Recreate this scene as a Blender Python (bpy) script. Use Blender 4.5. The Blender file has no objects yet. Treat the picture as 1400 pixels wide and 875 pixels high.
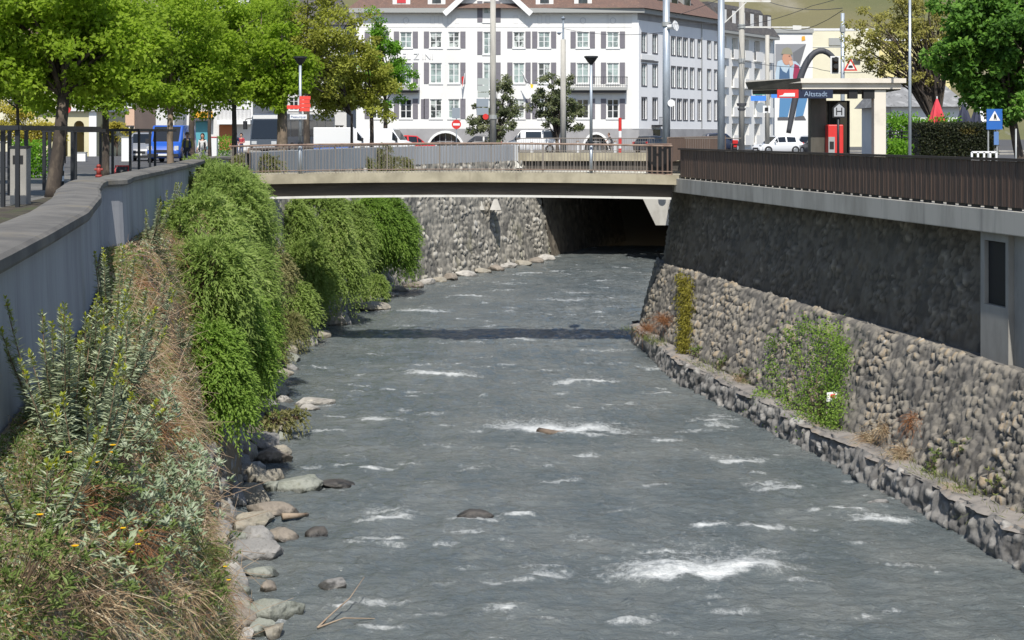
import bpy, bmesh, math, random
import numpy as np
from mathutils import Vector, Matrix
from mathutils.geometry import tessellate_polygon
random.seed(7); RNG = np.random.default_rng(7)
SC = bpy.context.scene
COL = SC.collection
F, CX, HY, EYE = 2200.0, 700.0, 183.0, 1.65      # focal length in photo pixels, principal column, horizon row, eye height
def at(x, y, D):                                  # a photo pixel at depth D -> world point
    return Vector(((x-CX)/F*D, D, EYE-(y-HY)/F*D))
def on_z(x, y, z):                                # a photo pixel on the level z -> world point
    D = (EYE-z)*F/(y-HY); return Vector(((x-CX)/F*D, D, z))
WATER = -6.55

# ------------------------------------------------------------------ numpy noise
def _h(ix, iy, iz, seed):
    n = (ix.astype(np.int64)*374761393 + iy.astype(np.int64)*668265263 + iz.astype(np.int64)*2147483647 + seed*1274126177) & 0xffffffff
    n = ((n ^ (n >> 13))*1274126177) & 0xffffffff
    n = ((n ^ (n >> 16))*2246822519) & 0xffffffff
    n = n ^ (n >> 15)
    return (n & 0xffffff)/float(0xffffff)
def vnoise(p, seed=0):                            # value noise -1..1, p (N,3)
    f = np.floor(p); i = f.astype(np.int64); t = p-f; t = t*t*t*(t*(t*6-15)+10)
    r = 0
    for dx in (0, 1):
        for dy in (0, 1):
            for dz in (0, 1):
                w = (t[:,0] if dx else 1-t[:,0])*(t[:,1] if dy else 1-t[:,1])*(t[:,2] if dz else 1-t[:,2])
                r = r+w*_h(i[:,0]+dx, i[:,1]+dy, i[:,2]+dz, seed)
    return r*2-1
def fbm(p, oct=4, seed=0, gain=.5):
    r = 0; a = 1.; s = 0
    for k in range(oct):
        r = r+a*vnoise(p*(2.03**k)+k*17.3, seed+k); s += a; a *= gain
    return r/s
def cells(u, v, seed=0, jit=.85):                 # 2-D cellular: F1, F2, random id of the nearest cell
    iu = np.floor(u).astype(np.int64); iv = np.floor(v).astype(np.int64)
    f1 = np.full(u.shape, 9.); f2 = np.full(u.shape, 9.); cid = np.zeros(u.shape); ou = np.zeros(u.shape); ov = np.zeros(u.shape)
    z = np.zeros_like(iu)
    for a in (-1, 0, 1):
        for b in (-1, 0, 1):
            cu, cv = iu+a, iv+b
            pu = cu+.5+jit*(_h(cu, cv, z, seed)-.5); pv = cv+.5+jit*(_h(cu, cv, z+1, seed)-.5)
            d = (np.abs(u-pu)**3.2+np.abs(v-pv)**3.2)**(1/3.2); r = _h(cu, cv, z+2, seed)
            near = d < f1
            f2 = np.where(near, f1, np.minimum(f2, d)); cid = np.where(near, r, cid); ou = np.where(near, u-pu, ou); ov = np.where(near, v-pv, ov); f1 = np.where(near, d, f1)
    return f1, f2, cid, ou, ov
def sstep(a, b, x):
    t = np.clip((x-a)/(b-a), 0, 1); return t*t*(3-2*t)

# ------------------------------------------------------------------ objects
def tag(o, label=None, cat=None, group=None, kind=None):
    if label: o['label'] = label
    if cat: o['category'] = cat
    if group: o['group'] = group
    if kind: o['kind'] = kind
    return o
def empty(name, loc=(0,0,0), rz=0, label=None, cat=None, group=None):
    o = bpy.data.objects.new(name, None); COL.objects.link(o)
    o.location = loc; o.rotation_euler = (0, 0, rz); o.empty_display_size = .2
    return tag(o, label, cat, group)
def origin_of(p):
    v = Vector((0, 0, 0))
    while p is not None: v = v+Vector(p.location); p = p.parent
    return v
def link(name, me, m=None, parent=None):
    o = bpy.data.objects.new(name, me); COL.objects.link(o)
    if m is not None:
        for k in (m if isinstance(m, (list, tuple)) else [m]): me.materials.append(k)
    if parent is not None: o.parent = parent
    return o
def children(o): return [c for c in bpy.data.objects if c.parent == o]
def copy_tree(o, loc=None, rz=None, parent=None, label=None, scale=None):
    c = o.copy(); COL.objects.link(c)
    if parent is not None: c.parent = parent
    if loc is not None: c.location = loc
    if rz is not None: c.rotation_euler[2] = rz
    if scale is not None: c.scale = (scale,)*3 if not isinstance(scale, tuple) else scale
    if label: c['label'] = label
    for ch in children(o): copy_tree(ch, parent=c)
    return c
class MB:
    """collects shapes for ONE mesh"""
    def __init__(s): s.v = []; s.f = []; s.m = []; s.mi = 0
    def quad(s, a, b, c, d): s.poly([a, b, c, d])
    def poly(s, pts):
        k = len(s.v); s.v += [tuple(p) for p in pts]; s.f.append(tuple(range(k, k+len(pts)))); s.m.append(s.mi)
    def box(s, x0, x1, y0, y1, z0, z1):
        s.hexa([(x0,y0,z0),(x1,y0,z0),(x1,y1,z0),(x0,y1,z0)], [(x0,y0,z1),(x1,y0,z1),(x1,y1,z1),(x0,y1,z1)])
    def hexa(s, lo, hi):                          # two rings of points bottom and top, joined
        k = len(s.v); n = len(lo); s.v += [tuple(p) for p in lo]+[tuple(p) for p in hi]
        s.f.append(tuple(range(k+n-1, k-1, -1))); s.f.append(tuple(range(k+n, k+2*n)))
        for i in range(n):
            j = (i+1) % n; s.f.append((k+i, k+j, k+n+j, k+n+i))
        s.m += [s.mi]*(n+2)
    def bar(s, a, b, w, h=None, up=(0,0,1)):      # rectangular bar between two points
        h = w if h is None else h; a = Vector(a); b = Vector(b); d = (b-a).normalized(); u = Vector(up)
        if abs(d.dot(u)) > .98: u = Vector((0, 1, 0))
        r = d.cross(u).normalized(); u = r.cross(d)
        c = [(-w/2,-h/2),(w/2,-h/2),(w/2,h/2),(-w/2,h/2)]
        s.hexa([a+r*i+u*j for i, j in c], [b+r*i+u*j for i, j in c])
    def tube(s, pts, r, n=8, cap=True):
        pts = [Vector(p) for p in pts]; rr = r if isinstance(r, (list, tuple)) else [r]*len(pts)
        k0 = len(s.v); u = None
        for i, p in enumerate(pts):
            d = (pts[min(i+1, len(pts)-1)]-pts[max(i-1, 0)]).normalized()
            if u is None:
                u = d.orthogonal().normalized()
            u = (u-d*u.dot(d)).normalized(); w = d.cross(u)
            for j in range(n):
                a = 2*math.pi*j/n; s.v.append(tuple(p+(u*math.cos(a)+w*math.sin(a))*rr[i]))
        for i in range(len(pts)-1):
            for j in range(n):
                a = k0+i*n+j; b = k0+i*n+(j+1) % n; s.f.append((a, b, b+n, a+n)); s.m.append(s.mi)
        if cap:
            s.f.append(tuple(k0+j for j in range(n-1, -1, -1))); s.f.append(tuple(k0+(len(pts)-1)*n+j for j in range(n))); s.m += [s.mi]*2
    def cyl(s, x, y, z0, z1, r0, r1=None, n=12): s.tube([(x, y, z0), (x, y, z1)], [r0, r0 if r1 is None else r1], n)
    def prism(s, outline, a, b, axis):            # outline of 2-D points swept along an axis 'x','y','z'
        def P(p, t): return {'x': (t, p[0], p[1]), 'y': (p[0], t, p[1]), 'z': (p[0], p[1], t)}[axis]
        s.hexa([P(p, a) for p in outline], [P(p, b) for p in outline])
    def build(s, name, m, parent=None, world=False, smooth=False, bevel=0):
        me = bpy.data.meshes.new(name)
        v = s.v
        if world and parent is not None:
            o = origin_of(parent); v = [(p[0]-o.x, p[1]-o.y, p[2]-o.z) for p in v]
        me.from_pydata(v, [], s.f)
        bm = bmesh.new(); bm.from_mesh(me); bmesh.ops.recalc_face_normals(bm, faces=bm.faces); bm.to_mesh(me); bm.free()
        if isinstance(m, (list, tuple)): me.polygons.foreach_set('material_index', s.m)
        if smooth: me.polygons.foreach_set('use_smooth', [True]*len(me.polygons))
        o = link(name, me, m, parent)
        if bevel:
            b = o.modifiers.new('bevel', 'BEVEL'); b.width = bevel; b.segments = 2; b.limit_method = 'ANGLE'; b.angle_limit = .6
        return o
def mesh_np(name, V, Q, m, parent=None, attrs=None, smooth=True, world=True, midx=None):
    V = np.asarray(V, dtype=np.float64); Q = np.asarray(Q, dtype=np.int32); k = Q.shape[1]
    if world and parent is not None:
        o = origin_of(parent); V = V-np.array([o.x, o.y, o.z])
    me = bpy.data.meshes.new(name)
    me.vertices.add(len(V)); me.vertices.foreach_set('co', V.astype(np.float32).ravel())
    me.loops.add(Q.size); me.loops.foreach_set('vertex_index', Q.ravel())
    me.polygons.add(len(Q)); me.polygons.foreach_set('loop_start', np.arange(0, Q.size, k, dtype=np.int32))
    me.polygons.foreach_set('loop_total', np.full(len(Q), k, dtype=np.int32))
    me.polygons.foreach_set('use_smooth', np.full(len(Q), smooth))
    for n, a in (attrs or {}).items():
        at_ = me.attributes.new(n, 'FLOAT', 'POINT'); at_.data.foreach_set('value', np.asarray(a, dtype=np.float32))
    if midx is not None: me.polygons.foreach_set('material_index', np.asarray(midx, dtype=np.int32))
    me.update(calc_edges=True); me.validate()
    return link(name, me, m, parent)
def grid_np(name, P, m, parent=None, attrs=None, smooth=True, flip=False):
    nu, nv = P.shape[:2]; i = np.arange(nu*nv).reshape(nu, nv)
    Q = np.stack([i[:-1,:-1], i[1:,:-1], i[1:,1:], i[:-1,1:]], -1).reshape(-1, 4)
    if flip: Q = Q[:, ::-1]
    return mesh_np(name, P.reshape(-1, 3), Q, m, parent, {k: v.ravel() for k, v in (attrs or {}).items()}, smooth)
def unit(a): return a/np.maximum(np.linalg.norm(a, axis=-1, keepdims=True), 1e-9)
def leaf_quads(P, D, N, L, W, tone, fold=.0):
    """P base, D direction, N face normal hint (N,3); one four-cornered leaf each -> V, Q, tone"""
    D = unit(D); S = unit(np.cross(D, N)); L = np.asarray(L).reshape(-1, 1); W = np.asarray(W).reshape(-1, 1); Nn = np.cross(S, D)
    V = np.stack([P, P+D*L*.45+S*W/2+Nn*fold*W, P+D*L, P+D*L*.45-S*W/2+Nn*fold*W], 1).reshape(-1, 3)
    return V, np.arange(len(P)*4).reshape(-1, 4), np.repeat(tone, 4)
def join_np(parts):
    V, Q, T, k = [], [], [], 0
    for v, q, t in parts: V.append(v); Q.append(q+k); T.append(t); k += len(v)
    return np.concatenate(V), np.concatenate(Q), np.concatenate(T)
def plant_mesh(name, groups, parent=None, loc=None):
    """one plant, one mesh: groups of (V, Q, T, material)"""
    groups = [g for g in groups if g is not None]; V, Q, T = join_np([g[:3] for g in groups])
    mi = np.concatenate([np.full(len(g[1]), i) for i, g in enumerate(groups)])
    o = mesh_np(name, V, Q, [g[3] for g in groups], parent, {'tone': T}, smooth=False, world=False, midx=mi)
    if loc is not None: o.location = loc
    return o
def mb_np(b, m):
    return (np.array(b.v, float), np.array(b.f, int), np.full(len(b.v), .5), m) if b.f else None
def rdir(n): return unit(RNG.normal(size=(n, 3)))
def resample(pts, n):
    p = np.asarray([tuple(q) for q in pts], float); s = np.r_[0, np.cumsum(np.linalg.norm(np.diff(p, axis=0), axis=1))]
    t = np.linspace(0, s[-1], n); return np.stack([np.interp(t, s, p[:,k]) for k in range(p.shape[1])], 1)
def smooth_path(pts, n, it=2):
    p = [tuple(q) for q in pts]
    for _ in range(it):
        q = [p[0]]
        for a, b in zip(p[:-1], p[1:]):
            q.append(tuple(.75*i+.25*j for i, j in zip(a, b))); q.append(tuple(.25*i+.75*j for i, j in zip(a, b)))
        p = q+[p[-1]]
    return resample(p, n)
def left_normals(p):                              # plan normals to the left of a path (N,2)
    t = np.gradient(p, axis=0); t /= np.linalg.norm(t, axis=1, keepdims=True); return np.stack([-t[:,1], t[:,0]], 1)

# ------------------------------------------------------------------ materials
MATS = {}
def _nt(name):
    m = bpy.data.materials.new(name); m.use_nodes = True; nt = m.node_tree; nt.nodes.clear()
    out = nt.nodes.new('ShaderNodeOutputMaterial'); return m, nt, out
def nd(nt, t, **k):
    n = nt.nodes.new(t)
    for a, b in k.items(): setattr(n, a, b)
    return n
def rgb(c): return (c[0], c[1], c[2], 1)
def coord(nt, st, obj=False):
    if obj:
        g = nd(nt, 'ShaderNodeTexCoord').outputs['Object']
    else:
        g = nd(nt, 'ShaderNodeNewGeometry').outputs['Position']
    mp = nd(nt, 'ShaderNodeMapping'); mp.inputs['Scale'].default_value = st
    nt.links.new(g, mp.inputs['Vector']); return mp.outputs['Vector']
def noise_fac(nt, vec, scale, lo=.4, hi=.6, detail=5, rough=.6):
    n = nd(nt, 'ShaderNodeTexNoise'); n.inputs['Scale'].default_value = scale; n.inputs['Detail'].default_value = detail; n.inputs['Roughness'].default_value = rough
    nt.links.new(vec, n.inputs['Vector'])
    r = nd(nt, 'ShaderNodeMapRange'); r.inputs['From Min'].default_value = lo; r.inputs['From Max'].default_value = hi
    nt.links.new(n.outputs['Fac'], r.inputs['Value']); return r.outputs['Result'], n.outputs['Fac']
def mixc(nt, fac, a, b, mode='MIX'):
    n = nd(nt, 'ShaderNodeMix', data_type='RGBA', blend_type=mode)
    for sock, v in (('Factor', fac), ('A', a), ('B', b)):
        i = [q for q in n.inputs if q.name == sock and q.enabled and (q.type == 'RGBA' or sock == 'Factor')][0]
        if isinstance(v, bpy.types.NodeSocket): nt.links.new(v, i)
        elif isinstance(v, (int, float)): i.default_value = v
        else: i.default_value = rgb(v)
    return [q for q in n.outputs if q.enabled][0]
def mat(name, c, r=.7, layers=(), bump=None, metal=0, spec=.5, attr=None, obj=False, coat=0):
    """layers: (colour, scale, stretch, lo, hi[, amount]); attr: (name, [(pos, colour)...]) ramp; bump: (scale, stretch, strength, distance)"""
    if name in MATS: return MATS[name]
    m, nt, out = _nt(name); b = nd(nt, 'ShaderNodeBsdfPrincipled'); nt.links.new(b.outputs[0], out.inputs[0])
    col = c
    if attr:
        a = nd(nt, 'ShaderNodeAttribute', attribute_name=attr[0]); rp = nd(nt, 'ShaderNodeValToRGB'); e = rp.color_ramp.elements
        e[0].position, e[0].color = attr[1][0][0], rgb(attr[1][0][1]); e[1].position, e[1].color = attr[1][-1][0], rgb(attr[1][-1][1])
        for p_, c_ in attr[1][1:-1]: q = e.new(p_); q.color = rgb(c_)
        nt.links.new(a.outputs['Fac'], rp.inputs['Fac']); col = rp.outputs['Color']
    for L in layers:
        f, _ = noise_fac(nt, coord(nt, L[2], obj), L[1], L[3], L[4])
        if len(L) > 5:
            mm = nd(nt, 'ShaderNodeMath', operation='MULTIPLY'); mm.inputs[1].default_value = L[5]; nt.links.new(f, mm.inputs[0]); f = mm.outputs[0]
        col = mixc(nt, f, col, L[0])
    if isinstance(col, bpy.types.NodeSocket): nt.links.new(col, b.inputs['Base Color'])
    else: b.inputs['Base Color'].default_value = rgb(col)
    b.inputs['Roughness'].default_value = r; b.inputs['Metallic'].default_value = metal
    b.inputs['Specular IOR Level'].default_value = spec; b.inputs['Coat Weight'].default_value = coat
    if bump:
        _, h = noise_fac(nt, coord(nt, bump[1], obj), bump[0], detail=8, rough=.65)
        bp = nd(nt, 'ShaderNodeBump'); bp.inputs['Strength'].default_value = bump[2]; bp.inputs['Distance'].default_value = bump[3]
        nt.links.new(h, bp.inputs['Height']); nt.links.new(bp.outputs[0], b.inputs['Normal'])
    MATS[name] = m; return m
def leafmat(name, stops, transl=.35, rough=.55):
    if name in MATS: return MATS[name]
    m, nt, out = _nt(name)
    a = nd(nt, 'ShaderNodeAttribute', attribute_name='tone'); rp = nd(nt, 'ShaderNodeValToRGB'); e = rp.color_ramp.elements
    e[0].position, e[0].color = stops[0][0], rgb(stops[0][1]); e[1].position, e[1].color = stops[-1][0], rgb(stops[-1][1])
    for p_, c_ in stops[1:-1]: q = e.new(p_); q.color = rgb(c_)
    nt.links.new(a.outputs['Fac'], rp.inputs['Fac'])
    b = nd(nt, 'ShaderNodeBsdfPrincipled'); b.inputs['Roughness'].default_value = rough; b.inputs['Specular IOR Level'].default_value = .25
    t = nd(nt, 'ShaderNodeBsdfTranslucent'); mx = nd(nt, 'ShaderNodeMixShader'); mx.inputs[0].default_value = transl
    nt.links.new(rp.outputs[0], b.inputs['Base Color']); nt.links.new(rp.outputs[0], t.inputs['Color'])
    nt.links.new(b.outputs[0], mx.inputs[1]); nt.links.new(t.outputs[0], mx.inputs[2]); nt.links.new(mx.outputs[0], out.inputs[0])
    MATS[name] = m; return m
def text_mesh(name, s, size, m, parent, loc, rot=(math.pi/2,0,0), depth=.004, align='CENTER', sx=1., shear=0):
    cu = bpy.data.curves.new(name, 'FONT'); cu.body = s; cu.size = size; cu.extrude = depth; cu.align_x = align; cu.align_y = 'CENTER'; cu.shear = shear
    ob = bpy.data.objects.new(name+'_curve', cu); COL.objects.link(ob)
    dg = bpy.context.evaluated_depsgraph_get(); me = bpy.data.meshes.new_from_object(ob.evaluated_get(dg))
    bpy.data.objects.remove(ob); bpy.data.curves.remove(cu)
    me.materials.clear(); o = link(name, me, m, parent); o.location = loc; o.rotation_euler = rot; o.scale = (sx, 1, 1)
    return o
S0 = (1, 1, 1)
def palette():
    g = globals()
    g['m_asphalt'] = mat('asphalt', (.075,.075,.08), .9, [((.11,.108,.105), .6, S0, .4, .7), ((.05,.05,.052), 3., S0, .55, .7, .6)], (60., S0, .3, .01))
    g['m_paving'] = mat('plaza_paving', (.17,.165,.155), .85, [((.11,.107,.10), .5, S0, .4, .65)], (40., S0, .25, .01))
    g['m_render'] = mat('streaked_render', (.36,.365,.375), .9, [((.25,.25,.265), 1.3, (1.2,1.2,.22), .40, .64, .8), ((.42,.42,.43), 5., (2,2,.15), .52, .74, .4), ((.15,.15,.15), 9., (2,2,.08), .6, .7, .45), ((.14,.14,.14), 1.1, (1,1,.35), .6, .8, .5)], (30., (1,1,.3), .25, .01))
    g['m_coping'] = mat('weathered_coping', (.165,.155,.138), .9, [((.095,.09,.083), 1.3, S0, .42, .65), ((.23,.185,.105), .7, S0, .56, .7, .6), ((.09,.09,.085), 14., S0, .58, .7, .5)], (45., S0, .35, .012))
    g['m_concrete'] = mat('pale_concrete', (.42,.405,.365), .85, [((.29,.275,.24), 1.4, (1,1,.5), .45, .7, .8), ((.2,.18,.15), 2.2, (1.8,1.8,.12), .6, .75, .55)], (30., S0, .2, .008))
    g['m_beige_concrete'] = mat('lichen_concrete', (.42,.375,.27), .88, [((.27,.24,.17), 1.0, S0, .42, .62, .85), ((.22,.17,.13), 1.9, (1.5,1.5,.1), .6, .72, .7)], (30., S0, .2, .008))
    g['m_grey_concrete'] = mat('grey_concrete', (.33,.315,.28), .88, [((.20,.19,.17), 1.2, (1,1,.4), .42, .66, .8), ((.23,.13,.08), .8, (2.4,2.4,.1), .66, .74, .6)], (30., S0, .2, .008))
    g['m_girder'] = mat('dark_girder', (.055,.047,.038), .75, [((.11,.09,.07), 2., (.3,.3,2.5), .45, .7, .7)], (20., (.3,.3,3), .15, .01))
    g['m_white_steel'] = mat('white_painted_flange', (.66,.65,.60), .6, [((.42,.38,.3), 2.2, (1,1,.3), .52, .72, .7)])
    g['m_corten'] = mat('brown_slats', (.125,.082,.062), .6, [((.075,.056,.048), 2.3, (3,3,.25), .42, .62), ((.2,.115,.07), 3.5, (3,3,.2), .6, .78, .6)], None, .0, .4)
    g['m_corten_dark'] = mat('dark_brown_rail', (.05,.038,.033), .55)
    g['m_rail'] = mat('rail_paint', (.30,.22,.17), .55, [((.2,.13,.1), 3., S0, .45, .65)], None, .3)
    g['m_baluster'] = mat('baluster_steel', (.24,.21,.18), .55, (), None, .3)
    g['m_galv'] = mat('galvanised_steel', (.48,.53,.58), .45, [((.34,.38,.42), 2., (1,1,.3), .4, .65)], None, .45)
    g['m_pole_concrete'] = mat('pole_concrete', (.46,.44,.39), .85, [((.34,.325,.29), 3., (1,1,.2), .4, .65)])
    g['m_dark_steel'] = mat('dark_steel', (.022,.024,.028), .5, (), None, .2)
    g['m_black'] = mat('matt_black', (.012,.012,.013), .6)
    g['m_white'] = mat('white_paint', (.78,.78,.77), .5)
    g['m_white_wall'] = mat('white_facade', (.78,.77,.745), .9, [((.69,.68,.655), .35, (1,1,.3), .42, .66, .75), ((.62,.61,.59), 1.1, (1.5,1.5,.12), .6, .74, .5)], (50., S0, .1, .004))
    g['m_plinth'] = mat('grey_plinth', (.34,.335,.34), .9, [((.27,.265,.27), .8, S0, .4, .7)])
    g['m_shutter'] = mat('grey_shutter', (.165,.155,.175), .65, [((.2,.19,.21), 18., (.2,.2,4), .5, .6, .7)])
    g['m_glass_dark'] = mat('window_dark', (.022,.026,.03), .08, [((.09,.1,.105), .55, S0, .5, .6, .8)], None, 0, .7)
    g['m_glass_pale'] = mat('window_curtained', (.32,.40,.385), .12, [((.16,.2,.2), .9, S0, .45, .55), ((.5,.56,.54), 2.6, S0, .55, .7, .6)], None, 0, .7)
    g['m_glass_red'] = mat('red_blind_window', (.55,.05,.06), .2)
    g['m_carglass'] = mat('car_glass', (.012,.015,.018), .05, (), None, 0, .8)
    g['m_tiles'] = mat('clay_tiles', (.165,.10,.078), .85, [((.13,.085,.07), 2.5, S0, .4, .62), ((.27,.18,.13), 6., S0, .58, .68, .8), ((.40,.34,.28), 13., S0, .66, .7, .7)], (14., (1,.4,1), .5, .03))
    g['m_slate'] = mat('dark_roof', (.075,.07,.07), .8, [((.12,.11,.1), 3., S0, .45, .65)])
    g['m_sage_zinc'] = mat('zinc', (.38,.39,.38), .5, (), None, .3)
    g['m_bark'] = mat('bark', (.06,.046,.036), .9, [((.14,.11,.08), 3.5, (1,1,.6), .5, .62, .8), ((.04,.032,.026), 6., (1,1,.3), .5, .65)], (20., (1,1,.3), .6, .03))
    g['m_bark_pale'] = mat('pale_bark', (.2,.15,.105), .9, [((.11,.085,.06), 4., (1,1,.5), .48, .62)], (20., (1,1,.3), .6, .03))
    g['m_tyre'] = mat('tyre', (.018,.018,.019), .85)
    g['m_rim'] = mat('rim', (.45,.46,.47), .35, (), None, .7)
    g['m_chrome_lamp'] = mat('headlight_glass', (.6,.62,.63), .1, (), None, .2)
    g['m_taillight'] = mat('tail_light', (.5,.02,.02), .25)
    g['m_red'] = mat('red_paint', (.62,.035,.03), .4)
    g['m_blue'] = mat('blue_sign', (.02,.12,.42), .4)
    g['m_skin'] = mat('skin', (.48,.29,.21), .6)
# ================================================================== the setting
def struct(o): o['kind'] = 'structure'; return o
palette()
# --- plan of both banks -------------------------------------------------------
LW = [(-.8,-5),(-2.2,3),(-2.9,7),(-3.56,11.2),(-3.97,13.65),(-4.65,17.5),(-5.65,22),(-6.5,25.2),(-7.2,28.2),(-7.42,29.4),(-7.2,29.95),(-7.3,30.6),(-7.6,32.2),(-8.24,38.2),(-9.3,47),(-10.3,54.5),(-10.75,57.2),(-10.6,59.2),(-10.45,59.6)]
LWATER = [(1.5,-5),(.6,5),(-1.4,15),(-3.15,22),(-4.2,26.3),(-5.1,29.2),(-5.45,33),(-5.75,37.8),(-7.2,47.8),(-8.2,60.7),(-8.3,70.2),(-7.2,79.5),(-5.6,88),(-2.56,94),(0,100.8),(2.43,106.7),(6,118),(11,132)]
def lw_x(y): return np.interp(y, [p[1] for p in LW], [p[0] for p in LW])
def lwater_x(y): return np.interp(y, [p[1] for p in LWATER], [p[0] for p in LWATER])
RAILX = lambda y: 6.1+(59.6-y)*.181
NOSE = 62.6
RPTS = [(RAILX(-8),-8),(RAILX(NOSE),NOSE)]+smooth_path([(RAILX(NOSE),NOSE),(5.45,63.5),(5.8,65.0),(7.2,66.6),(9.6,68),(12,71),(13,80),(13,104.9)], 30, 3)[1:].tolist()
def rpath(ys_fine):
    """points along the right-hand rail line: the straight reach at the given Y, then the nose"""
    return np.array([(RAILX(y), y) for y in ys_fine]+[tuple(p) for p in RPTS[2:]])
# --- ground: one sheet with the river channel cut out -------------------------
left_edge = [(x-.5, y) for x, y in LW]+[(-10.6,62.2)]
ltop = smooth_path([(-10.2,62.4),(-9.3,70.2),(-8.1,80),(-6.5,88.6),(-3.4,95),(-.7,101.8),(.3,104.4)], 40)
outline = [(-900,-40),(-900,2600),(900,2600),(900,-40),(RAILX(-40)+.4,-40)]+[(p[0]+.45, p[1]) for p in RPTS]+[(13,105.3),(.2,105.3)]+[(p[0]-.4, p[1]) for p in ltop[::-1]]+left_edge[::-1]+[(-1.5,-40)]
tri = tessellate_polygon([[Vector((x, y, 0)) for x, y in outline]])
me = bpy.data.meshes.new('ground'); me.from_pydata([(x, y, -.004) for x, y in outline], [], [t[::-1] for t in tri])
bm = bmesh.new(); bm.from_mesh(me); bmesh.ops.recalc_face_normals(bm, faces=bm.faces)
if bm.faces[0].normal.z < 0: bmesh.ops.reverse_faces(bm, faces=bm.faces)
bm.to_mesh(me); bm.free(); struct(link('ground', me, m_asphalt))
b = MB(); b.poly([(-60,20,.004),(-8.6,31,.004),(-11.4,57,.004),(-11.6,66,.004),(-60,78,.004)]); struct(b.build('plaza', m_paving))
m_dark_ground = mat('dark_ground', (.05,.04,.03), .95, [((.09,.075,.05), 2., S0, .45, .65), ((.06,.075,.025), 1.2, S0, .5, .65)], (20., S0, .6, .03))
b = MB(); yb = np.linspace(8, 44, 20); b.poly([(lw_x(y)-.62, y, .008) for y in yb]+[(lw_x(y)-3.4, y, .008) for y in yb[::-1]]); struct(b.build('dark_ground_strip', m_dark_ground))  # strip added to put the darkness behind the parapet into the ground colour
b = MB(); q = [(RAILX(y)+.5, y) for y in (-8, 20, 40, 59)]
b.hexa([(x, y, -.002) for x, y in q]+[(14,62,-.002),(24,62,-.002),(34,-8,-.002)], [(x, y, .02) for x, y in q]+[(14,62,.02),(24,62,.02),(34,-8,.02)]); struct(b.build('walkway', m_paving))
b = MB(); b.box(-40, 60, 128, 128.3, 0, .13); b.box(-40, 60, 147.2, 149.2, 0, .13); struct(b.build('kerb', m_grey_concrete))
# --- hill behind the town -----------------------------------------------------
m_hill = mat('hill', (.155,.14,.07), .95, [((.10,.11,.045), .012, S0, .45, .62), ((.235,.215,.16), .02, (1.3,.7,2.2), .54, .66), ((.24,.235,.24), .035, (1.6,.5,2.8), .63, .72, .8)], (.06, S0, .5, 4.))
n = 140; u = np.linspace(-1500, 1500, n); w = np.linspace(0, 1, 90)
U, Wd = np.meshgrid(u, w, indexing='ij'); Yh = 460+Wd*1500
Pn = np.stack([U*.004, Yh*.004, U*0], -1).reshape(-1, 3)
Zh = (Wd**.95*520+fbm(Pn*1.4, 5, 3).reshape(U.shape)*70*np.minimum(Wd*5, 1)+fbm(Pn*np.array([7, 1.2, 1]), 3, 9).reshape(U.shape)*22*np.minimum(Wd*4, 1))-1.5
struct(grid_np('hill', np.stack([U, Yh, Zh], -1), m_hill, flip=False))

# --- the river ---------------------------------------------------------------
FOAM = [(640,407,52,.8),(575,427,70,.9),(722,375,36,.9),(832,385,40,.8),(770,411,70,.7),(700,388,50,.5),(605,516,90,1.),(560,511,40,.6),(802,526,84,1.),(790,400,50,.5),
 (765,593,165,1.15),(522,578,62,.8),(972,578,56,.85),(905,538,30,.8),(985,572,40,.5),(912,607,50,.7),(1010,634,62,.9),(1068,672,70,.8),(1045,665,60,.6),(527,711,72,1.),(530,700,66,.6),
 (520,740,62,.8),(711,707,42,1.),(648,712,70,.7),(640,728,60,.6),(972,722,50,1.),(1043,724,58,1.),(690,834,34,.9),(690,740,24,.7),(965,792,215,1.15),(1035,787,90,1.05),(900,778,110,.9),(750,789,60,.8),(745,775,70,.5),
 (1207,716,78,.9),(1160,700,48,.9),(1115,702,20,.7),(505,642,26,1.),(555,635,40,.4),(712,466,50,.8),(640,469,40,.6),(780,468,44,.6),(826,481,26,.8),(860,480,30,.5),(600,470,50,.4),
 (985,626,50,.4),(745,637,26,.6),(765,660,60,.6),(900,668,40,.6),(470,826,40,.8),(520,862,60,.7),(585,840,50,.5),(425,640,40,.5),(440,557,50,.5),(1240,775,60,.5),(1170,745,50,.4),
 (770,375,30,.6),(810,372,40,.6),(850,367,30,.6),(690,398,40,.5),(560,445,50,.4),(520,460,40,.4),(660,490,40,.4),(900,560,40,.4),(835,560,30,.4),(700,575,36,.4),(600,610,50,.4),(650,640,44,.4),(850,700,50,.35),(800,740,60,.35),(1000,840,70,.5),(1100,800,60,.4),(880,850,60,.4),(760,850,60,.35),(605,800,50,.35)]
rows = [16.]
while rows[-1] < 118: rows.append(rows[-1]+max(.05, rows[-1]*.0026))
rows = np.array(rows); nx = 300
def redge_x(y):
    return np.interp(y, [-8, 60.4, 64, 66.5, 69, 72, 80, 130], [RAILX(-8)-1.0, RAILX(60.4)-.7, 5.1, 6.4, 9, 11, 12, 14])
XA = lwater_x(rows)-1.3; XB = redge_x(rows)
T = np.linspace(0, 1, nx); Xw = XA[:,None]+(XB-XA)[:,None]*T[None,:]; Yw = np.repeat(rows[:,None], nx, 1)
p2 = np.stack([Xw, Yw, Xw*0], -1).reshape(-1, 3)
H = .07*fbm(p2*np.array([.5,.42,1]), 3, 21)+.034*fbm(p2*np.array([1.3,1.35,1]), 3, 31)+.02*fbm(p2*np.array([3.6,4.2,1]), 3, 41)
rg = 1-np.abs(fbm(p2*np.array([1.1,1.9,1])+4.2, 3, 51)); H = H+.07*(rg**4-.4)
FO = np.zeros(len(p2)); x_, y_ = p2[:,0], p2[:,1]
wob = fbm(p2*np.array([1.3,.2,1]), 3, 61)
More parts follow.
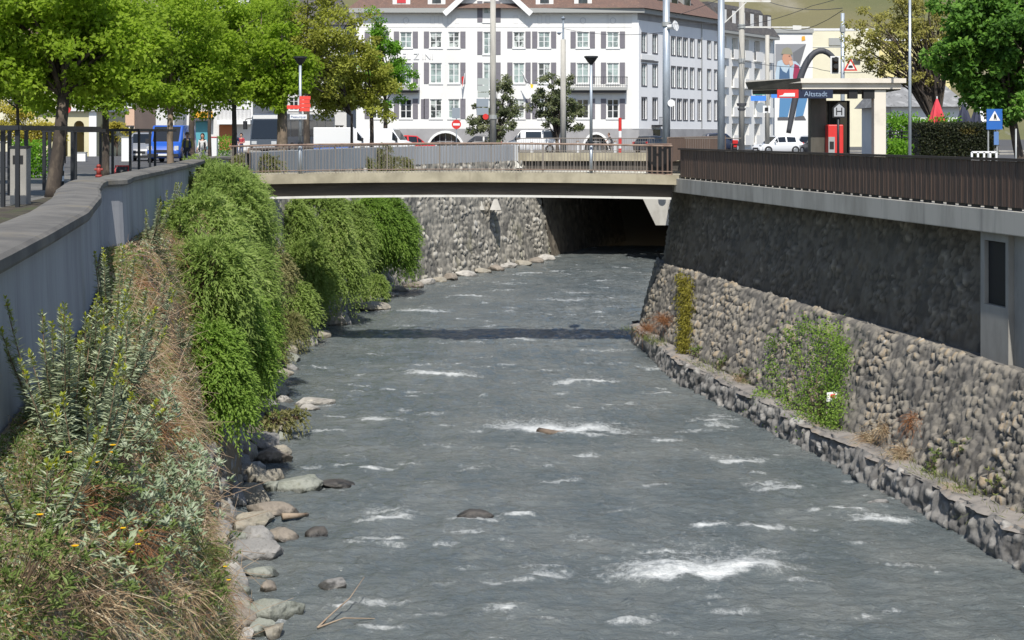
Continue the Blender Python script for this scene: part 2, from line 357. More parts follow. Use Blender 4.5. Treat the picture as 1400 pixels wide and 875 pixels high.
for (fx, fy, fw, fs) in FOAM:
    c = on_z(fx, fy, WATER); a = fw/2/F*c.y*1.08; bl = max(.26, a*.78)
    sel = np.where((np.abs(x_-c.x) < a*2.2) & (np.abs(y_-c.y) < bl*4+.6))[0]
    if not len(sel): continue
    dx = (x_[sel]-c.x)/a; ph = RNG.uniform(-1, 1)
    dy = (y_[sel]-(c.y+bl*.55*(wob[sel]+.5*ph*dx+.35*dx*dx)))/bl
    env = np.exp(-np.abs(dx)**3*.9); near = np.exp(-(np.minimum(dy, 0)*4.)**2); far = np.exp(-np.maximum(dy, 0)*1.1)
    f = fs*env*np.where(dy < 0, near, far)
    FO[sel] = np.maximum(FO[sel], f)
    H[sel] += min(.2, .09*fs*(.5+a*.5))*env*np.exp(-(dy/.9)**2)
# small whitecaps everywhere the chop peaks
cap = sstep(.33, .76, fbm(p2*np.array([1.0,1.8,1])+9.1, 3, 71))*.56; FO = np.maximum(FO, cap)
shape = Xw.shape
Zw = WATER+H.reshape(shape)
def water_material():
    m, nt, out = _nt('glacial_water'); b = nd(nt, 'ShaderNodeBsdfPrincipled'); nt.links.new(b.outputs[0], out.inputs[0])
    v = coord(nt, (1, .8, 1)); silt, _ = noise_fac(nt, v, .5, .38, .64)
    col = mixc(nt, silt, (.102,.121,.125), (.15,.164,.159))
    a = nd(nt, 'ShaderNodeAttribute', attribute_name='foam')
    _, n1 = noise_fac(nt, coord(nt, (1, .62, 1)), 7.5, detail=10, rough=.78)
    mr = nd(nt, 'ShaderNodeMapRange'); mr.inputs['From Min'].default_value = .30; mr.inputs['From Max'].default_value = .70; mr.inputs['To Min'].default_value = -.22; mr.inputs['To Max'].default_value = .66
    nt.links.new(n1, mr.inputs['Value'])
    s = nd(nt, 'ShaderNodeMath', operation='SUBTRACT'); nt.links.new(a.outputs['Fac'], s.inputs[0]); nt.links.new(mr.outputs[0], s.inputs[1])
    k = nd(nt, 'ShaderNodeMapRange', interpolation_type='SMOOTHSTEP'); k.inputs['From Min'].default_value = -.12; k.inputs['From Max'].default_value = .5; nt.links.new(s.outputs[0], k.inputs['Value'])
    k2 = nd(nt, 'ShaderNodeMapRange', interpolation_type='SMOOTHSTEP'); k2.inputs['From Min'].default_value = .28; k2.inputs['From Max'].default_value = .95; nt.links.new(s.outputs[0], k2.inputs['Value'])
    q1 = nd(nt, 'ShaderNodeMath', operation='MULTIPLY'); q1.inputs[1].default_value = .42; nt.links.new(k.outputs[0], q1.inputs[0])
    q2 = nd(nt, 'ShaderNodeMath', operation='MULTIPLY_ADD'); q2.inputs[1].default_value = .40; nt.links.new(k2.outputs[0], q2.inputs[0]); nt.links.new(q1.outputs[0], q2.inputs[2])
    f = q2.outputs[0]
    col = mixc(nt, f, col, (.74,.76,.75)); nt.links.new(col, b.inputs['Base Color'])
    r = nd(nt, 'ShaderNodeMapRange'); r.inputs['To Min'].default_value = .10; r.inputs['To Max'].default_value = .8; nt.links.new(f, r.inputs['Value']); nt.links.new(r.outputs[0], b.inputs['Roughness'])
    b.inputs['IOR'].default_value = 1.33
    _, h1 = noise_fac(nt, coord(nt, (.8, 1.25, 1)), 3.4, detail=7, rough=.62); _, h2 = noise_fac(nt, coord(nt, (1, 1.2, 1)), 13., detail=4, rough=.6)
    ad = nd(nt, 'ShaderNodeMath', operation='MULTIPLY_ADD'); ad.inputs[1].default_value = .3; nt.links.new(h2, ad.inputs[0]); nt.links.new(h1, ad.inputs[2])
    bp = nd(nt, 'ShaderNodeBump'); bp.inputs['Strength'].default_value = .85; bp.inputs['Distance'].default_value = .13; nt.links.new(ad.outputs[0], bp.inputs['Height']); nt.links.new(bp.outputs[0], b.inputs['Normal'])
    return m
struct(grid_np('river', np.stack([Xw, Yw, Zw], -1), water_material(), attrs={'foam': FO.reshape(shape)}, flip=True))
b = MB(); b.poly([(-1.,-20,WATER-.03),(19,-20,WATER-.03),(16.2,16.2,WATER-.03),(-3.2,16.2,WATER-.03)]); struct(b.build('river_upstream', MATS.get('x') or mat('calm_silty_water', (.1,.115,.113), .2, (), (4., S0, .6, .1))))

# --- right bank: retaining wall -----------------------------------------------
STONE_R = ('tone', [(0, (.06,.055,.048)), (.16, (.15,.138,.12)), (.4, (.235,.213,.178)), (.66, (.30,.265,.21)), (.84, (.345,.265,.17)), (1, (.42,.39,.34))])
m_stone = mat('rubble_masonry', (.3,.3,.3), .92, [((.12,.115,.11), 1.1, S0, .55, .75, .55), ((.10,.095,.09), 11., S0, .58, .72, .55)], (26., S0, .55, .03), attr=STONE_R)
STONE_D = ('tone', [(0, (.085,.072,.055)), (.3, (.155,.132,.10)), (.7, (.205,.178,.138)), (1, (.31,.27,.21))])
m_stone_dark = mat('dark_wall_stone', (.2,.2,.2), .95, [((.085,.078,.065), .8, (1,1,.4), .5, .7, .7), ((.25,.23,.20), 7., S0, .66, .76, .5), ((.20,.14,.075), 1.3, (1,1,.5), .62, .75, .5)], (18., S0, .6, .04), attr=STONE_D)
STONE_G = ('tone', [(0, (.10,.095,.088)), (.3, (.22,.21,.195)), (.65, (.31,.295,.27)), (1, (.44,.42,.385))])
m_stone_grey = mat('footing_stone', (.3,.3,.3), .92, [((.10,.095,.09), 3., S0, .55, .7, .7)], (22., S0, .6, .03), attr=STONE_G)
def stone_sheet(name, path, prof, dv, m, parent, cu, cv, amp, seed, rough=.03, flip=False, warp=None, round_=.65):
    """a wall face: plan path swept along a profile of (offset to the river, z), pushed out stone by stone"""
    nrm = left_normals(path) if not flip else -left_normals(path)
    s = np.r_[0, np.cumsum(np.linalg.norm(np.diff(path, axis=0), axis=1))]
    pr = np.array(prof, float); L = np.r_[0, np.cumsum(np.linalg.norm(np.diff(pr, axis=0), axis=1))]
    nv = max(2, int(L[-1]/dv)+1); t = np.linspace(0, L[-1], nv); o = np.interp(t, L, pr[:,0]); z = np.interp(t, L, pr[:,1])
    gu, gv = np.meshgrid(s, t, indexing='ij')
    pw = np.stack([gu, gv, gu*0], -1).reshape(-1, 3)
    wu = (.55*fbm(pw*.8, 2, seed+1)+.22*fbm(pw*3.1, 2, seed+3)).reshape(gu.shape); wv = (.55*fbm(pw*.8+5, 2, seed+2)+.22*fbm(pw*3.1+5, 2, seed+4)).reshape(gu.shape)
    f1, f2, cid, ou, ov = cells(gu/cu+wu, gv/cv+wv, seed)
    d = sstep(.03, .34, f2-f1); dome = np.clip(1-f1*f1*1.3, 0, 1)
    tu = (_h(np.floor(cid*9973).astype(np.int64), np.zeros_like(gu, dtype=np.int64), np.zeros_like(gu, dtype=np.int64), 3)-.5)
    tv = (_h(np.floor(cid*7919).astype(np.int64), np.ones_like(gu, dtype=np.int64), np.zeros_like(gu, dtype=np.int64), 4)-.5)
    mort = sstep(-.12, .28, fbm(pw*1.05+9, 3, seed+11).reshape(gu.shape))
    h = amp*(d*(1-round_+round_*dome)*(.3+1.1*cid)+d*1.5*(tu*ou+tv*ov))*(1-.6*mort)+amp*.35*mort+rough*fbm(pw*5., 4, seed+5).reshape(gu.shape)+amp*.8*fbm(pw*1.1, 3, seed+8).reshape(gu.shape)
    tone = np.clip((.12+.88*cid)*(sstep(0.03, .32, f2-f1)*(1-.8*mort)+.8*mort*.75)*(1-.25*mort)+.18*fbm(pw*2.2, 3, seed+7).reshape(gu.shape), 0, 1)
    do = np.gradient(o, t); dz = np.gradient(z, t)
    ob = np.repeat(o[None,:], len(path), 0) if warp is None else warp(path[:,1][:,None], o[None,:], z[None,:])
    oo = ob+h*(-dz)[None,:]; zz = z[None,:]+h*np.abs(do)[None,:]
    P = np.stack([path[:,0][:,None]+nrm[:,0][:,None]*oo, path[:,1][:,None]+nrm[:,1][:,None]*oo, zz], -1)
    return grid_np(name, P, m, parent, {'tone': tone}, flip=flip)
ysf = np.r_[np.linspace(-8, 22, 60, endpoint=False), np.arange(22, NOSE, .044), [NOSE]]
rp = rpath(ysf); nose = resample(rp[len(ysf)-1:], 330); rp = np.vstack([rp[:len(ysf)-1], nose[:-1]])
rp_c = rpath(np.r_[np.linspace(-8, NOSE, 200)])
RWALL = empty('retaining_wall', (RAILX(40), 40, WATER), 0, 'tall rubble stone retaining wall under the brown slatted railing, sunlit below and shaded above', 'retaining wall')
nose_o = lambda z: .02+np.clip(-.5-z, 0, 9)*.275
tight = lambda y: 1-.52*sstep(53, 63, y)
def warp_low(y, o, z): return (np.where(o > 0, o*tight(y), o)+np.interp(y, [33, 52, 70], [0, -.2, -.2])*np.clip((z+5.8)/2.4, 0, 1))
def warp_up(y, o, z): return o+0*y
def warp_foot(y, o, z): return o*tight(y)
lip_taper = lambda y: np.interp(y, [33, 52, 70], [0, -.2, -.2])
stone_sheet('lower_wall', rp, [(-.08,-3.38),(.04,-3.44),(1.0,-5.8),(1.02,-5.95)], .042, m_stone, RWALL, .20, .225, .085, 5, .055, warp=warp_low, round_=.12)
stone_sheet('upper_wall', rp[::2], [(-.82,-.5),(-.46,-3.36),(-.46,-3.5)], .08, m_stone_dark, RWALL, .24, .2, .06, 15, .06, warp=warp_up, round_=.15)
# ledge on top of the lower wall
nl = left_normals(rp_c); lt = lip_taper(rp_c[:,1])
def strip(name, path, prof, m, parent, bow=None):
    nrm = left_normals(path); P = []
    for o, z in prof:
        oo = o if not callable(o) else o(path[:,1]); P.append(np.stack([path[:,0]+nrm[:,0]*oo, path[:,1]+nrm[:,1]*oo, np.full(len(path), z)], 1))
    return grid_np(name, np.stack(P, 1), m, parent, smooth=False)
strip('wall_ledge', rp_c, [(-.9,-3.37),(lambda y: -.05+lip_taper(y),-3.375)], m_coping, RWALL)
stone_sheet('footing', rp, [(1.55,-5.88),(1.66,-6.05),(1.78,-6.8)], .055, m_stone_grey, RWALL, .36, .26, .06, 25, .11, warp=warp_foot, round_=.12)
# irregular mortar top of the footing
nt_ = 9; oo = np.linspace(.93, 1.66, nt_); nr = left_normals(rp)
gu = np.r_[0, np.cumsum(np.linalg.norm(np.diff(rp, axis=0), axis=1))]; G, O = np.meshgrid(gu, oo, indexing='ij')
zt = -5.86+.11*fbm(np.stack([G*.9, O*1.5, G*0], -1).reshape(-1, 3), 4, 77).reshape(G.shape)-np.clip(O-1.45, 0, 1)**1.5*.7
Ow = O*tight(rp[:,1])[:,None]+(O > 1.42)*.2*fbm(np.stack([G*1.6, G*0, G*0], -1).reshape(-1, 3), 3, 78).reshape(G.shape)
m_ledge = mat('mortar_ledge', (.27,.245,.22), .95, [((.16,.15,.14), 2., S0, .45, .65), ((.33,.25,.17), 1.1, S0, .56, .68, .7)], (24., S0, .5, .02))
grid_np('footing_top', np.stack([rp[:,0][:,None]+nr[:,0][:,None]*Ow, rp[:,1][:,None]+nr[:,1][:,None]*Ow, zt], -1), m_ledge, RWALL)
# cantilevered walkway edge
m_band = mat('walkway_band', (.46,.435,.38), .85, [((.31,.29,.25), .9, (1,1,.3), .42, .62, .9), ((.20,.19,.17), 2.2, (2,2,.12), .58, .72, .6), ((.30,.17,.10), .55, (3.2,3.2,.06), .68, .74, .75), ((.14,.135,.13), .6, (2.6,2.6,.08), .64, .72, .7)], (30., S0, .2, .008))
pb = rpath(np.linspace(-8, 59.6, 60))[:60+12]
strip('walkway_edge', pb, [(-1.1,-.53),(0,-.52),(.012,-.5),(.012,-.012),(0,0),(-.5,.002)], m_band, RWALL)
# pier with a dark recess, and the concrete panel beside it
def rail_frame(y, o): 
    d = Vector((-.1781,.984,0)); nrm = Vector((-.984,-.1781,0)); return Vector((RAILX(y), y, 0))+nrm*o, d, nrm
c, d, nn = rail_frame(35.62, 0)
def pier_pts(s0, s1, o0, o1): return [c+d*s0+nn*o0, c+d*s1+nn*o0, c+d*s1+nn*o1, c+d*s0+nn*o1]
b = MB()
for s0, s1, z0, z1, o1 in ((-.75,.55,-3.42,-2.15,-.2),(-.75,-.62,-2.15,-.72,-.2),(.36,.55,-2.15,-.72,-.2),(-.75,.55,-.72,-.54,-.2),(-.62,.36,-2.15,-.72,-.32)):
    q = pier_pts(s0, s1, -1.1, o1); b.hexa([(p.x, p.y, z0) for p in q], [(p.x, p.y, z1) for p in q])
b.build('pier', m_grey_concrete, RWALL, world=True)
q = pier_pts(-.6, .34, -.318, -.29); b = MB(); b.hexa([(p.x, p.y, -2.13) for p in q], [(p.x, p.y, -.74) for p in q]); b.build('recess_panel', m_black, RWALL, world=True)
q = pier_pts(-12, -.76, -1.0, -.33); b = MB(); b.hexa([(p.x, p.y, -3.40) for p in q], [(p.x, p.y, -.545) for p in q]); b.build('concrete_panel', m_grey_concrete, RWALL, world=True)
# --- slatted railing on the right ------------------------------------------------
RAIL = empty('slatted_railing', (RAILX(40), 40, 0), 0, 'long brown railing of close vertical slats on the concrete walkway edge above the wall', 'railing')
slats = MB(); feet = MB(); y = -6.
while y < 59.3:
    c, d, nn = rail_frame(y, 0); wv = .0 if (int(y/.09) % 3) else .008
    slats.bar(c-nn*(.05-wv)+Vector((0,0,.075)), c-nn*(.05-wv)+Vector((0,0,1.06)), .074, .022, up=(nn.x, nn.y, 0)) ; y += .092
y = -6.
while y < 59.3:
    c, d, nn = rail_frame(y, 0); feet.bar(c-nn*.09-Vector((0,0,.03)), c-nn*.09+Vector((0,0,.5)), .36, .05, up=(nn.x, nn.y, 0)); y += .62
slats.build('slats', m_corten, RAIL, world=True)
feet.build('foot_bars', m_black, RAIL, world=True)
b = MB(); c0, d, nn = rail_frame(-6, 0); c1, _, _ = rail_frame(59.45, 0)
b.bar(c0-nn*.06+Vector((0,0,1.095)), c1-nn*.06+Vector((0,0,1.095)), .13, .06); b.build('top_rail', m_corten_dark, RAIL, world=True)
b = MB(); b.bar(c0-nn*.075+Vector((0,0,.09)), c1-nn*.075+Vector((0,0,.09)), .05, .05); b.build('bottom_rail', m_corten_dark, RAIL, world=True)

# --- left bank: rendered parapet with coping ------------------------------------
PAR = empty('parapet_wall', (-7.2, 30, 0), 0, 'low grey rendered parapet wall with weathered stone coping curving along the planted bank', 'parapet wall')
yy = resample(LW, 420)
nrm = -left_normals(yy)                            # towards the river
def par_strip(name, prof, m):
    P = np.stack([np.stack([yy[:,0]+nrm[:,0]*o, yy[:,1]+nrm[:,1]*o, np.full(len(yy), z)], 1) for o, z in prof], 1)
    return grid_np(name, P, m, PAR, smooth=False, flip=True)
par_strip('wall_face', [(-.06,.70),(-.05,.3),(-.03,-.1),(0,-.7)], m_render)
par_strip('back_face', [(-.56,-.02),(-.56,.7)], m_render)
wav = .012*fbm(np.stack([yy[:,0]*2, yy[:,1]*2, yy[:,0]*0], 1), 3, 5)
Pc = np.stack([np.stack([yy[:,0]+nrm[:,0]*o+nrm[:,0]*wav, yy[:,1]+nrm[:,1]*o, z+wav*.6], 1) for o, z in [(-.05,.69),(.035,.695),(.045,.72),(.04,.79),(0,.815),(-.3,.835),(-.55,.815),(-.61,.78),(-.61,.69)]], 1)
grid_np('coping', Pc, m_coping, PAR, smooth=False, flip=True)
# ================================================================== left bank, far wall, bridges
def bank_pt(y, u):
    """overgrown bank: u 0 at the parapet foot, 1 at the stone footing"""
    y = np.asarray(y, float); u = np.asarray(u, float)
    a = lw_x(y)+.02; b_ = lwater_x(y)-.78; k = np.interp(u, [0, .12, .35, .72, .8, 1], [0, .25, .57, .97, 1.05, 1.12]); z = np.interp(u, [0, .12, .35, .72, .8, 1], [-.42, -.6, -1.85, -4.7, -5.2, -6.45])
    return np.stack([a+(b_-a)*k, y+0*u, z], -1)
gy = np.r_[np.arange(3, 30, .16), np.arange(30, 62.3, .3)]; gu_ = np.linspace(0, 1, 60)
Yg, Ug = np.meshgrid(gy, gu_, indexing='ij'); BP = bank_pt(Yg, Ug)
nz = fbm(BP.reshape(-1, 3)*np.array([1.2, .8, 1.2]), 4, 91).reshape(Yg.shape); BP[...,0] += .16*nz*np.sin(np.pi*np.clip(Ug, 0, 1)); 
m_soil = mat('bank_soil', (.21,.165,.11), .95, [((.30,.24,.155), 2.4, S0, .42, .62), ((.055,.06,.03), 1.1, S0, .5, .7), ((.24,.22,.2), 5., S0, .64, .74, .8)], (20., S0, .7, .04))
struct(grid_np('river_bank', BP, m_soil, flip=True))
LFOOT = empty('bank_masonry', (lwater_x(30)-.7, 30, WATER), 0, 'rough grey stone facing at the edge of the overgrown bank, dropping to the boulders', 'masonry')
lf = np.array([(lwater_x(y)-.74, y) for y in np.r_[np.arange(8, 62.2, .06)]])
stone_sheet('stone_face', lf, [(-.28,-4.75),(-.06,-4.85),(.10,-6.75)], .06, m_stone_grey, LFOOT, .5, .27, .10, 33, .06, flip=True, round_=.25)
# --- far stone wall with its concrete parapet ------------------------------------
FWALL = empty('river_wall', (-4, 92, WATER), 0, 'pale sunlit rubble river wall curving below the grey concrete parapet towards the road bridge', 'river wall')
lt2 = resample(list(map(tuple, ltop))+[(1.5,107.6)], 620)
lt2b = resample([(1.5,107.6),(3.6,114),(8,127)], 120)
STONE_L = ('tone', [(0, (.10,.095,.085)), (.25, (.25,.235,.20)), (.6, (.38,.35,.29)), (1, (.52,.50,.45))])
m_stone_pale = mat('pale_rubble', (.3,.3,.3), .92, [((.20,.19,.09), .8, (1,1,.35), .58, .72, .65), ((.14,.13,.12), 9., S0, .6, .72, .4)], (18., S0, .5, .03), attr=STONE_L)
stone_sheet('stone_face', lt2, [(.04,-.08),(1.15,-6.75)], .085, m_stone_pale, FWALL, .42, .34, .11, 43, .03, flip=True)
def left_strip(name, path, prof, m, parent):
    nr_ = -left_normals(path); P = np.stack([np.stack([path[:,0]+nr_[:,0]*o, path[:,1]+nr_[:,1]*o, np.full(len(path), z)], 1) for o, z in prof], 1)
    return grid_np(name, P, m, parent, smooth=False, flip=True)
lt3 = resample(list(map(tuple, ltop)), 120)
m_panel = mat('board_concrete', (.45,.455,.46), .85, [((.34,.345,.35), 2.2, (2.5,2.5,.1), .45, .65, .8), ((.16,.16,.165), 1.3, (2,2,.15), .66, .76, .6)], (20., (3,3,.3), .2, .01))
left_strip('parapet_panel', lt3, [(.06,-.14),(.08,-.1),(.08,.93),(-.16,.95),(-.16,-.02)], m_panel, FWALL)
b = MB(); b.tube([(p[0]-.02, p[1], 1.06) for p in lt3[::4]], .045, 6)
for p in lt3[::8]: b.bar((p[0]-.03, p[1], .9), (p[0]-.03, p[1], 1.06), .05)
b.build('handrail', m_rail, FWALL, world=True)
b = MB(); e = lt3[-1]; b.box(e[0]-.95, e[0]+.1, e[1]-.55, e[1]+.4, -.1, 1.12); b.build('end_block', m_panel, FWALL, world=True)
b = MB(); b.hexa([(e[0]-1.3,103.7,-.55),(e[0]+.35,103.7,-.55),(e[0]+.35,104.9,-.55),(e[0]-1.3,104.9,-.55)], [(e[0]-1.1,103.75,-.12),(e[0]+.0,103.75,-.12),(e[0]+.0,104.9,-.12),(e[0]-1.1,104.9,-.12)]); b.build('corbel', m_white_steel, FWALL, world=True)
stone_sheet('darkened_tunnel_face', lt2b, [(.04,-.08),(1.15,-6.75)], .2, m_stone_dark, FWALL, .42, .34, .08, 44, .03, flip=True)  # same wall in darker stone: shade under the deck put into its colour
# twin drain spouts below the footbridge line of sight
for x0 in (-2.0, -1.0):
    b = MB()
    q = on_z(652 if x0 == -2. else 664, 276, 0)
    b.hexa([(x0-.34,97.2,-2.95),(x0+.34,97.2,-2.95),(x0+.34,98.6,-2.95),(x0-.34,98.6,-2.95)], [(x0-.12,97.6,-2.35),(x0+.12,97.6,-2.35),(x0+.12,98.6,-2.35),(x0-.12,98.6,-2.35)])
    b.build('drain_spout', m_concrete, FWALL, world=True)

# --- footbridge -----------------------------------------------------------------
FB0, FB1 = 59.6, 62.2
cam_ = lambda x: .10*(1-((x+2)/8.2)**2)
xs = np.linspace(-10.55, 7.6, 40)
FBR = empty('footbridge', (-2, 60.9, 0), 0, 'slim footbridge with a pale concrete edge, dark girder and thin baluster railing across the river', 'footbridge')
def fb_beam(name, z0, z1, y0, y1, m, x0=-10.55, x1=7.6):
    b = MB(); X = np.linspace(x0, x1, 36)
    for a, c in zip(X[:-1], X[1:]):
        b.poly([(a,y0,z0+cam_(a)),(c,y0,z0+cam_(c)),(c,y0,z1+cam_(c)),(a,y0,z1+cam_(a))]); b.poly([(a,y1,z0+cam_(a)),(c,y1,z0+cam_(c)),(c,y1,z1+cam_(c)),(a,y1,z1+cam_(a))])
        b.poly([(a,y0,z1+cam_(a)),(c,y0,z1+cam_(c)),(c,y1,z1+cam_(c)),(a,y1,z1+cam_(a))]); b.poly([(a,y0,z0+cam_(a)),(c,y0,z0+cam_(c)),(c,y1,z0+cam_(c)),(a,y1,z0+cam_(a))])
    for x in (x0, x1): b.poly([(x,y0,z0+cam_(x)),(x,y1,z0+cam_(x)),(x,y1,z1+cam_(x)),(x,y0,z1+cam_(x))])
    return b.build(name, m, FBR, world=True)
fb_beam('deck', -.24, .12, FB0, FB1, m_beige_concrete)
fb_beam('girder', -.72, -.24, FB0+.38, FB0+.44, m_girder, -10.4, 5.98)
fb_beam('bottom_flange', -.80, -.722, FB0+.2, FB0+.62, m_white_steel, -10.4, 5.92)
fb_beam('rear_girder', -.72, -.24, FB1-.44, FB1-.38, m_girder, -10.4, 5.4)
RL = empty('railing', (0, 0, 0)); RL.parent = FBR; RL.location = (0, 0, 0)
b = MB(); b.tube([(x, FB0+.12, 1.19+cam_(x)) for x in np.linspace(-10.5, 5.95, 24)], .032, 6); b.tube([(x, FB0+.12, .24+cam_(x)) for x in np.linspace(-10.5, 5.95, 24)], .016, 6); b.build('top_rail', m_rail, RL, world=True)
b = MB(); x = -10.45
while x < 5.1: b.bar((x, FB0+.12, .12+cam_(x)), (x, FB0+.12, 1.18+cam_(x)), .016, .016); x += .118
for x in np.linspace(-10.4, 5.0, 9): b.bar((x, FB0+.16, .1+cam_(x)), (x, FB0+.16, 1.18+cam_(x)), .04, .02)
b.build('balusters', m_baluster, RL, world=True)
RL2 = empty('rear_railing', (0, 0, 0)); RL2.parent = FBR
b = MB(); b.tube([(x, FB1-.1, 1.19+cam_(x)) for x in np.linspace(-10.2, 5.2, 24)], .03, 6); b.build('top_rail', m_rail, RL2, world=True)
b = MB(); x = -10.1
while x < 5.2: b.bar((x, FB1-.1, .12+cam_(x)), (x, FB1-.1, 1.18+cam_(x)), .012, .012); x += .236
b.build('balusters', m_baluster, RL2, world=True)
# curved slatted end screen where the footbridge meets the walkway
SCR = empty('curved_screen', (5.6, 60.5, 0), 0, 'curved brown slatted end screen where the footbridge meets the walkway', 'screen')
b = MB(); pts = [(5.12+.75*(1-math.cos(t)), 60.0+1.2*(1-math.sin(t))*0+.6*math.sin(2*t)*0, 0) for t in np.linspace(0, 1.5, 7)]
pts = [(5.08,60.6),(5.24,60.25),(5.42,60.0),(5.60,59.86),(5.78,59.78),(5.93,59.74)]
for p in pts: b.bar((p[0], p[1], .10), (p[0], p[1], 1.22), .06, .035)
b.build('slats', m_corten, SCR, world=True)
b = MB(); b.tube([(p[0], p[1], 1.25) for p in pts], .04, 6); b.tube([(p[0], p[1], .13) for p in pts], .035, 6); b.build('top_rail', m_rail, SCR, world=True)
b = MB(); b.bar((5.2,60.9,.08),(5.95,60.1,.08),.03,.03); b.hexa([(5.15,60.95,.1),(5.98,60.2,.1),(5.98,60.24,.1),(5.15,60.99,.1)], [(5.15,60.95,1.2),(5.98,60.2,1.2),(5.98,60.24,1.2),(5.15,60.99,1.2)]); b.build('backing_panel', m_black, SCR, world=True)

# --- road bridge ------------------------------------------------------------------
RB = empty('road_bridge', (7, 105, 0), 0, 'low concrete road bridge behind the footbridge with a dark opening over the river', 'road bridge')
b = MB(); b.box(.15, 15, 105, 105.5, -.12, .42); b.build('edge_beam', m_beige_concrete, RB, world=True)
b = MB(); b.box(.2, 15, 105.25, 105.4, -.75, -.12); b.build('girder', m_girder, RB, world=True)
b = MB(); b.box(.2, 8.9, 105.1, 105.7, -1.0, -.752); b.build('bottom_flange', m_white_steel, RB, world=True)
b = MB(); b.box(-14, 40, 105.42, 180, -.9, -.012); b.build('deck', m_grey_concrete, RB, world=True)
b = MB(); b.hexa([(9.2,103.0,-4.2),(14.5,103.0,-4.2),(14.5,105.2,-4.2),(9.5,105.2,-4.2)], [(7.7,103.2,-1.1),(14.5,103.2,-1.1),(14.5,105.2,-1.1),(8.0,105.2,-1.1)]); b.build('abutment', m_concrete, RB, world=True)  # slanted left edge shapes the shadow line beside the sunlit wall
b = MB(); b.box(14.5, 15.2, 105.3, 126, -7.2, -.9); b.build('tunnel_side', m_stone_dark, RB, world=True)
b = MB(); b.box(-3, 34, 126, 126.5, -7.2, -.9); b.build('dark_backing_wall', m_stone_dark, RB, world=True)  # dark wall added across the river to close the opening in darkness
RBR = empty('railing'); RBR.parent = RB
b = MB(); b.tube([(.3,105.2,1.36),(8.6,105.2,1.36),(15,105.2,1.36)], .03, 6); b.bar((.3,105.2,.55),(15,105.2,.55),.03); b.build('top_rail', m_baluster, RBR, world=True)
b = MB(); x = .3
while x < 13: b.bar((x,105.2,.42),(x,105.2,1.34),.018,.018); x += .15
b.build('balusters', m_baluster, RBR, world=True)
# brown slatted barrier running back along the side street
BR = empty('street_barrier', (15, 125, 0), 0, 'brown slatted barrier along the ramp behind the footbridge, below the parked cars', 'barrier')
pa = [(9.0,93,0),(13.6,118,0),(21.5,160,0)]
b = MB()
for a, c in zip(pa[:-1], pa[1:]):
    a = Vector(a); c = Vector(c); n_ = int((c-a).length/.12)
    for i in range(n_): q = a.lerp(c, i/n_); b.bar(q, q+Vector((0,0,1.38)), .1, .03)
b.build('slats', m_corten, BR, world=True)
b = MB(); b.tube([(p[0], p[1], 1.42) for p in pa], .05, 6); b.build('top_rail', m_rail, BR, world=True)

# --- lamps on the footbridge ----------------------------------------------------
def bridge_lamp(x, label):
    L = empty('bridge_lamp', (x, FB0+.3, .12+cam_(x)), 0, label, 'street lamp', 'lamp posts on the footbridge')
    b = MB(); b.cyl(0, 0, 0, 1.1, .075, .07, 10); b.cyl(0, 0, 1.1, 4.05, .06, .05, 10); b.build('pole', m_galv, L, smooth=True)
    b = MB(); b.cyl(0, 0, 1.06, 1.16, .095, .095, 10); b.build('collar', m_dark_steel, L)
    h = MB(); h.cyl(0, 0, 4.05, 4.12, .07, .1, 12); h.cyl(0, 0, 4.12, 4.3, .12, .24, 14); h.cyl(0, 0, 4.3, 4.36, .26, .26, 14); h.build('lamp_head', m_dark_steel, L)
    return L
LAMP1 = bridge_lamp(at(411, 236, 60).x, 'thin grey lamp post on the footbridge carrying red direction signs and a white street sign')
bridge_lamp(at(808, 236, 60).x, 'thin grey lamp post on the footbridge in front of the balcony, without signs')
# signs fixed to the first lamp (they move with the post)
x0, y0 = LAMP1.location.x, LAMP1.location.y
def lamp_sign(name, px0, px1, py0, py1, m, dy=-.1):
    a = at(px0, py1, y0); c = at(px1, py0, y0); b = MB(); b.box(a.x, c.x, y0+dy-.02, y0+dy+.02, a.z, c.z); return b.build(name, m, LAMP1, world=True)
m_redsign = mat('red_direction_sign', (.75,.07,.05), .4)
for k in range(4): lamp_sign('direction_sign', 410, 425-(k % 2), 131.5+k*5.3, 136.3+k*5.3, m_redsign)
lamp_sign('direction_arrow', 393, 411, 144, 149, m_redsign, -.13)
s = lamp_sign('street_sign', 397, 420, 156.5, 163, m_white)
m_signblue = mat('sign_blue_text', (.05,.10,.25), .5)
t = text_mesh('sign_text', 'Plessurquai', .125, m_signblue, s, (at(408.5, 160, y0).x-LAMP1.location.x, -.125, at(408.5, 160, y0).z-LAMP1.location.z))
# ================================================================== vegetation and stones of the river
def bank_find(px, py):
    """the bank point seen at a photo pixel"""
    ys = np.arange(6, 62, .1); us = np.linspace(0, .74, 101); Y_, U_ = np.meshgrid(ys, us, indexing='ij'); P = bank_pt(Y_, U_)
    X = CX+F*P[...,0]/P[...,1]; Z = HY-F*(P[...,2]-EYE)/P[...,1]; k = np.argmin((X-px)**2+(Z-py)**2); return Vector(P.reshape(-1, 3)[k])
GREEN_S = [(0, (.11,.165,.035)), (.45, (.225,.32,.07)), (.8, (.32,.43,.11)), (1, (.42,.49,.17))]
m_shrub = leafmat('shrub_leaf', GREEN_S, .5)
m_shrub_fresh = leafmat('fresh_shrub_leaf', [(0, (.085,.15,.022)), (.5, (.19,.32,.048)), (1, (.31,.45,.085))], .5)
m_shrub_dry = leafmat('olive_shrub_leaf', [(0, (.09,.10,.035)), (.5, (.17,.185,.06)), (1, (.27,.25,.11))], .3)
m_silver = leafmat('silver_leaf', [(0, (.15,.195,.11)), (.5, (.32,.375,.23)), (1, (.50,.545,.37))], .25, .6)
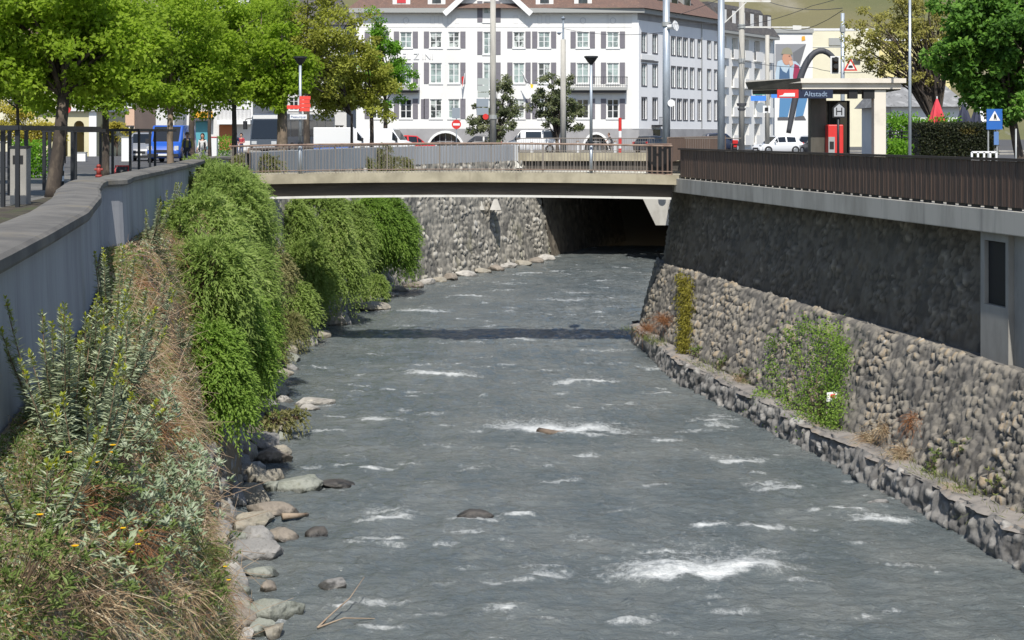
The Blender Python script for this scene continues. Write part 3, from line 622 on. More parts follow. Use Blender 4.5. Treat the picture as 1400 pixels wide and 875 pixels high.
m_pale = leafmat('pale_leaf', [(0, (.13,.19,.085)), (.5, (.28,.35,.21)), (1, (.45,.50,.37))], .25, .6)
m_herb = leafmat('herb_leaf', [(0, (.06,.10,.02)), (.5, (.15,.215,.05)), (1, (.26,.32,.10))], .35)
m_bud = leafmat('yellow_bud', [(0, (.24,.30,.03)), (1, (.45,.46,.05))], .3)
m_flower = leafmat('yellow_flower', [(0, (.75,.42,.01)), (1, (.85,.58,.02))], .3)
m_straw = leafmat('straw', [(0, (.22,.14,.08)), (.4, (.38,.27,.16)), (.8, (.50,.40,.25)), (1, (.58,.50,.36))], .2, .7)
m_rust = leafmat('rusty_straw', [(0, (.17,.075,.035)), (1, (.38,.19,.09))], .2, .7)
m_grass = leafmat('bank_grass', [(0, (.10,.12,.03)), (.5, (.19,.24,.06)), (1, (.31,.33,.12))], .35)
m_moss = leafmat('wall_moss', [(0, (.12,.11,.015)), (1, (.30,.27,.04))], .3)
m_twig = mat('twig', (.16,.11,.07), .9)
m_log = mat('wet_log', (.20,.15,.11), .7, [((.10,.075,.055), 5., S0, .45, .6)])
m_driftwood = mat('driftwood', (.33,.26,.19), .85, [((.25,.17,.11), 6., (1,1,1), .5, .65)])

def shrub(name, lobes, n, L, leaf, m, parent, part='foliage', droop=.9, per=16, up=.35, tone0=.45, tone_j=.35, mask=None, streak=0.):
    """arching leafy twigs springing from ellipsoid lobes [(centre, radii)]"""
    parts = []; vol = np.array([r[0]*r[2]+r[1]*r[2]+r[0]*r[1] for _, r in lobes]); cnt = (n*vol/vol.sum()).astype(int)
    for (c, r), k in zip(lobes, cnt):
        d = rdir(int(k*1.6)); d = d[(d[:,1] < .55) & (d[:,2] > -.75)][:k]; k = len(d); r = np.array(r)
        lump = 1+.28*fbm(d*2.1+np.array(c)*.7, 3, 12); P0 = np.array(c)+d*r*(.80*lump)[:,None]*RNG.uniform(.72, 1.04, (k, 1))
        nrm_ = unit(d/r); D = unit(nrm_+np.array([0, 0, up])+.45*RNG.normal(size=(k, 3))); Lk = L*RNG.uniform(.55, 1.25, k)
        tone_c = tone0+.30*fbm(P0*.9, 2, 77)+.16*RNG.normal(size=k)*tone_j
        for j in range(per):
            t = (j+RNG.uniform(0, 1, k))/per; P = P0+D*(Lk*t)[:,None]; P[:,2] -= droop*Lk*t*t*(.6+.4*(1-D[:,2]))
            tan = D.copy(); tan[:,2] -= 2*droop*t*.6; ld = unit(unit(tan)*.8+.55*rdir(k)); up_ = unit(nrm_*.55+.5*rdir(k)+np.array([0, -.3, .5]))
            parts.append(leaf_quads(P, ld, up_, leaf[0]*RNG.uniform(.7, 1.25, k), leaf[1]*RNG.uniform(.8, 1.2, k), np.clip(tone_c+.22*t+.12*RNG.normal(size=k), 0, 1), .15))
    V, Q, T = join_np(parts)
    return mesh_np(part, V, Q, m, parent, {'tone': T}, smooth=False)
def twigs(name, P0, P1, r, m, parent, sag=.0, n=4):
    b = MB()
    for a, c in zip(P0, P1):
        a = np.array(a); c = np.array(c); pts = [a+(c-a)*t-np.array([0, 0, sag*4*t*(t-1)*-1*0+sag*t*t]) for t in np.linspace(0, 1, 4)]
        b.tube(pts, [r, r*.8, r*.6, r*.3], n, cap=False)
    return b.build(name, m, parent, world=True)
def core(parent, lobes, m, s=.72):
    """dense inner branches of a shrub"""
    b = MB(); c0, r0 = lobes[0]; foot = np.array(c0)+np.array([-.3*r0[0], .6*r0[1], -.5*r0[2]])
    for c, r in lobes:
        c = np.array(c); base = c+np.array([-.3*r[0], .6*r[1], -.5*r[2]]); b.tube([foot, (foot+base)/2, base], [.06, .05, .04], 5, cap=False)
        for q in rdir(34):
            e = c+q*np.array(r)*s; mid = (base+e)/2+rdir(1)[0]*.15*r[2]; b.tube([base, mid, e], [.035, .022, .008], 4, cap=False)
    b.build('branch_tangle', m, parent, world=True)
def lobe(px, py, D, rx, ry, rz): p = at(px, py, D); return ((p.x, p.y, p.z), (rx, ry, rz))
def blobe(px, py, rx, ry, rz, out=.35): p = bank_find(px, py); return ((p.x+out, p.y-.25, p.z+.1), (rx, ry, rz))
def make_shrub(label, lobes, n, L, leaf, m, cat='shrub', name='shrub', group='shrubs hanging over the bank', **k):
    c = lobes[0][0]; e = empty(name, (c[0], c[1], min(l[0][2]-l[1][2] for l in lobes)), 0, label, cat, group)
    shrub('foliage', lobes, n, L, leaf, m, e, **k); core(e, lobes, m_twig); return e
make_shrub('big bright green mounded shrub spilling over the bank just before the footbridge', [blobe(285,300,1.45,1.3,1.5,.5), blobe(255,340,1.1,1.1,1.3,.3), lobe(322,278,53,1.0,1.1,1.2), lobe(275,255,52,1.15,1.,.85), lobe(312,330,48,1.0,1.1,1.6), blobe(262,392,.95,1.,1.1,.4), blobe(300,385,.9,1.,1.1,.5)], 6800, .66, (.13,.034), m_shrub)
make_shrub('fresh green hanging shrub with a dark shaded side above the pale boulders', [blobe(285,430,.9,.9,1.0,.35), blobe(312,440,.9,.9,.9,.5), blobe(300,490,.8,.8,1.1,.45), blobe(275,500,.62,.8,.9,.3), blobe(288,545,.55,.7,.7,.35), lobe(328,430,42,.6,.8,.9)], 6400, .44, (.10,.034), m_shrub_fresh, tone0=.55)
make_shrub('small olive green shrub tucked between the mounded shrub and the shaded gap', [lobe(366,372,50,.75,.6,.85), lobe(345,395,48,.75,.6,.9)], 1300, .42, (.09,.035), m_shrub_dry, tone0=.6)
make_shrub('wide grass-green trailing shrub below the middle of the footbridge', [lobe(425,315,69,2.0,1.3,1.7), lobe(470,325,73,1.3,1.1,1.8), lobe(415,375,66,1.35,1.,1.5), lobe(455,372,69,1.2,1.,1.3), lobe(400,322,67,.9,1.,1.5), lobe(398,415,62,.8,.8,.9)], 7000, .66, (.15,.042), m_shrub, tone0=.5)
make_shrub('round deep green shrub hanging in front of the pale stone river wall', [lobe(528,308,80,1.25,1.1,1.6), lobe(540,340,81,1.0,.9,1.5), lobe(508,300,79,1.1,.9,1.2), lobe(548,320,81,.8,.8,1.3)], 3600, .6, (.15,.042), m_shrub_fresh, tone0=.48)
make_shrub('grey-green bushy plant growing up behind the footbridge railing, close to its landing', [lobe(346,226,64,1.3,.5,.38), lobe(318,232,63,.7,.5,.4)], 700, .35, (.11,.03), m_shrub_dry, tone0=.4)
make_shrub('tufted olive plants on the wall top behind the footbridge railing', [lobe(540,228,85,1.1,.5,.5), lobe(525,214,85,.35,.3,.7), lobe(490,226,83,.8,.4,.5)], 800, .35, (.12,.03), m_shrub_dry, tone0=.45)
make_shrub('dusky green shrub leaning against the grey parapet beside the big mounded shrub', [lobe(243,262,46,.42,.5,.75), lobe(262,248,49,.5,.5,.45)], 800, .3, (.08,.03), m_shrub_dry, tone0=.18)
make_shrub('low bright green bush with grassy tips at the water edge before the pale wall', [lobe(512,392,78,.62,.5,.55)], 420, .4, (.11,.035), m_shrub, tone0=.6)
make_shrub('olive grassy shrub on the footing beside the shaded gap', [lobe(392,448,60,.62,.5,.5), lobe(368,470,56,.55,.5,.8)], 900, .5, (.12,.022), m_shrub_dry, tone0=.55)
make_shrub('yellowish leafy branch reaching from the dark gap over the boulders', [lobe(380,575,43,.42,.35,.16), lobe(405,570,43.5,.3,.3,.1)], 150, .3, (.08,.035), m_shrub_dry, tone0=.65)

# --- stem plants -------------------------------------------------------------
def spire_plant(loc, h, stems, label, lean=(.1, -.05), leafm=None, L=.095):
    """upright stems with narrow leaves all along and yellow-green bud tips"""
    sb = MB(); parts = []; bp = []
    for k in range(stems):
        a = RNG.uniform(0, 6.28); r = RNG.uniform(.03, .17); hk = h*RNG.uniform(.55, 1.1)
        b0 = np.array([math.cos(a)*r*.7, math.sin(a)*r*.7, -.06]); tip = b0+np.array([math.cos(a)*r*2.2+lean[0]*hk, math.sin(a)*r*2.2+lean[1]*hk, hk]); mid = (b0+tip)/2+np.array([math.cos(a), math.sin(a), 0])*hk*.06
        ts = np.linspace(0, 1, 7); C = [(1-t)**2*b0+2*t*(1-t)*mid+t*t*tip for t in ts]; sb.tube(C, [.008*(1-.6*t) for t in ts], 4, cap=False)
        n = int(hk*210); t = RNG.uniform(.05, 1, n); P = ((1-t)**2)[:,None]*b0+(2*t*(1-t))[:,None]*mid+(t*t)[:,None]*tip
        ang = RNG.uniform(0, 6.28, n); D = np.stack([np.cos(ang), np.sin(ang), .8-1.2*(1-t)], 1); Nn = np.array([0, 0, 1.])+.4*rdir(n)
        parts.append(leaf_quads(P, D, Nn, L*(1.3-.85*t)*RNG.uniform(.8, 1.2, n), .021*(1.2-.5*t), np.clip(.42+.35*t+.18*RNG.normal(size=n), 0, 1), .2))
        n = 26; t = RNG.uniform(.86, 1.03, n); bp.append(leaf_quads(b0+(tip-b0)*t[:,None], unit(rdir(n)+np.array([0, 0, 1.])), rdir(n), np.full(n, .034), np.full(n, .017), RNG.uniform(0, 1, n)))
    return tag(plant_mesh('silver_plant', [mb_np(sb, m_twig), join_np(parts)+(leafm or m_silver,), join_np(bp)+(m_bud,)], None, tuple(loc)), label, 'plant', 'silver leaved plants on the bank')
SP = [((66,592),1.0,17,'tallest silver-leaved plant clump against the grey parapet, with yellow bud tips',(.03,-.05)),
 ((100,585),.92,15,'dense silver-leaved clump just towards the river from the tallest one by the parapet',(.06,-.05)),
 ((128,540),.75,9,'silver-leaved plant with yellow tips standing in the dark strip beside the parapet foot',(.12,-.02)),
 ((150,505),.75,9,'slender silver-leaved plant at the end of the dark strip along the parapet',(.1,0)),
 ((20,715),.5,5,'silver-leaved stems at the parapet foot closest to the camera',(.1,-.05)),
 ((88,645),.7,9,'drooping silver-leaved plant below the tallest clump, beside yellow flowers',(.02,-.12)),
 ((118,610),.5,6,'short silver-leaved plant between the dense clump and the dry grass',(.12,-.08)),
 ((206,428),.66,9,'bluish silver plant standing alone on the bank beside the rusty stalks',(.02,0)),
 ((196,330),.85,8,'grey-green spiky plant rising by the sunlit patch of the parapet',(.05,0)),
 ((219,305),.9,8,'grey-green spiky plant with straw behind, under the dusky shrub',(.05,0)),
 ((238,470),.5,6,'silver plant at the stone edge under the hanging shrub',(.1,-.05)),
 ((140,440),.8,5,'dark green spindly plant in the shade of the parapet',(.1,0))]
for (p_, h, n, l, ln) in SP: spire_plant(bank_find(*p_)+Vector((.16, -.05, 0)), h*1.05, n, l, ln)
def rosette_plant(loc, r, n, label, m, L=.1, W=.03, name='leafy_herb', flowers=0, group='low herbs on the bank', hgt=.16):
    parts = []; b = MB(); fl = []
    for k in range(max(n, 22)):
        q = 10; c = RNG.normal(size=3)*np.array([r*.6, r*.85, r*.6])+np.array([.18*r+.07, -.03, hgt*RNG.uniform(.3, 1.2)]); q = 10; a = np.arange(q)*2.4+RNG.uniform(0, 6)
        D = np.stack([np.cos(a)+.35, np.sin(a)-.2, np.full(q, .55)+RNG.uniform(-.3, .5, q)], 1)+.55*rdir(q)
        parts.append(leaf_quads(c[None]+RNG.normal(size=(q, 3))*.012, D, np.array([.2, -.3, 1.])+.3*rdir(q), L*RNG.uniform(.6, 1.2, q), np.full(q, W), np.clip(.55+.22*RNG.normal()+.15*RNG.normal(size=q), 0, 1), .2))
        b.tube([(c[0]*.5-.08, c[1]*.6, c[2]*.3-.06), tuple(c)], [.003, .002], 4, cap=False)
    for k in range(flowers):
        f = np.array([RNG.normal()*r*.5+.18, RNG.normal()*r*.55-.1, hgt*1.2+RNG.uniform(.06, .2)]); q = 22; a = np.arange(q)*6.283/q; D = np.stack([np.cos(a), np.sin(a), np.full(q, .35)], 1)
        fl.append(leaf_quads(np.repeat(f[None], q, 0), D, np.array([0, -.5, 1.])+.1*rdir(q), np.full(q, .021), np.full(q, .010), RNG.uniform(0, 1, q))); b.tube([(f[0]*.4-.05, f[1]*.6, -.05), tuple(f)], [.005, .003], 4, cap=False)
    return tag(plant_mesh(name+('' if 'herb' not in name else '_plant'), [mb_np(b, m_twig), join_np(parts)+(m,), (join_np(fl)+(m_flower,)) if fl else None], None, tuple(loc)), label, 'plant', group)
for (p_, r, n, l) in [((212,562),.16,12,'pale woolly-leaved herb high on the dry bank beside the fallen stone'), ((192,600),.18,14,'pale woolly herb pair with long leaves under the dry grass arch'), ((150,622),.2,16,'pale green herb with broad pointed leaves beside the yellow flowers by the parapet'), ((160,690),.2,18,'pale herb cluster in the middle of the dry slope'), ((226,690),.30,52,'widest pale woolly herb patch at the stone edge by the round boulders'), ((205,730),.26,40,'pale herb patch at the lower side of the widest woolly patch'), ((245,655),.2,22,'pale herb patch climbing the stone edge above the widest woolly patch'), ((255,610),.16,12,'small pale herb under the hanging shrub tip at the stone edge'), ((90,780),.2,20,'bluish pale herb among dry stalks low in the photo'), ((175,770),.18,14,'small pale herb beside the lone yellow flower mid slope')]:
    rosette_plant(bank_find(*p_), r*1.05, int(n*1.9), l, m_pale if 'bluish' not in l else m_silver, .07, .021)
for (p_, r, n, f, l) in [((72,690),.2,36,2,'bright green herb with yellow flowers at the parapet foot'), ((112,680),.18,30,3,'bright green herb with a trio of yellow flowers next to the rusty seed heads'), ((118,790),.16,16,1,'green herb with one yellow flower among dry stalks'), ((172,800),.24,36,3,'mounded green herb with yellow flowers in the middle of the lower slope'), ((275,830),.14,22,2,'green herb with two yellow flowers by the lowest boulders'), ((30,815),.3,60,2,'lush ferny green herb patch in the corner of the photo'), ((140,695),.12,14,0,'small bright green broadleaf herb without flowers on the slope'), ((285,772),.16,30,0,'green and yellow grassy herb overhanging the stone edge by the grey slab')]:
    rosette_plant(bank_find(*p_), r*1.1, int(n*1.5), l, m_herb, .055, .017, 'flowering_herb' if f else 'green_herb', f, 'green herbs on the bank')
def tuft(loc, n, L, label, m, spread=.75, dirv=(.35, -.25, .8), name='dry_tuft', cat='grass tuft', group='grass tufts on the bank', droop=.7, W=.009, r=.07):
    n = max(230, int(n*.7)); L = L*.8; r = r*.85; P = RNG.normal(size=(n, 3))*r*np.array([1.3, 2.2, .9]); D = unit(np.array(dirv)+spread*RNG.normal(size=(n, 3))); Ls = L*RNG.uniform(.4, 1.15, n); parts = []; tn = RNG.uniform(0, 1, n); A = P
    for j in range(4):
        B = P+D*(Ls*(j+1)/4)[:,None]; B[:,2] -= droop*Ls*((j+1)/4)**2*.8
        parts.append(leaf_quads(A-(B-A)*.25, B-A, rdir(n), np.linalg.norm(B-A, axis=1)*1.5, np.full(n, W*(1-.18*j)), np.clip(tn+.1*RNG.normal(size=n), 0, 1))); A = B
    return tag(plant_mesh(name, [join_np(parts)+(m,)], None, tuple(loc)), label, cat, group)
for (p_, n, L, l, m, dv) in [((238,345),420,.9,'largest straw-coloured grass fan below the dusky shrub',m_straw,(.45,-.2,.55)), ((262,365),380,.85,'reddish brown fine grass plume beside the mounded shrub',m_rust,(.5,-.3,.1)), ((178,385),200,.6,'rusty red dock stalks hanging near the parapet shadow end',m_rust,(.25,-.2,-.4)), ((196,470),300,.6,'dry straw tuft beside the bluish silver plant',m_straw,(.3,-.4,.2)), ((176,520),420,.55,'arching pale straw tuft in the middle of the upper slope',m_straw,(.4,-.3,.4)), ((222,535),260,.5,'straw tuft over the fallen stone under the hanging shrub',m_straw,(.3,-.3,.2)), ((205,585),240,.5,'rusty grass tuft by the pale woolly herb pair',m_rust,(.3,-.3,.2)), ((150,745),420,.6,'fan of brown dead stalks in the middle of the lower slope',m_rust,(.5,-.2,.25)), ((235,820),300,.5,'straw tuft above the lowest boulders',m_straw,(.4,-.3,.2)), ((60,760),260,.65,'tangle of pale dead stalks near the parapet foot low in the photo',m_straw,(.6,-.1,.2)), ((110,840),420,.6,'thick brown straw tangle at the bottom edge of the photo',m_straw,(.4,-.2,.3)), ((262,700),200,.4,'straw tuft hanging over the stone edge by the oval boulder',m_straw,(.4,-.2,0)), ((95,700),160,.5,'rusty brown seed-head tuft beside the yellow flowers',m_rust,(.4,-.2,.4))]:
    tuft(bank_find(*p_), n, L, l, m, dirv=dv)
for (p_, n, L, l, dv) in [((288,800),260,.42,'green grass tuft on the stone edge near the grey slab boulder',(.3,-.2,.9)), ((250,590),160,.4,'short green grass below the hanging shrub',(.3,-.2,.8)), ((180,365),160,.45,'yellow-green grass at the foot of the sunlit parapet patch',(.2,-.2,.9)), ((270,760),200,.4,'yellowing grass tuft by the grassy herb at the stone edge',(.4,-.2,.6))]:
    tuft(bank_find(*p_), n, L, l, m_grass, dirv=dv, name='grass_tuft')
# loose cover of the bank: dead grass and tiny weeds nobody could count
def cover(name, n, L, W, m, per, umax=.76, lo=6.5, hi=46, pw=1.6, dirv=(.45, -.25, .4), sp=.65, patch=None, droop=.8):
    y = lo*(hi/lo)**(RNG.uniform(0, 1, n)**pw); u = RNG.uniform(.0, umax, n); P = bank_pt(y, u); 
    if patch is not None:
        f = fbm(P*np.array([.9, .6, .9])+patch, 3, int(patch)); P = P[f > -.08]; 
    P = P[(P[:,1] < 42)|(P[:,2] > -2.5)]; n = len(P); sc = np.clip(P[:,1]/14, .6, 2.4)**.7
    P = P+np.array([.05, 0, .02])*RNG.uniform(0, 1, (n, 1)); D = unit(np.array(dirv)+sp*RNG.normal(size=(n, 3))); Ls = L*RNG.uniform(.35, 1.2, n)*sc; parts = []; tn = np.clip(.5+.35*fbm(P*1.3, 2, 5)+.25*RNG.normal(size=n), 0, 1); A = P
    for j in range(per):
        t1 = (j+1)/per; B = P+D*(Ls*t1)[:,None]; B[:,2] -= droop*Ls*t1*t1*.6
        parts.append(leaf_quads(A-(B-A)*.2*(per > 1), B-A, rdir(n), np.linalg.norm(B-A, axis=1)*(1.4 if per > 1 else 1), W*sc*(1-.15*j), tn)); A = B
    V, Q, T = join_np(parts); return tag(mesh_np(name, V, Q, m, None, {'tone': T}, smooth=False), kind='stuff')
tag(cover('dead_grass', 24000, .24, .0052, m_straw, 3, dirv=(.25, -.1, .2), sp=1.3), 'tangled straw-coloured dead grass over the bank', 'grass')
tag(cover('rusty_stalks', 8000, .28, .006, m_rust, 3, patch=3., sp=1.3), 'rusty brown dead stalks over the bank', 'grass')
tag(cover('leaf_litter', 42000, .04, .02, m_straw, 1, sp=1.5), 'dry fallen leaves caught all over the bank', 'leaves')
tag(cover('bank_weeds', 46000, .042, .019, m_herb, 1, patch=11., sp=1.), 'small green weeds between the dead grass', 'weeds')
tag(cover('bank_grass', 30000, .18, .008, m_grass, 2, patch=23., dirv=(.35, -.25, .9)), 'thin olive grass between the dead stalks', 'grass')
tag(cover('pale_weeds', 56000, .048, .016, m_pale, 1, patch=37., sp=1.), 'tiny pale weeds over the bank', 'weeds')
tag(cover('shade_weeds', 9000, .08, .03, m_herb, 1, umax=.16, patch=None, sp=1., lo=6.5, hi=30), 'green weeds along the parapet foot', 'weeds')
def stalks(n):
    """long crossing dead stems, thin and stiff"""
    y = 14*(36/14)**(RNG.uniform(0, 1, n)**1.3); P = bank_pt(y, RNG.uniform(.05, .74, n))+np.array([.06, 0, .05]); b = MB()
    for p in P:
        d = unit(np.array([RNG.normal()*.5+.3, RNG.normal()*.6, RNG.normal()*.55]))*RNG.uniform(.25, .85); k = RNG.normal(size=3)*.05; b.tube([p, p+d*.5+k, p+d+np.array([0, 0, -.06])], [.0045, .0035, .002], 4, cap=False)
    return tag(b.build('dead_stalks', m_deadstem, None), 'long pale dead stems lying criss-cross on the bank', 'stalks', kind='stuff')
m_deadstem = mat('dead_stem', (.42,.32,.22), .8, [((.25,.17,.11), 3., S0, .45, .6)])
stalks(420)
# --- right wall plants -------------------------------------------------------
def rwall_pt(px, py, o, zz=None):
    """point on the right wall seen at a pixel, o metres proud of its face"""
    k = (px-CX)/F
    for _ in range(12):
        z = EYE-(py-HY)/F*(D if _ else 40.); off = (-.05+lip_taper(D if _ else 40)*0)+np.interp(-z, [3.4, 5.8], [0, 1.05])+o; D = (6.1+59.6*.181-off*1.016)/(k+.181)
    return Vector((k*D, D, EYE-(py-HY)/F*D))
e = empty('climbing_shrub', tuple(rwall_pt(1110, 575, .2)), 0, 'bright green climbing shrub growing up the sunlit rubble wall', 'shrub')
RNG2 = np.random.default_rng(3)
parts = []; br = MB()
root = np.array(rwall_pt(1118, 572, .05))
tips = [(1062,470),(1085,462),(1105,448),(1125,455),(1142,452),(1155,475),(1150,500),(1135,520),(1150,545),(1120,500),(1095,490),(1060,505),(1045,545),(1065,560),(1090,575),(1120,585),(1140,570),(1100,550),(1130,545),(1075,530),(1158,490),(1148,468),(1110,530),(1085,585),(1105,592),(1055,565),(1125,478),(1140,535),(1146,515),(1068,580),(1035,558),(1028,570),(1042,572),(1058,585),(1075,592),(1090,596),(1112,598),(1130,590),(1145,580),(1050,548),(1080,556),(1105,566),(1128,572),(1092,584),(1150,556),(1118,588)]
for tpx in tips:
    tp = np.array(rwall_pt(*tpx, RNG2.uniform(.05, .3))); mid = (root+tp)/2+np.array([-.1, 0, .12]); C = [root, (root+mid)/2, mid, (mid+tp)/2, tp]; br.tube(C, [.014, .011, .009, .006, .003], 4, cap=False)
    n = 210; c = tp+RNG.normal(size=(n, 3))*np.array([.15, .30, .19])+np.array([-.08, 0, 0]); parts.append(leaf_quads(c, rdir(n)+np.array([-.4, -.3, .1]), np.array([-.5, -.5, .6])+.5*rdir(n), .075*RNG.uniform(.6, 1.2, n), np.full(n, .045), np.clip(.55+.2*RNG.normal(size=n)+.15*RNG2.normal(), 0, 1), .15))
V, Q, T = join_np(parts); mesh_np('foliage', V, Q, m_shrub_fresh, e, {'tone': T}, smooth=False); br.build('branches', m_twig, e, world=True)
p = rwall_pt(1137, 542, .42)
TS = empty('trash_scrap', tuple(p), .3, 'crumpled white printed scrap caught in the climbing shrub on the wall', 'litter')
b = MB(); b.hexa([(-.15,-.01,-.12),(.12,-.03,-.14),(.13,-.015,-.14),(-.14,.005,-.12)], [(-.12,.03,.10),(.16,.0,.12),(.17,.015,.12),(-.11,.045,.10)]); b.build('sheet', m_white, TS)
b = MB(); b.hexa([(-.05,-.032,-.02),(.07,-.04,-.03),(.07,-.035,-.03),(-.05,-.027,-.02)], [(-.04,-.015,.06),(.09,-.022,.06),(.09,-.017,.06),(-.04,-.01,.06)]); b.build('print', m_red, TS)
e = empty('hanging_plant', tuple(rwall_pt(936, 470, .1)), 0, 'yellow-green moss strip hanging down the rubble wall near its rounded end', 'plant')
parts = []
for k in range(60):
    py = 378+k*1.75; c = np.array(rwall_pt(937+RNG.normal()*4, py, .1)); n = 60; P = c+RNG.normal(size=(n, 3))*np.array([.09, .2, .12]); parts.append(leaf_quads(P, np.array([-.4, -.3, -.7])+.7*rdir(n), rdir(n), np.full(n, .12), np.full(n, .035), np.clip(.5+.3*RNG.normal(size=n), 0, 1)))
V, Q, T = join_np(parts); mesh_np('moss', V, Q, m_moss, e, {'tone': T}, smooth=False)
def toe_pt(px, py): return rwall_pt(px, py, .05)
for (p_, n, L, l, m, dv, nm) in [((1190,600),160,.45,'dry straw tuft on the footing just past the climbing shrub',m_straw,(-.5,-.3,.6),'dry_tuft'), ((1238,622),220,.55,'long golden grass tuft sprawling over the footing ledge',m_straw,(-.5,-.5,.5),'dry_tuft'), ((1210,590),120,.4,'short yellowed grass tuft at the wall foot between shrub and golden tuft',m_straw,(-.3,-.3,.8),'dry_tuft'), ((1252,575),120,.35,'rusty dry tuft stuck in the wall above the footing',m_rust,(-.4,-.2,.2),'dry_tuft'), ((1015,520),110,.4,'tawny grass tuft on the footing near the moss strip',m_straw,(-.4,-.3,.6),'dry_tuft'), ((885,450),90,.5,'brown dry tuft at the rounded end of the footing',m_rust,(-.2,-.3,.8),'dry_tuft'), ((908,440),90,.7,'thin bare stalks standing at the end of the footing',m_rust,(-.2,-.2,.9),'dry_tuft'), ((1350,705),260,.6,'sprawling yellow-green grass on the footing at the photo edge',m_grass,(-.6,-.4,.4),'grass_tuft')]:
    tuft(toe_pt(*p_), int(n*2.2), L*1.5, l, m, dirv=dv, name=nm, group='grass tufts on the footing', W=.014, r=.085)
for (p_, r, n, l) in [((1275,640),.13,22,'bright green broadleaf weed on the footing beside the golden tuft'), ((1312,622),.12,16,'green weed growing up the wall past the golden tuft'), ((1018,515),.14,16,'small green weed on the footing below the moss strip'), ((985,500),.12,14,'green weed tuft right beside the foot of the moss strip'), ((1365,660),.16,16,'yellowish weed climbing the wall at the photo edge'), ((1270,665),.14,12,'flat green weed hanging on the outer face of the footing'), ((950,485),.12,14,'green weed at the very foot of the moss strip'), ((1330,690),.2,26,'leafy olive weed sprawling on the footing ledge at the photo edge')]:
    rosette_plant(toe_pt(*p_), r*1.7, int(n*2.4), l, m_herb if 'olive' not in l and 'yellow' not in l else m_grass, .085, .03, 'green_herb', 0, 'weeds on the footing', .12)

y_ = 26+36*RNG.uniform(0, 1, 5200)**1.2; o_ = RNG.uniform(.95, 1.6, 5200); keep = fbm(np.stack([y_*.55, y_*0, y_*0], 1), 3, 55)+.25*RNG.normal(size=5200) > .12; y_, o_ = y_[keep], o_[keep]
Pf = np.stack([RAILX(y_)-.984*o_, y_-.178*o_, np.full(len(y_), -5.84)], 1); parts = []; tn = np.clip(.5+.3*RNG.normal(size=len(y_)), 0, 1)
parts.append(leaf_quads(Pf, unit(np.array([-.3, -.2, .8])+.7*rdir(len(Pf))), rdir(len(Pf)), RNG.uniform(.08, .3, len(Pf)), np.full(len(Pf), .014), tn))
V, Q, T = join_np(parts); tag(mesh_np('ledge_grass', V, Q, m_grass, None, {'tone': T}, smooth=False), 'thin yellowish grass growing along the footing ledge of the rubble wall', 'grass', kind='stuff')
# --- boulders -----------------------------------------------------------------
STM = {}
def stone_mat(k, c, c2):
    m = mat('boulder_'+k, c, .85, [(c2, 1.6, S0, .40, .62), ((c[0]*.5, c[1]*.5, c[2]*.48), 5., S0, .54, .70, .75), ((c[0]*1.45, c[1]*1.42, c[2]*1.35), 3.2, (1,1,4), .58, .68, .7), ((c[0]*.35, c[1]*.35, c[2]*.33), 24., S0, .60, .70, .6), ((.13,.12,.035), 1.4, (1,1,1), .62, .74, .45)], (9., S0, .9, .05), obj=True)
    nt = m.node_tree; bs = [n for n in nt.nodes if n.type == 'BSDF_PRINCIPLED'][0]; src = bs.inputs['Base Color'].links[0].from_socket
    g = nd(nt, 'ShaderNodeNewGeometry'); sx = nd(nt, 'ShaderNodeSeparateXYZ'); nt.links.new(g.outputs['Position'], sx.inputs[0]); _, nf = noise_fac(nt, g.outputs['Position'], 4.)
    ad = nd(nt, 'ShaderNodeMath', operation='MULTIPLY_ADD'); ad.inputs[1].default_value = -.35; nt.links.new(nf, ad.inputs[0]); nt.links.new(sx.outputs['Z'], ad.inputs[2])
    wet = nd(nt, 'ShaderNodeMapRange'); wet.inputs['From Min'].default_value = WATER-.06; wet.inputs['From Max'].default_value = WATER-.13; nt.links.new(ad.outputs[0], wet.inputs['Value'])
    nt.links.new(mixc(nt, wet.outputs[0], src, (c[0]*.28, c[1]*.28, c[2]*.27)), bs.inputs['Base Color'])
    rr = nd(nt, 'ShaderNodeMapRange'); rr.inputs['To Min'].default_value = .85; rr.inputs['To Max'].default_value = .3; nt.links.new(wet.outputs[0], rr.inputs['Value']); nt.links.new(rr.outputs[0], bs.inputs['Roughness'])
    return m
m_b = {'beige': stone_mat('beige', (.35,.315,.25), (.27,.25,.205)), 'green': stone_mat('greenish', (.235,.25,.21), (.30,.31,.27)), 'grey': stone_mat('grey', (.235,.23,.22), (.31,.30,.285)), 'brown': stone_mat('brown', (.225,.195,.16), (.29,.25,.205)), 'pale': stone_mat('pale', (.44,.42,.38), (.33,.31,.28)), 'dark': stone_mat('dark', (.055,.05,.045), (.13,.12,.11))}
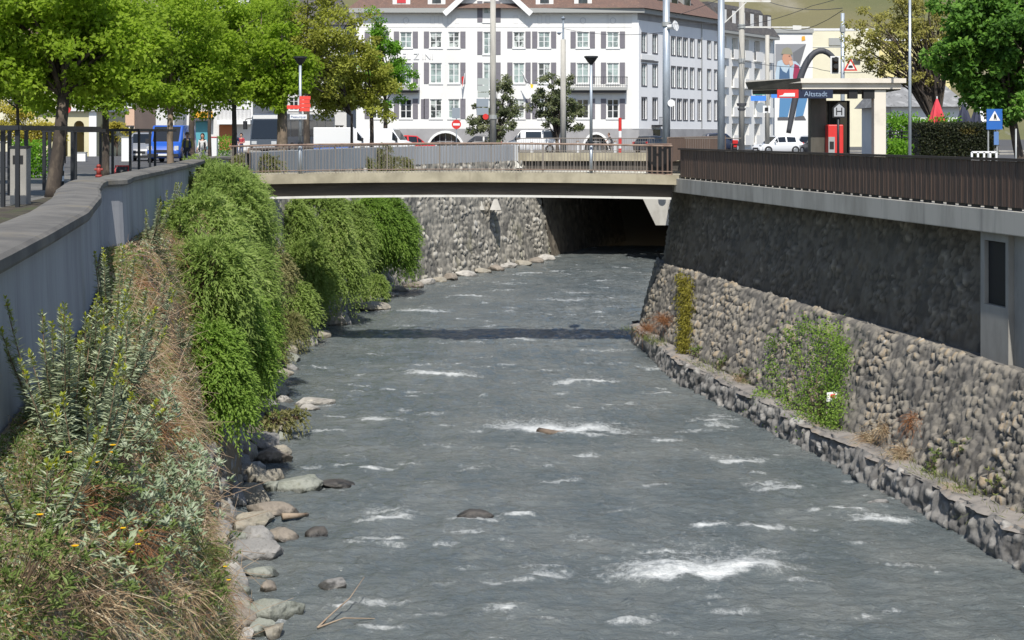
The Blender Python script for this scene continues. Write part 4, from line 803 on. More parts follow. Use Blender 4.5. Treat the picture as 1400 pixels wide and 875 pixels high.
def boulder(px0, px1, py0, py1, col, label, seed, ang=5, name='boulder', group='boulders along the water edge', zoff=0.):
    c = on_z((px0+px1)/2, py1-(py1-py0)*.18, WATER); s = c.y/F; wx = (px1-px0)*s/2*1.13; hz = max(.14, (py1-py0)*s*.72); dy = min(max(wx*.8, .25), .6)
    bm = bmesh.new(); bmesh.ops.create_icosphere(bm, subdivisions=5 if py1-py0 > 20 else 4, radius=1); r = np.random.default_rng(seed)
    v = np.array([q.co for q in bm.verts]); v = v*(1+.22*fbm(v*1.4+seed*3.1, 3, seed))[:,None]
    for k in range(ang+3):                          # flat broken faces
        n = unit(r.normal(size=(1, 3)))[0]; t = r.uniform(.52, .82); d_ = v@n; over = np.maximum(d_-t, 0); v = v-over[:,None]*n*.93
    v = v+(v/np.linalg.norm(v, axis=1, keepdims=True))*(.06*fbm(v*4+seed, 5, seed+3, .6))[:,None]
    v = v/np.abs(v).max(0); v = v*np.array([wx, dy, hz*1.05])
    a = r.uniform(-.25, .25); v = np.stack([v[:,0]*math.cos(a)-v[:,1]*math.sin(a)*.6, v[:,0]*math.sin(a)*.6+v[:,1]*math.cos(a), v[:,2]+v[:,0]*r.uniform(-.15, .12)], 1)
    for q, p in zip(bm.verts, v): q.co = p
    me = bpy.data.meshes.new(name); bm.to_mesh(me); bm.free(); me.polygons.foreach_set('use_smooth', [True]*len(me.polygons))
    o = link(name, me, m_b[col]); o.location = (c.x, c.y+dy*.55, WATER+hz*.12+zoff); e_ = o.modifiers.new('edges', 'EDGE_SPLIT'); e_.split_angle = .6
    return tag(o, label, 'boulder' if name == 'boulder' else 'rock', group)
BO = [(321,376,634,668,'beige','rounded beige boulder at the upper end of the closest boulder heap'),(364,436,651,676,'green','flat greenish slab boulder jutting farthest into the water'),(312,376,664,694,'beige','rounded tan boulder directly below the upper rounded beige one'),(332,404,689,709,'brown','flat brown boulder with a pale driftwood end lying against it'),(320,381,697,723,'beige','oval tan boulder beside the flat brown boulder'),(314,376,721,748,'grey','long grey-brown slab below the oval tan boulder'),(366,416,724,743,'brown','brownish slab tip with a mossy wet underside reaching the water'),(305,384,744,774,'grey','dark grey flat-topped slab boulder'),(334,379,775,793,'green','small smooth grey-green boulder lying out in the water'),(300,346,777,818,'grey','blocky grey boulder with a vertical broken face'),(302,331,797,829,'brown','upright rounded tan stone leaning on the blocky grey boulder'),(323,407,822,852,'green','large pointed greenish slab nearest the bottom of the photo'),(294,348,826,866,'brown','brown flat boulder behind the large pointed greenish slab'),(338,375,845,869,'green','small greenish wedge under the large pointed slab'),(315,342,862,884,'pale','pale rounded stone cut by the bottom edge of the photo'),
 (320,352,603,636,'beige','pale tan boulder in front of the dark gap'),(348,396,606,636,'brown','square brown boulder beside the pale tan one by the dark gap'),(338,352,610,634,'grey','narrow grey stone wedged behind the square brown boulder'),(352,392,516,550,'green','pointed greenish boulder with an orange streak at the foot of the hanging shrub'),(403,455,542,558,'pale','flat pale rock lying out in the water near the hanging shrub'),(408,437,554,564,'pale','small bleached stone behind the flat pale rock'),(373,402,542,553,'pale','low bleached stone at the foot of the pointed greenish boulder'),(348,374,546,560,'grey','low grey stone in the shade under the hanging shrub'),(370,400,503,518,'beige','small tan boulder just past the pointed greenish one'),(388,407,473,491,'beige','upright tan boulder beside the olive grassy shrub'),(411,433,458,478,'pale','tilted pale boulder by the footbridge shadow'),(428,451,450,468,'beige','tan triangular boulder at the edge of the footbridge shadow'),(392,414,464,480,'grey','grey stone behind the tilted pale boulder'),(441,479,425,449,'pale','angular pale boulder pair past the footbridge shadow'),(455,470,420,436,'brown','mossy brown stone behind the angular pale boulder pair'),(490,532,413,427,'beige','flat tan slab at the water edge past the footbridge'),(470,494,404,424,'brown','yellow-mossed stone heap end below the round deep green shrub'),(300,330,640,664,'grey','grey stone at the top of the closest boulder heap against the footing'),(296,322,690,716,'grey','squat grey stone between footing and oval tan boulder'),(286,310,735,760,'grey','grey block tucked under the grassy edge'),(283,305,850,872,'grey','grey block at the stone edge beside the brown flat boulder')]
for i, (a, b_, c_, d_, col, l) in enumerate(BO): boulder(a, b_, c_, d_, col, l, 100+i, 4+i % 4)
for i, (a, w_, y_) in enumerate([(530,26,406),(548,24,399),(565,26,393),(583,22,389),(600,24,386),(618,22,382),(640,34,378),(660,22,373),(678,22,370),(695,24,367),(715,22,363),(733,20,359),(748,24,356)]):
    boulder(a-w_/2, a+w_/2, y_-8, y_+2, ('pale','beige','brown')[i % 3], 'small pale stone in the row along the foot of the sunlit river wall', 300+i, 5, group='stones along the far wall foot')
for i, y_ in enumerate(np.r_[np.linspace(880, 640, 22), np.linspace(632, 440, 26)]):
    w_ = RNG.uniform(22, 38)*((y_-183)/600 if y_ > 640 else (y_-183)/420); P_ = on_z(400, y_, WATER); x_c = CX+F*(lwater_x(P_.y)-.62+RNG.uniform(-.15, .25))/P_.y
    boulder(x_c-w_/2, x_c+w_/2, y_-w_*.75, y_+2, ('grey', 'brown', 'beige', 'grey')[i % 4], 'rough filler stone packed between the boulders and the footing of the bank', 500+i, 5, group='filler stones along the footing', zoff=.16)
for i, y_ in enumerate(np.r_[np.linspace(872, 645, 17), np.linspace(628, 420, 20)]):
    w_ = RNG.uniform(24, 44)*((y_-183)/560 if y_ > 640 else (y_-183)/400); P_ = on_z(400, y_, WATER); x_c = CX+F*(lwater_x(P_.y)+RNG.uniform(-.35, .3))/P_.y
    boulder(x_c-w_/2, x_c+w_/2, y_-w_*.45, y_+2, ('beige', 'pale', 'beige', 'grey', 'green')[i % 5], 'pale flattish stone lying in the row along the water edge of the bank', 560+i, 6, group='flat stones along the water edge', zoff=.03)
boulder(626,674,698,713,'dark','wet dark rock breaking the water in midstream with foam below it', 401, 4, 'river_rock', 'rocks in the river')
boulder(417,447,727,735,'dark','low dark wet rock just off the closest boulder heap', 402, 4, 'river_rock', 'rocks in the river')
boulder(436,478,797,806,'grey','low pale-flecked rock in the water near the floating forked branch', 403, 4, 'river_rock', 'rocks in the river')
boulder(354,376,804,810,'brown','tiny brown rock awash by the pointed greenish slab', 404, 4, 'river_rock', 'rocks in the river')
boulder(436,484,662,668,'dark','dark wet ledge awash beyond the jutting greenish slab', 405, 4, 'river_rock', 'rocks in the river')
boulder(1188,1216,684,694,'grey','small grey stone awash at the foot of the footing', 406, 4, 'river_rock', 'rocks in the river')
def wood(name, pts, r, label, cat):
    e = empty(name, tuple(on_z(*pts[0][0][:2], WATER)), 0, label, cat); b = MB()
    for line in pts:
        P = [Vector((*on_z(px, py, WATER+dz)[:],)) for px, py, dz in line]; b.tube(P, [r*(1-.55*i/(len(P)-1)) for i in range(len(P))], 7)
    b.build('wood', m_log if name == 'drift_log' else m_driftwood, e, world=True, smooth=True); return e
wood('drift_log', [[(737,591,.06),(760,593,.10),(800,592,.02)]], .13, 'short brown log in midstream with a white wave behind it', 'log')
wood('drift_branch', [[(434,858,.02),(455,838,.08),(478,818,.2),(498,789,.42)],[(434,858,.02),(470,845,.05),(525,846,.03)]], .016, 'forked bare branch stranded in the shallow water below the boulders', 'branch')
wood('driftwood', [[(386,706,.1),(404,705,.08),(421,703,.03)]], .075, 'short pale driftwood piece lying against the flat brown boulder', 'driftwood')
# ================================================================== buildings
class Face:
    """a facade plane: plan origin o, direction u, outward normal n; s along, z up, d inwards"""
    def __init__(s, o, u, n): s.o = Vector((o[0], o[1], 0)); s.u = Vector((u[0], u[1], 0)).normalized(); s.n = Vector((n[0], n[1], 0)).normalized()
    def p(s, a, z, d=0): q = s.o+s.u*a-s.n*d; return Vector((q.x, q.y, z))
    def box(s, b, a0, a1, z0, z1, d0, d1): b.hexa([s.p(a0,z0,d0), s.p(a1,z0,d0), s.p(a1,z0,d1), s.p(a0,z0,d1)], [s.p(a0,z1,d0), s.p(a1,z1,d0), s.p(a1,z1,d1), s.p(a0,z1,d1)])
    def s_of(s, px):                               # photo column -> distance along the facade
        k = (px-CX)/F; return (k*s.o.y-s.o.x)/(s.u.x-k*s.u.y)
def wall_holes(b, f, L, z0, z1, holes, depth=.22):
    xs = sorted({0, L, *[h[0] for h in holes], *[h[1] for h in holes]}); zs = sorted({z0, z1, *[h[2] for h in holes], *[h[3] for h in holes]})
    for x0, x1 in zip(xs[:-1], xs[1:]):
        for a, c in zip(zs[:-1], zs[1:]):
            xm, zm = (x0+x1)/2, (a+c)/2
            if not any(h[0] < xm < h[1] and h[2] < zm < h[3] for h in holes): b.quad(f.p(x0,a), f.p(x1,a), f.p(x1,c), f.p(x0,c))
    for (x0, x1, a, c) in holes:
        for (q0, r0), (q1, r1) in (((x0,a),(x1,a)), ((x1,a),(x1,c)), ((x1,c),(x0,c)), ((x0,c),(x0,a))): b.quad(f.p(q0,r0), f.p(q1,r1), f.p(q1,r1,depth), f.p(q0,r0,depth))
def window(root, f, x0, x1, z0, z1, pane, mf, cols=2, bars=2, t=.075, depth=.10, surround=None, sill=True, st=.1):
    b = MB(); w = x1-x0
    f.box(b, x0, x0+t, z0, z1, depth, depth+.06); f.box(b, x1-t, x1, z0, z1, depth, depth+.06); f.box(b, x0+t, x1-t, z0, z0+t, depth, depth+.06); f.box(b, x0+t, x1-t, z1-t, z1, depth, depth+.06)
    for i in range(1, cols): c = x0+w*i/cols; f.box(b, c-t*.55, c+t*.55, z0+t, z1-t, depth+.003, depth+.057)
    for j in range(1, bars+1):
        z = z0+(z1-z0)*(1-.3*j) if bars < 3 else z0+(z1-z0)*j/(bars+1); f.box(b, x0+t, x1-t, z-.02, z+.02, depth+.012, depth+.05)
    if sill: f.box(b, x0-.12, x1+.12, z0-.1, z0-.003, -.08, depth)
    if surround: 
        for q in ((x0-st,x0-.002,z0-st,z1+st), (x1+.002,x1+st,z0-st,z1+st), (x0-.002,x1+.002,z0-st,z0-.004), (x0-.002,x1+.002,z1+.004,z1+st)): f.box(b, *q, -.025, .05)
    w_ = b.build('window', surround or mf, root, world=True)
    b = MB(); f.box(b, x0+t*.5, x1-t*.5, z0+t*.5, z1-t*.5, depth+.03, depth+.04); b.build('pane', pane, w_, world=True)
    if surround:
        b = MB(); f.box(b, x0+.004, x0+t, z0+.004, z1-.004, depth-.02, depth-.006); f.box(b, x1-t, x1-.004, z0+.004, z1-.004, depth-.02, depth-.006); f.box(b, (x0+x1)/2-.04, (x0+x1)/2+.04, z0+.004, z1-.004, depth-.022, depth-.004); b.build('casement', mf, w_, world=True)
    return w_
def shutter(root, f, x0, x1, z0, z1):
    b = MB(); f.box(b, x0, x1, z0, z1, -.05, -.012); f.box(b, x0+.05, x1-.05, (z0+z1)/2+.25, (z0+z1)/2+.32, -.06, -.05); return b.build('shutter', m_shutter, root, world=True)
m_sidewall = mat('side_facade', (.78,.78,.785), .9, [((.70,.70,.71), .5, (1,1,.4), .45, .7, .7)])
m_surround = mat('grey_surround', (.10,.10,.11), .8); m_soffit = mat('grey_soffit', (.34,.345,.33), .8); m_relief = mat('relief_lettering', (.60,.60,.60), .7)
# ---------------------------------------------------------------- white corner building
HD = 150.; pxm = HD/F
HX0, HX1 = (487-CX)*pxm, (873-CX)*pxm
HOT = empty('corner_house', (HX0, HD, 0), 0, 'large white corner building with grey shutters, brown tiled roof and a central gable', 'building')
ff = Face((HX0, HD), (1, 0), (0, -1)); W_ = HX1-HX0
sX = lambda px: (px-487)*pxm; zY = lambda y: EYE+(HY-y)*pxm
EAV = zY(18)
US = (9.4/18.56, 16/18.56); fs = Face((HX1, HD), US, (US[1], -US[0])); SL = 18.56
rows = {3: (zY(65.4), zY(43.6)), 2: (zY(114), zY(86)), 1: (zY(162), zY(135.5))}
cols = [(507,523,'LR'),(547,563,'LR'),(588,604,'L'),(613,628,'R'),(661,676,'LR'),(702,717,'LR'),(736,752,'LR'),(788.5,805,'LR'),(830,846,'LR')]
holes = []; specs = []
for r, (z0, z1) in rows.items():
    for (a, c, sh) in cols:
        za = z0-(.6 if a == 661 and r > 1 else 0); holes.append((sX(a), sX(c), za, z1)); specs.append((sX(a), sX(c), za, z1, sh, r))
holes.append((sX(661), sX(676), zY(30), zY(2)-.0)); specs.append((sX(661), sX(676), zY(30), zY(2), 'LR', 4))
PLZ = zY(176)
def arch_z(px, c, hw, zt): return zt*math.sqrt(max(0, 1-((px-c)/hw)**2))
b = MB(); wall_holes(b, ff, W_, PLZ, EAV, [h for h in holes if h[3] <= EAV+.01])
# gable field above the eaves
gc, gh = sX(667), 54*pxm; gap = EAV+gh*.92; hz0, hz1 = zY(30), zY(2)
wx0, wx1 = sX(661), sX(676)
top_at = lambda s: EAV+(gh-abs(s-gc))*.92
b2 = MB()
for s0, s1 in ((gc-gh, wx0), (wx1, gc+gh)): b.poly([ff.p(s0,EAV), ff.p(s1,EAV), ff.p(s1,top_at(s1)), ff.p(s0,top_at(s0))])
b.poly([ff.p(wx0,hz1), ff.p(wx1,hz1), ff.p(wx1,top_at(wx1)), ff.p(gc,gap), ff.p(wx0,top_at(wx0))])
wall = b.build('front_wall', m_white_wall, HOT, world=True)
b = MB(); ff.box(b, sX(864), W_+.02, PLZ, EAV, -.05, .02); b.build('corner_quoin', m_white, HOT, world=True)
# grey plinth with two shallow white arches
arches = [(609, 24, 181), (815, 17, 183)]
b = MB(); ph = []
for c, hw, yt in arches: ph.append((sX(c-hw), sX(c+hw), 0, zY(yt)))
wall_holes(b, ff, W_, 0, PLZ-.003, ph, .5)
for (c, hw, yt), h in zip(arches, ph):              # spandrels round the arch head
    zt = h[3]; n = 12
    for i in range(n):
        t0, t1 = math.pi*(1-i/n), math.pi*(1-(i+1)/n); cx = (h[0]+h[1])/2; r = (h[1]-h[0])/2
        p0, p1 = (cx+r*math.cos(t0), .15+(zt-.15)*math.sin(t0)), (cx+r*math.cos(t1), .15+(zt-.15)*math.sin(t1)); b.quad(ff.p(p0[0],p0[1]), ff.p(p1[0],p1[1]), ff.p(p1[0],zt), ff.p(p0[0],zt))
b.build('plinth', m_plinth, HOT, world=True)
for (c, hw, yt), h in zip(arches, ph):
    b = MB(); n = 14; cx = (h[0]+h[1])/2; r = (h[1]-h[0])/2; zt = h[3]
    for i in range(n):
        t0, t1 = math.pi*(1-i/n), math.pi*(1-(i+1)/n)
        q = [(cx+(r+k)*math.cos(t), .15+(zt-.15+k)*math.sin(t)) for t in (t0, t1) for k in (-.05, .16)]
        b.hexa([ff.p(q[0][0],q[0][1],-.05), ff.p(q[1][0],q[1][1],-.05), ff.p(q[3][0],q[3][1],-.05), ff.p(q[2][0],q[2][1],-.05)], [ff.p(q[0][0],q[0][1],.08), ff.p(q[1][0],q[1][1],.08), ff.p(q[3][0],q[3][1],.08), ff.p(q[2][0],q[2][1],.08)])
    b.build('arch_surround', m_white, HOT, world=True)
    b = MB(); ff.box(b, h[0], h[1], 0, zt, .45, .5); b.build('arch_glazing', m_glass_dark, HOT, world=True)
    b = MB()
    for k in range(1, 6): x = h[0]+(h[1]-h[0])*k/6; ff.box(b, x-.03, x+.03, .15, .15+(zt-.15)*math.sqrt(max(.02, 1-((x-cx)/r)**2))-.03, .40, .45)
    ff.box(b, h[0]+.1, h[1]-.1, .9, .96, .41, .44); b.build('arch_frame', m_plinth, HOT, world=True)
rw = np.random.default_rng(11); m_glass_mid = mat('window_half_curtained', (.05,.06,.062), .1, [((.42,.46,.44), 1.6, (1,1,.7), .47, .53)], None, 0, .7)
for (x0, x1, z0, z1, sh, r) in specs:
    pane = m_glass_mid if rw.uniform() < .3 else m_glass_pale if (r in (2, 3) and rw.uniform() < .85) or rw.uniform() < .25 else m_glass_dark
    window(HOT, ff, x0, x1, z0, z1, pane, m_white, 2, 2)
    for k in sh:
        if k == 'L': shutter(HOT, ff, x0-.58, x0-.09, z0-.02, z1+.04)
        else: shutter(HOT, ff, x1+.09, x1+.58, z0-.02, z1+.04)
shutter(HOT, ff, sX(575.5), sX(580.5), rows[1][0], rows[1][1]); 
# string courses, relief frames and round vents below the eaves
b = MB(); ff.box(b, 0, W_, zY(37), zY(35.8), -.03, .01); b.build('string_course', m_white_wall, HOT, world=True)
for px in (555, 797, 838):
    b = MB(); n = 14; c = sX(px)
    for i in range(n):
        a0, a1 = 2*math.pi*i/n, 2*math.pi*(i+1)/n; P = lambda a, r: (c+r*math.cos(a), zY(28.)+r*math.sin(a))
        b.hexa([ff.p(*P(a0,.22),-.03), ff.p(*P(a1,.22),-.03), ff.p(*P(a1,.30),-.03), ff.p(*P(a0,.30),-.03)], [ff.p(*P(a0,.22),.02), ff.p(*P(a1,.22),.02), ff.p(*P(a1,.30),.02), ff.p(*P(a0,.30),.02)])
    b.build('round_vent', m_relief, HOT, world=True)
for px in (591.5, 602, 614.5, 625, 705, 715, 738, 749):
    b = MB(); c = sX(px)
    for q in ((c-.2,c-.17), (c+.17,c+.2)): ff.box(b, *q, zY(32), zY(22), -.02, .01)
    ff.box(b, c-.2, c+.2, zY(22), zY(21.4), -.02, .01); ff.box(b, c-.2, c+.2, zY(32.5), zY(32), -.02, .01); b.build('relief_frame', m_relief, HOT, world=True)
# raised white letters between the storeys, too weathered to read in full
t = text_mesh('raised_letters', 'EL Z INI', .85, m_relief, HOT, (sX(571), -.04, zY(77.5)), depth=.03); 
# balconies with railings; a dark box below stands in for the slab's shadow
def balcony(x0, x1, zt, name='balcony'):
    b = MB(); ff.box(b, x0, x1, zt-.28, zt, -1.0, -.003); B = b.build(name, m_soffit, HOT, world=True)
    b = MB(); ff.box(b, x0, x1, zt+.92, zt+.97, -1.0, -.95); ff.box(b, x0, x1, zt+.1, zt+.13, -1., -.96)
    k = x0
    while k <= x1: ff.box(b, k, k+.03, zt, zt+.92, -.99, -.96); k += .16
    ff.box(b, x0, x0+.04, zt+.9, zt+.95, -.95, 0); ff.box(b, x1-.04, x1, zt+.9, zt+.95, -.95, 0); b.build('balcony_railing', m_dark_steel, B, world=True)
    b = MB(); ff.box(b, x0+.1, x1-.1, zt-.5, zt-.285, -.6, -.003); b.build('balcony_shadow_box', m_surround, B, world=True)
balcony(sX(777), sX(857), zY(119.5)); balcony(sX(530), sX(574), zY(119.5))
# ------------------------------ roof: eaves, hipped tiles, gable roof, dormers
b = MB(); ff.box(b, -.6, gc-gh-.05, EAV+.002, EAV+.42, -.75, .1); b.build('eaves_gutter', m_soffit, HOT, world=True)
b = MB(); ff.box(b, gc+gh+.05, W_+.5, EAV+.002, EAV+.42, -.75, .1); b.build('eaves_gutter', m_soffit, HOT, world=True)
e0 = EAV+.43; RH = 6.2; fy0 = HD-.72; yr = HD+8.
sd = Vector((US[0], US[1], 0)); sn = Vector((US[1], -US[0], 0)); cor = Vector((HX1, HD, 0))+sn*.55+Vector((0,-.72,0))
endc = cor+sd*(SL+.5)
b = MB()
ridgeR = Vector((HX1-4.5, yr, e0+RH)); ridgeL = Vector((HX0+6, yr, e0+RH)); rend = endc-sn*8.3; rend = Vector((rend.x, rend.y, e0+RH))
A = Vector((HX0-.7, fy0, e0)); Bc = Vector((cor.x, cor.y, e0)); Cc = Vector((endc.x, endc.y, e0))
# front slope is split round the gable
gl, gr_ = Vector((HX0+gc-gh-.1, fy0, e0)), Vector((HX0+gc+gh+.1, fy0, e0))
b.poly([A, gl, Vector((HX0+gc-.5, yr-3.5, e0+RH*.56)), Vector((HX0+gc-.5, yr, e0+RH)), ridgeL]); b.poly([gr_, Bc, ridgeR, Vector((HX0+gc+.5, yr, e0+RH)), Vector((HX0+gc+.5, yr-3.5, e0+RH*.56))])
b.poly([A, ridgeL, Vector((HX0+.2, HD+16, e0))]); b.poly([ridgeL, ridgeR, rend, Vector((rend.x-14, rend.y+6, e0)), Vector((HX0+.2, HD+16, e0))]); b.poly([Bc, Cc, rend, ridgeR])
b.poly([Vector((HX0+gc-.5, yr-3.5, e0+RH*.56)), Vector((HX0+gc+.5, yr-3.5, e0+RH*.56)), Vector((HX0+gc+.5, yr, e0+RH)), Vector((HX0+gc-.5, yr, e0+RH))]); b.poly([gl, gr_, Vector((HX0+gc+.5, yr-3.5, e0+RH*.56)), Vector((HX0+gc-.5, yr-3.5, e0+RH*.56))])
b.build('roof', m_tiles, HOT, world=True)
b = MB(); gz = gap+.15
for sgn in (-1, 1):
    a0 = Vector((HX0+gc+sgn*(gh+.35), fy0-.05, EAV-.18+.25)); a1 = Vector((HX0+gc, fy0-.05, gz+.25)); b.quad(a0, a1, a1+Vector((0, 6.5, 0)), a0+Vector((0, 1.2, 0)))
b.build('gable_roof', m_tiles, HOT, world=True)
for sgn in (-1, 1):
    b = MB(); b.bar((HX0+gc+sgn*(gh+.35), fy0-.02, EAV-.14), (HX0+gc, fy0-.02, gz+.02), .5, .2, up=(0,-1,0)); b.build('gable_verge', m_white, HOT, world=True)
for px, red in ((549,1),(597,0),(744.5,0),(797,0)):
    x = sX(px)+HX0; b = MB(); b.box(x-.82, x+.82, fy0+.55, fy0+4, e0+.25, e0+2.6)
    d_ = b.build('dormer', m_white_wall, HOT, world=True)
    b = MB(); b.box(x-.42, x+.42, fy0+.50, fy0+.548, e0+.5, e0+1.7); b.box(x-.03, x+.03, fy0+.47, fy0+.499, e0+.5, e0+1.7); b.build('dormer_window', m_glass_red if red else m_glass_dark, d_, world=True)
    b = MB(); b.hexa([(x-1.1,fy0+.3,e0+2.62),(x+1.1,fy0+.3,e0+2.62),(x+1.1,fy0+4.2,e0+2.62),(x-1.1,fy0+4.2,e0+2.62)], [(x-.1,fy0+.3,e0+3.2),(x+.1,fy0+.3,e0+3.2),(x+.1,fy0+4.2,e0+3.2),(x-.1,fy0+4.2,e0+3.2)]); b.build('dormer_roof', m_tiles, d_, world=True)
# ------------------------------ the long side of the corner building
swin = [(876.5,885),(891.5,899.5),(917,924),(925,932.6),(933.5,940.5),(943,949.4),(953.5,959),(966.5,972.3),(976.2,980.4)]
sh_ = []
for a, c in swin:
    for r in (1, 2, 3):
        z0, z1 = {3: (9.35, 11.05), 2: (6.2, 8.15), 1: (3.05, 5.0)}[r]; s0, s1 = fs.s_of(a), fs.s_of(c); m_ = (s1-s0)*.13; sh_.append((s0+m_, s1-m_, z0, z1))
b = MB(); wall_holes(b, fs, SL, PLZ, EAV, sh_, .28); b.build('side_wall', m_sidewall, HOT, world=True)
b = MB(); fs.box(b, .02, SL, 0, PLZ-.003, -.06, .2); b.build('side_plinth', m_plinth, HOT, world=True)
for i, h in enumerate(sh_): window(HOT, fs, *h, m_glass_pale if i % 3 else m_glass_dark, m_white, 2, 2, surround=m_surround, sill=False, st=.13)
b = MB(); fs.box(b, -.3, SL+.3, EAV+.0, EAV+.4, -.62, .1); b.build('side_eaves', m_soffit, HOT, world=True)
b = MB(); fs.box(b, -.1, SL, EAV-.62, EAV-.003, -.05, .05); b.build('side_frieze', m_plinth, HOT, world=True)
for s0 in (5.2, 8.6, 11.6):
    b = MB(); fs.box(b, s0, s0+1.8, e0+.6, e0+2.6, .7, 4.5); d_ = b.build('side_dormer', m_soffit, HOT, world=True); b = MB(); fs.box(b, s0-.25, s0+2.05, e0+2.62, e0+2.8, .3, 4.7); b.build('dormer_roof', m_sage_zinc, d_, world=True)
    b = MB(); fs.box(b, s0+.25, s0+1.55, e0+.9, e0+2.3, .66, .698); b.build('dormer_window', m_glass_dark, d_, world=True)
b = MB(); fs.box(b, fs.s_of(890), fs.s_of(903), 2.35, 2.5, -.9, -.062); fs.box(b, fs.s_of(890), fs.s_of(903), 3.2, 3.25, -.9, -.86); 
for k in np.linspace(fs.s_of(890), fs.s_of(903)-.05, 9): fs.box(b, k, k+.03, 2.5, 3.2, -.89, -.865)
b.build('side_balcony', m_dark_steel, HOT, world=True)
b = MB(); fs.box(b, fs.s_of(892), fs.s_of(902), 0.02, 2.05, -.064, -.061); b.build('side_doorway', m_glass_dark, HOT, world=True)
for a0 in (920, 928, 936):
    b = MB(); s0 = fs.s_of(a0); fs.box(b, s0, s0+.5, .9, 1.35, -.075, -.062); b.build('cellar_window', m_glass_dark, HOT, world=True)
b = MB(); fs.box(b, fs.s_of(876), fs.s_of(899), 8.42, 8.58, -.10, -.03); b.build('sign_bracket', m_surround, HOT, world=True)
b = MB(); fs.box(b, fs.s_of(876), fs.s_of(894), 8.62, 9.1, -.08, -.03); b.build('white_signboard', m_white, HOT, world=True)
b = MB(); fs.box(b, SL-4.2, SL-4.1, 2.2, EAV, -.12, -.07); b.build('downpipe', m_sage_zinc, HOT, world=True)
# ---------------------------------------------------------------- apartment block with mansard
AB0 = Vector((HX1, HD, 0))+sd*(SL+.05); fa = Face((AB0.x, AB0.y), US, (US[1], -US[0])); AL = fa.s_of(1057)
APT = empty('apartment_block', tuple(AB0), 0, 'white apartment block with bays of balconies and a dark mansard roof adjoining the corner building', 'building')
ah = []; AE = 12.4
for k in range(5):
    for r in range(4): s0 = .7+k*AL/5; ah.append((s0, s0+.62*AL/5-.3, .6+r*3.02, 2.75+r*3.02))
b = MB(); wall_holes(b, fa, AL, 0, AE, ah, .7); b.build('wall', m_white_wall, APT, world=True)
for i, h in enumerate(ah): window(APT, fa, *h, m_glass_dark if i % 3 == 0 else m_glass_pale, m_white, 3, 1, depth=.55, sill=False)
for k in range(5):
    for r in range(4):
        s0 = .7+k*AL/5; b = MB(); fa.box(b, s0-.15, s0+.62*AL/5-.15, .45+r*3.02, .6+r*3.02, -.32, 0); fa.box(b, s0-.15, s0+.62*AL/5-.15, .6+r*3.02, 1.5+r*3.02, -.32, -.26); b.build('balcony', m_white_wall, APT, world=True)
b = MB(); 
lo = [fa.p(-.1,AE+.002,-.7), fa.p(AL+.3,AE+.002,-.7), fa.p(AL+.3,AE+.002,11), fa.p(-.1,AE+.002,11)]; hi = [fa.p(.3,AE+3.0,1.2), fa.p(AL-.8,AE+3.0,1.2), fa.p(AL-.8,AE+3.0,9.5), fa.p(.3,AE+3.0,9.5)]; b.hexa(lo, hi); b.build('mansard_roof', m_slate, APT, world=True)
for k in range(6):
    s0 = .9+k*AL/6.2; b = MB(); fa.box(b, s0, s0+1.3, AE+.7, AE+2.4, -.1, 1.5); d_ = b.build('dormer', m_slate, APT, world=True); b = MB(); fa.box(b, s0+.2, s0+1.1, AE+.9, AE+2.2, -.14, -.102); b.build('dormer_window', m_white_wall, d_, world=True)
b = MB(); fa.box(b, -.1, AL+.3, AE-.3, AE, -.68, -.02); b.build('eaves', m_soffit, APT, world=True)
b = MB(); fa.box(b, AL-.02, AL, 0, AE, .01, 11); b.build('end_wall', m_white_wall, APT, world=True)
# ---------------------------------------------------------------- simple houses
def house(name, label, px0, px1, ytop, D, depth, wallm, rows_, cols_, roof=None, eave=.4, ww=.95, wh=1.35, z_first=1.0, dz=2.9, surr=None, ground=None, cat='building', pane=None, door=None, roof_h=2.2):
    a, c = at(px0, ytop, D), at(px1, ytop, D); z1 = a.z; f = Face((a.x, D), (1, 0), (0, -1)); L = c.x-a.x; H_ = empty(name, (a.x, D, 0), 0, label, cat)
    hs = []
    for r in range(rows_):
        for k in range(cols_):
            x = L*(k+.5)/cols_; z = z_first+r*dz
            if z+wh < z1-.2: hs.append((x-ww/2, x+ww/2, z, z+wh))
    b = MB(); wall_holes(b, f, L, 0, z1, hs, .2); f.box(b, 0, .02, 0, z1, .0, depth); f.box(b, L-.02, L, 0, z1, .0, depth); b.build('wall', wallm, H_, world=True)
    for i, h in enumerate(hs):
        window(H_, f, *h, pane or (m_glass_dark if i % 3 else m_glass_pale), m_white, 2, 1)
        if surr: shutter(H_, f, h[0]-.5, h[0]-.06, h[2], h[3]); shutter(H_, f, h[1]+.06, h[1]+.5, h[2], h[3])
    b = MB(); 
    b.hexa([f.p(-eave,z1+.002,-eave), f.p(L+eave,z1+.002,-eave), f.p(L+eave,z1+.002,depth), f.p(-eave,z1+.002,depth)], [f.p(L*.12,z1+roof_h,depth*.45), f.p(L*.88,z1+roof_h,depth*.45), f.p(L*.88,z1+roof_h,depth*.55), f.p(L*.12,z1+roof_h,depth*.55)]) if roof_h > .6 else f.box(b, -eave, L+eave, z1+.002, z1+roof_h, -eave, depth)
    b.build('roof', roof or m_tiles, H_, world=True)
    return H_, f, L, z1
m_cream = mat('cream_render', (.62,.57,.37), .9, [((.54,.49,.31), .5, S0, .45, .7, .7)]); m_salmon = mat('salmon_render', (.62,.42,.30), .9); m_pale_cream = mat('pale_cream_render', (.70,.66,.50), .9, [((.62,.58,.44), .4, S0, .45, .7, .7)])
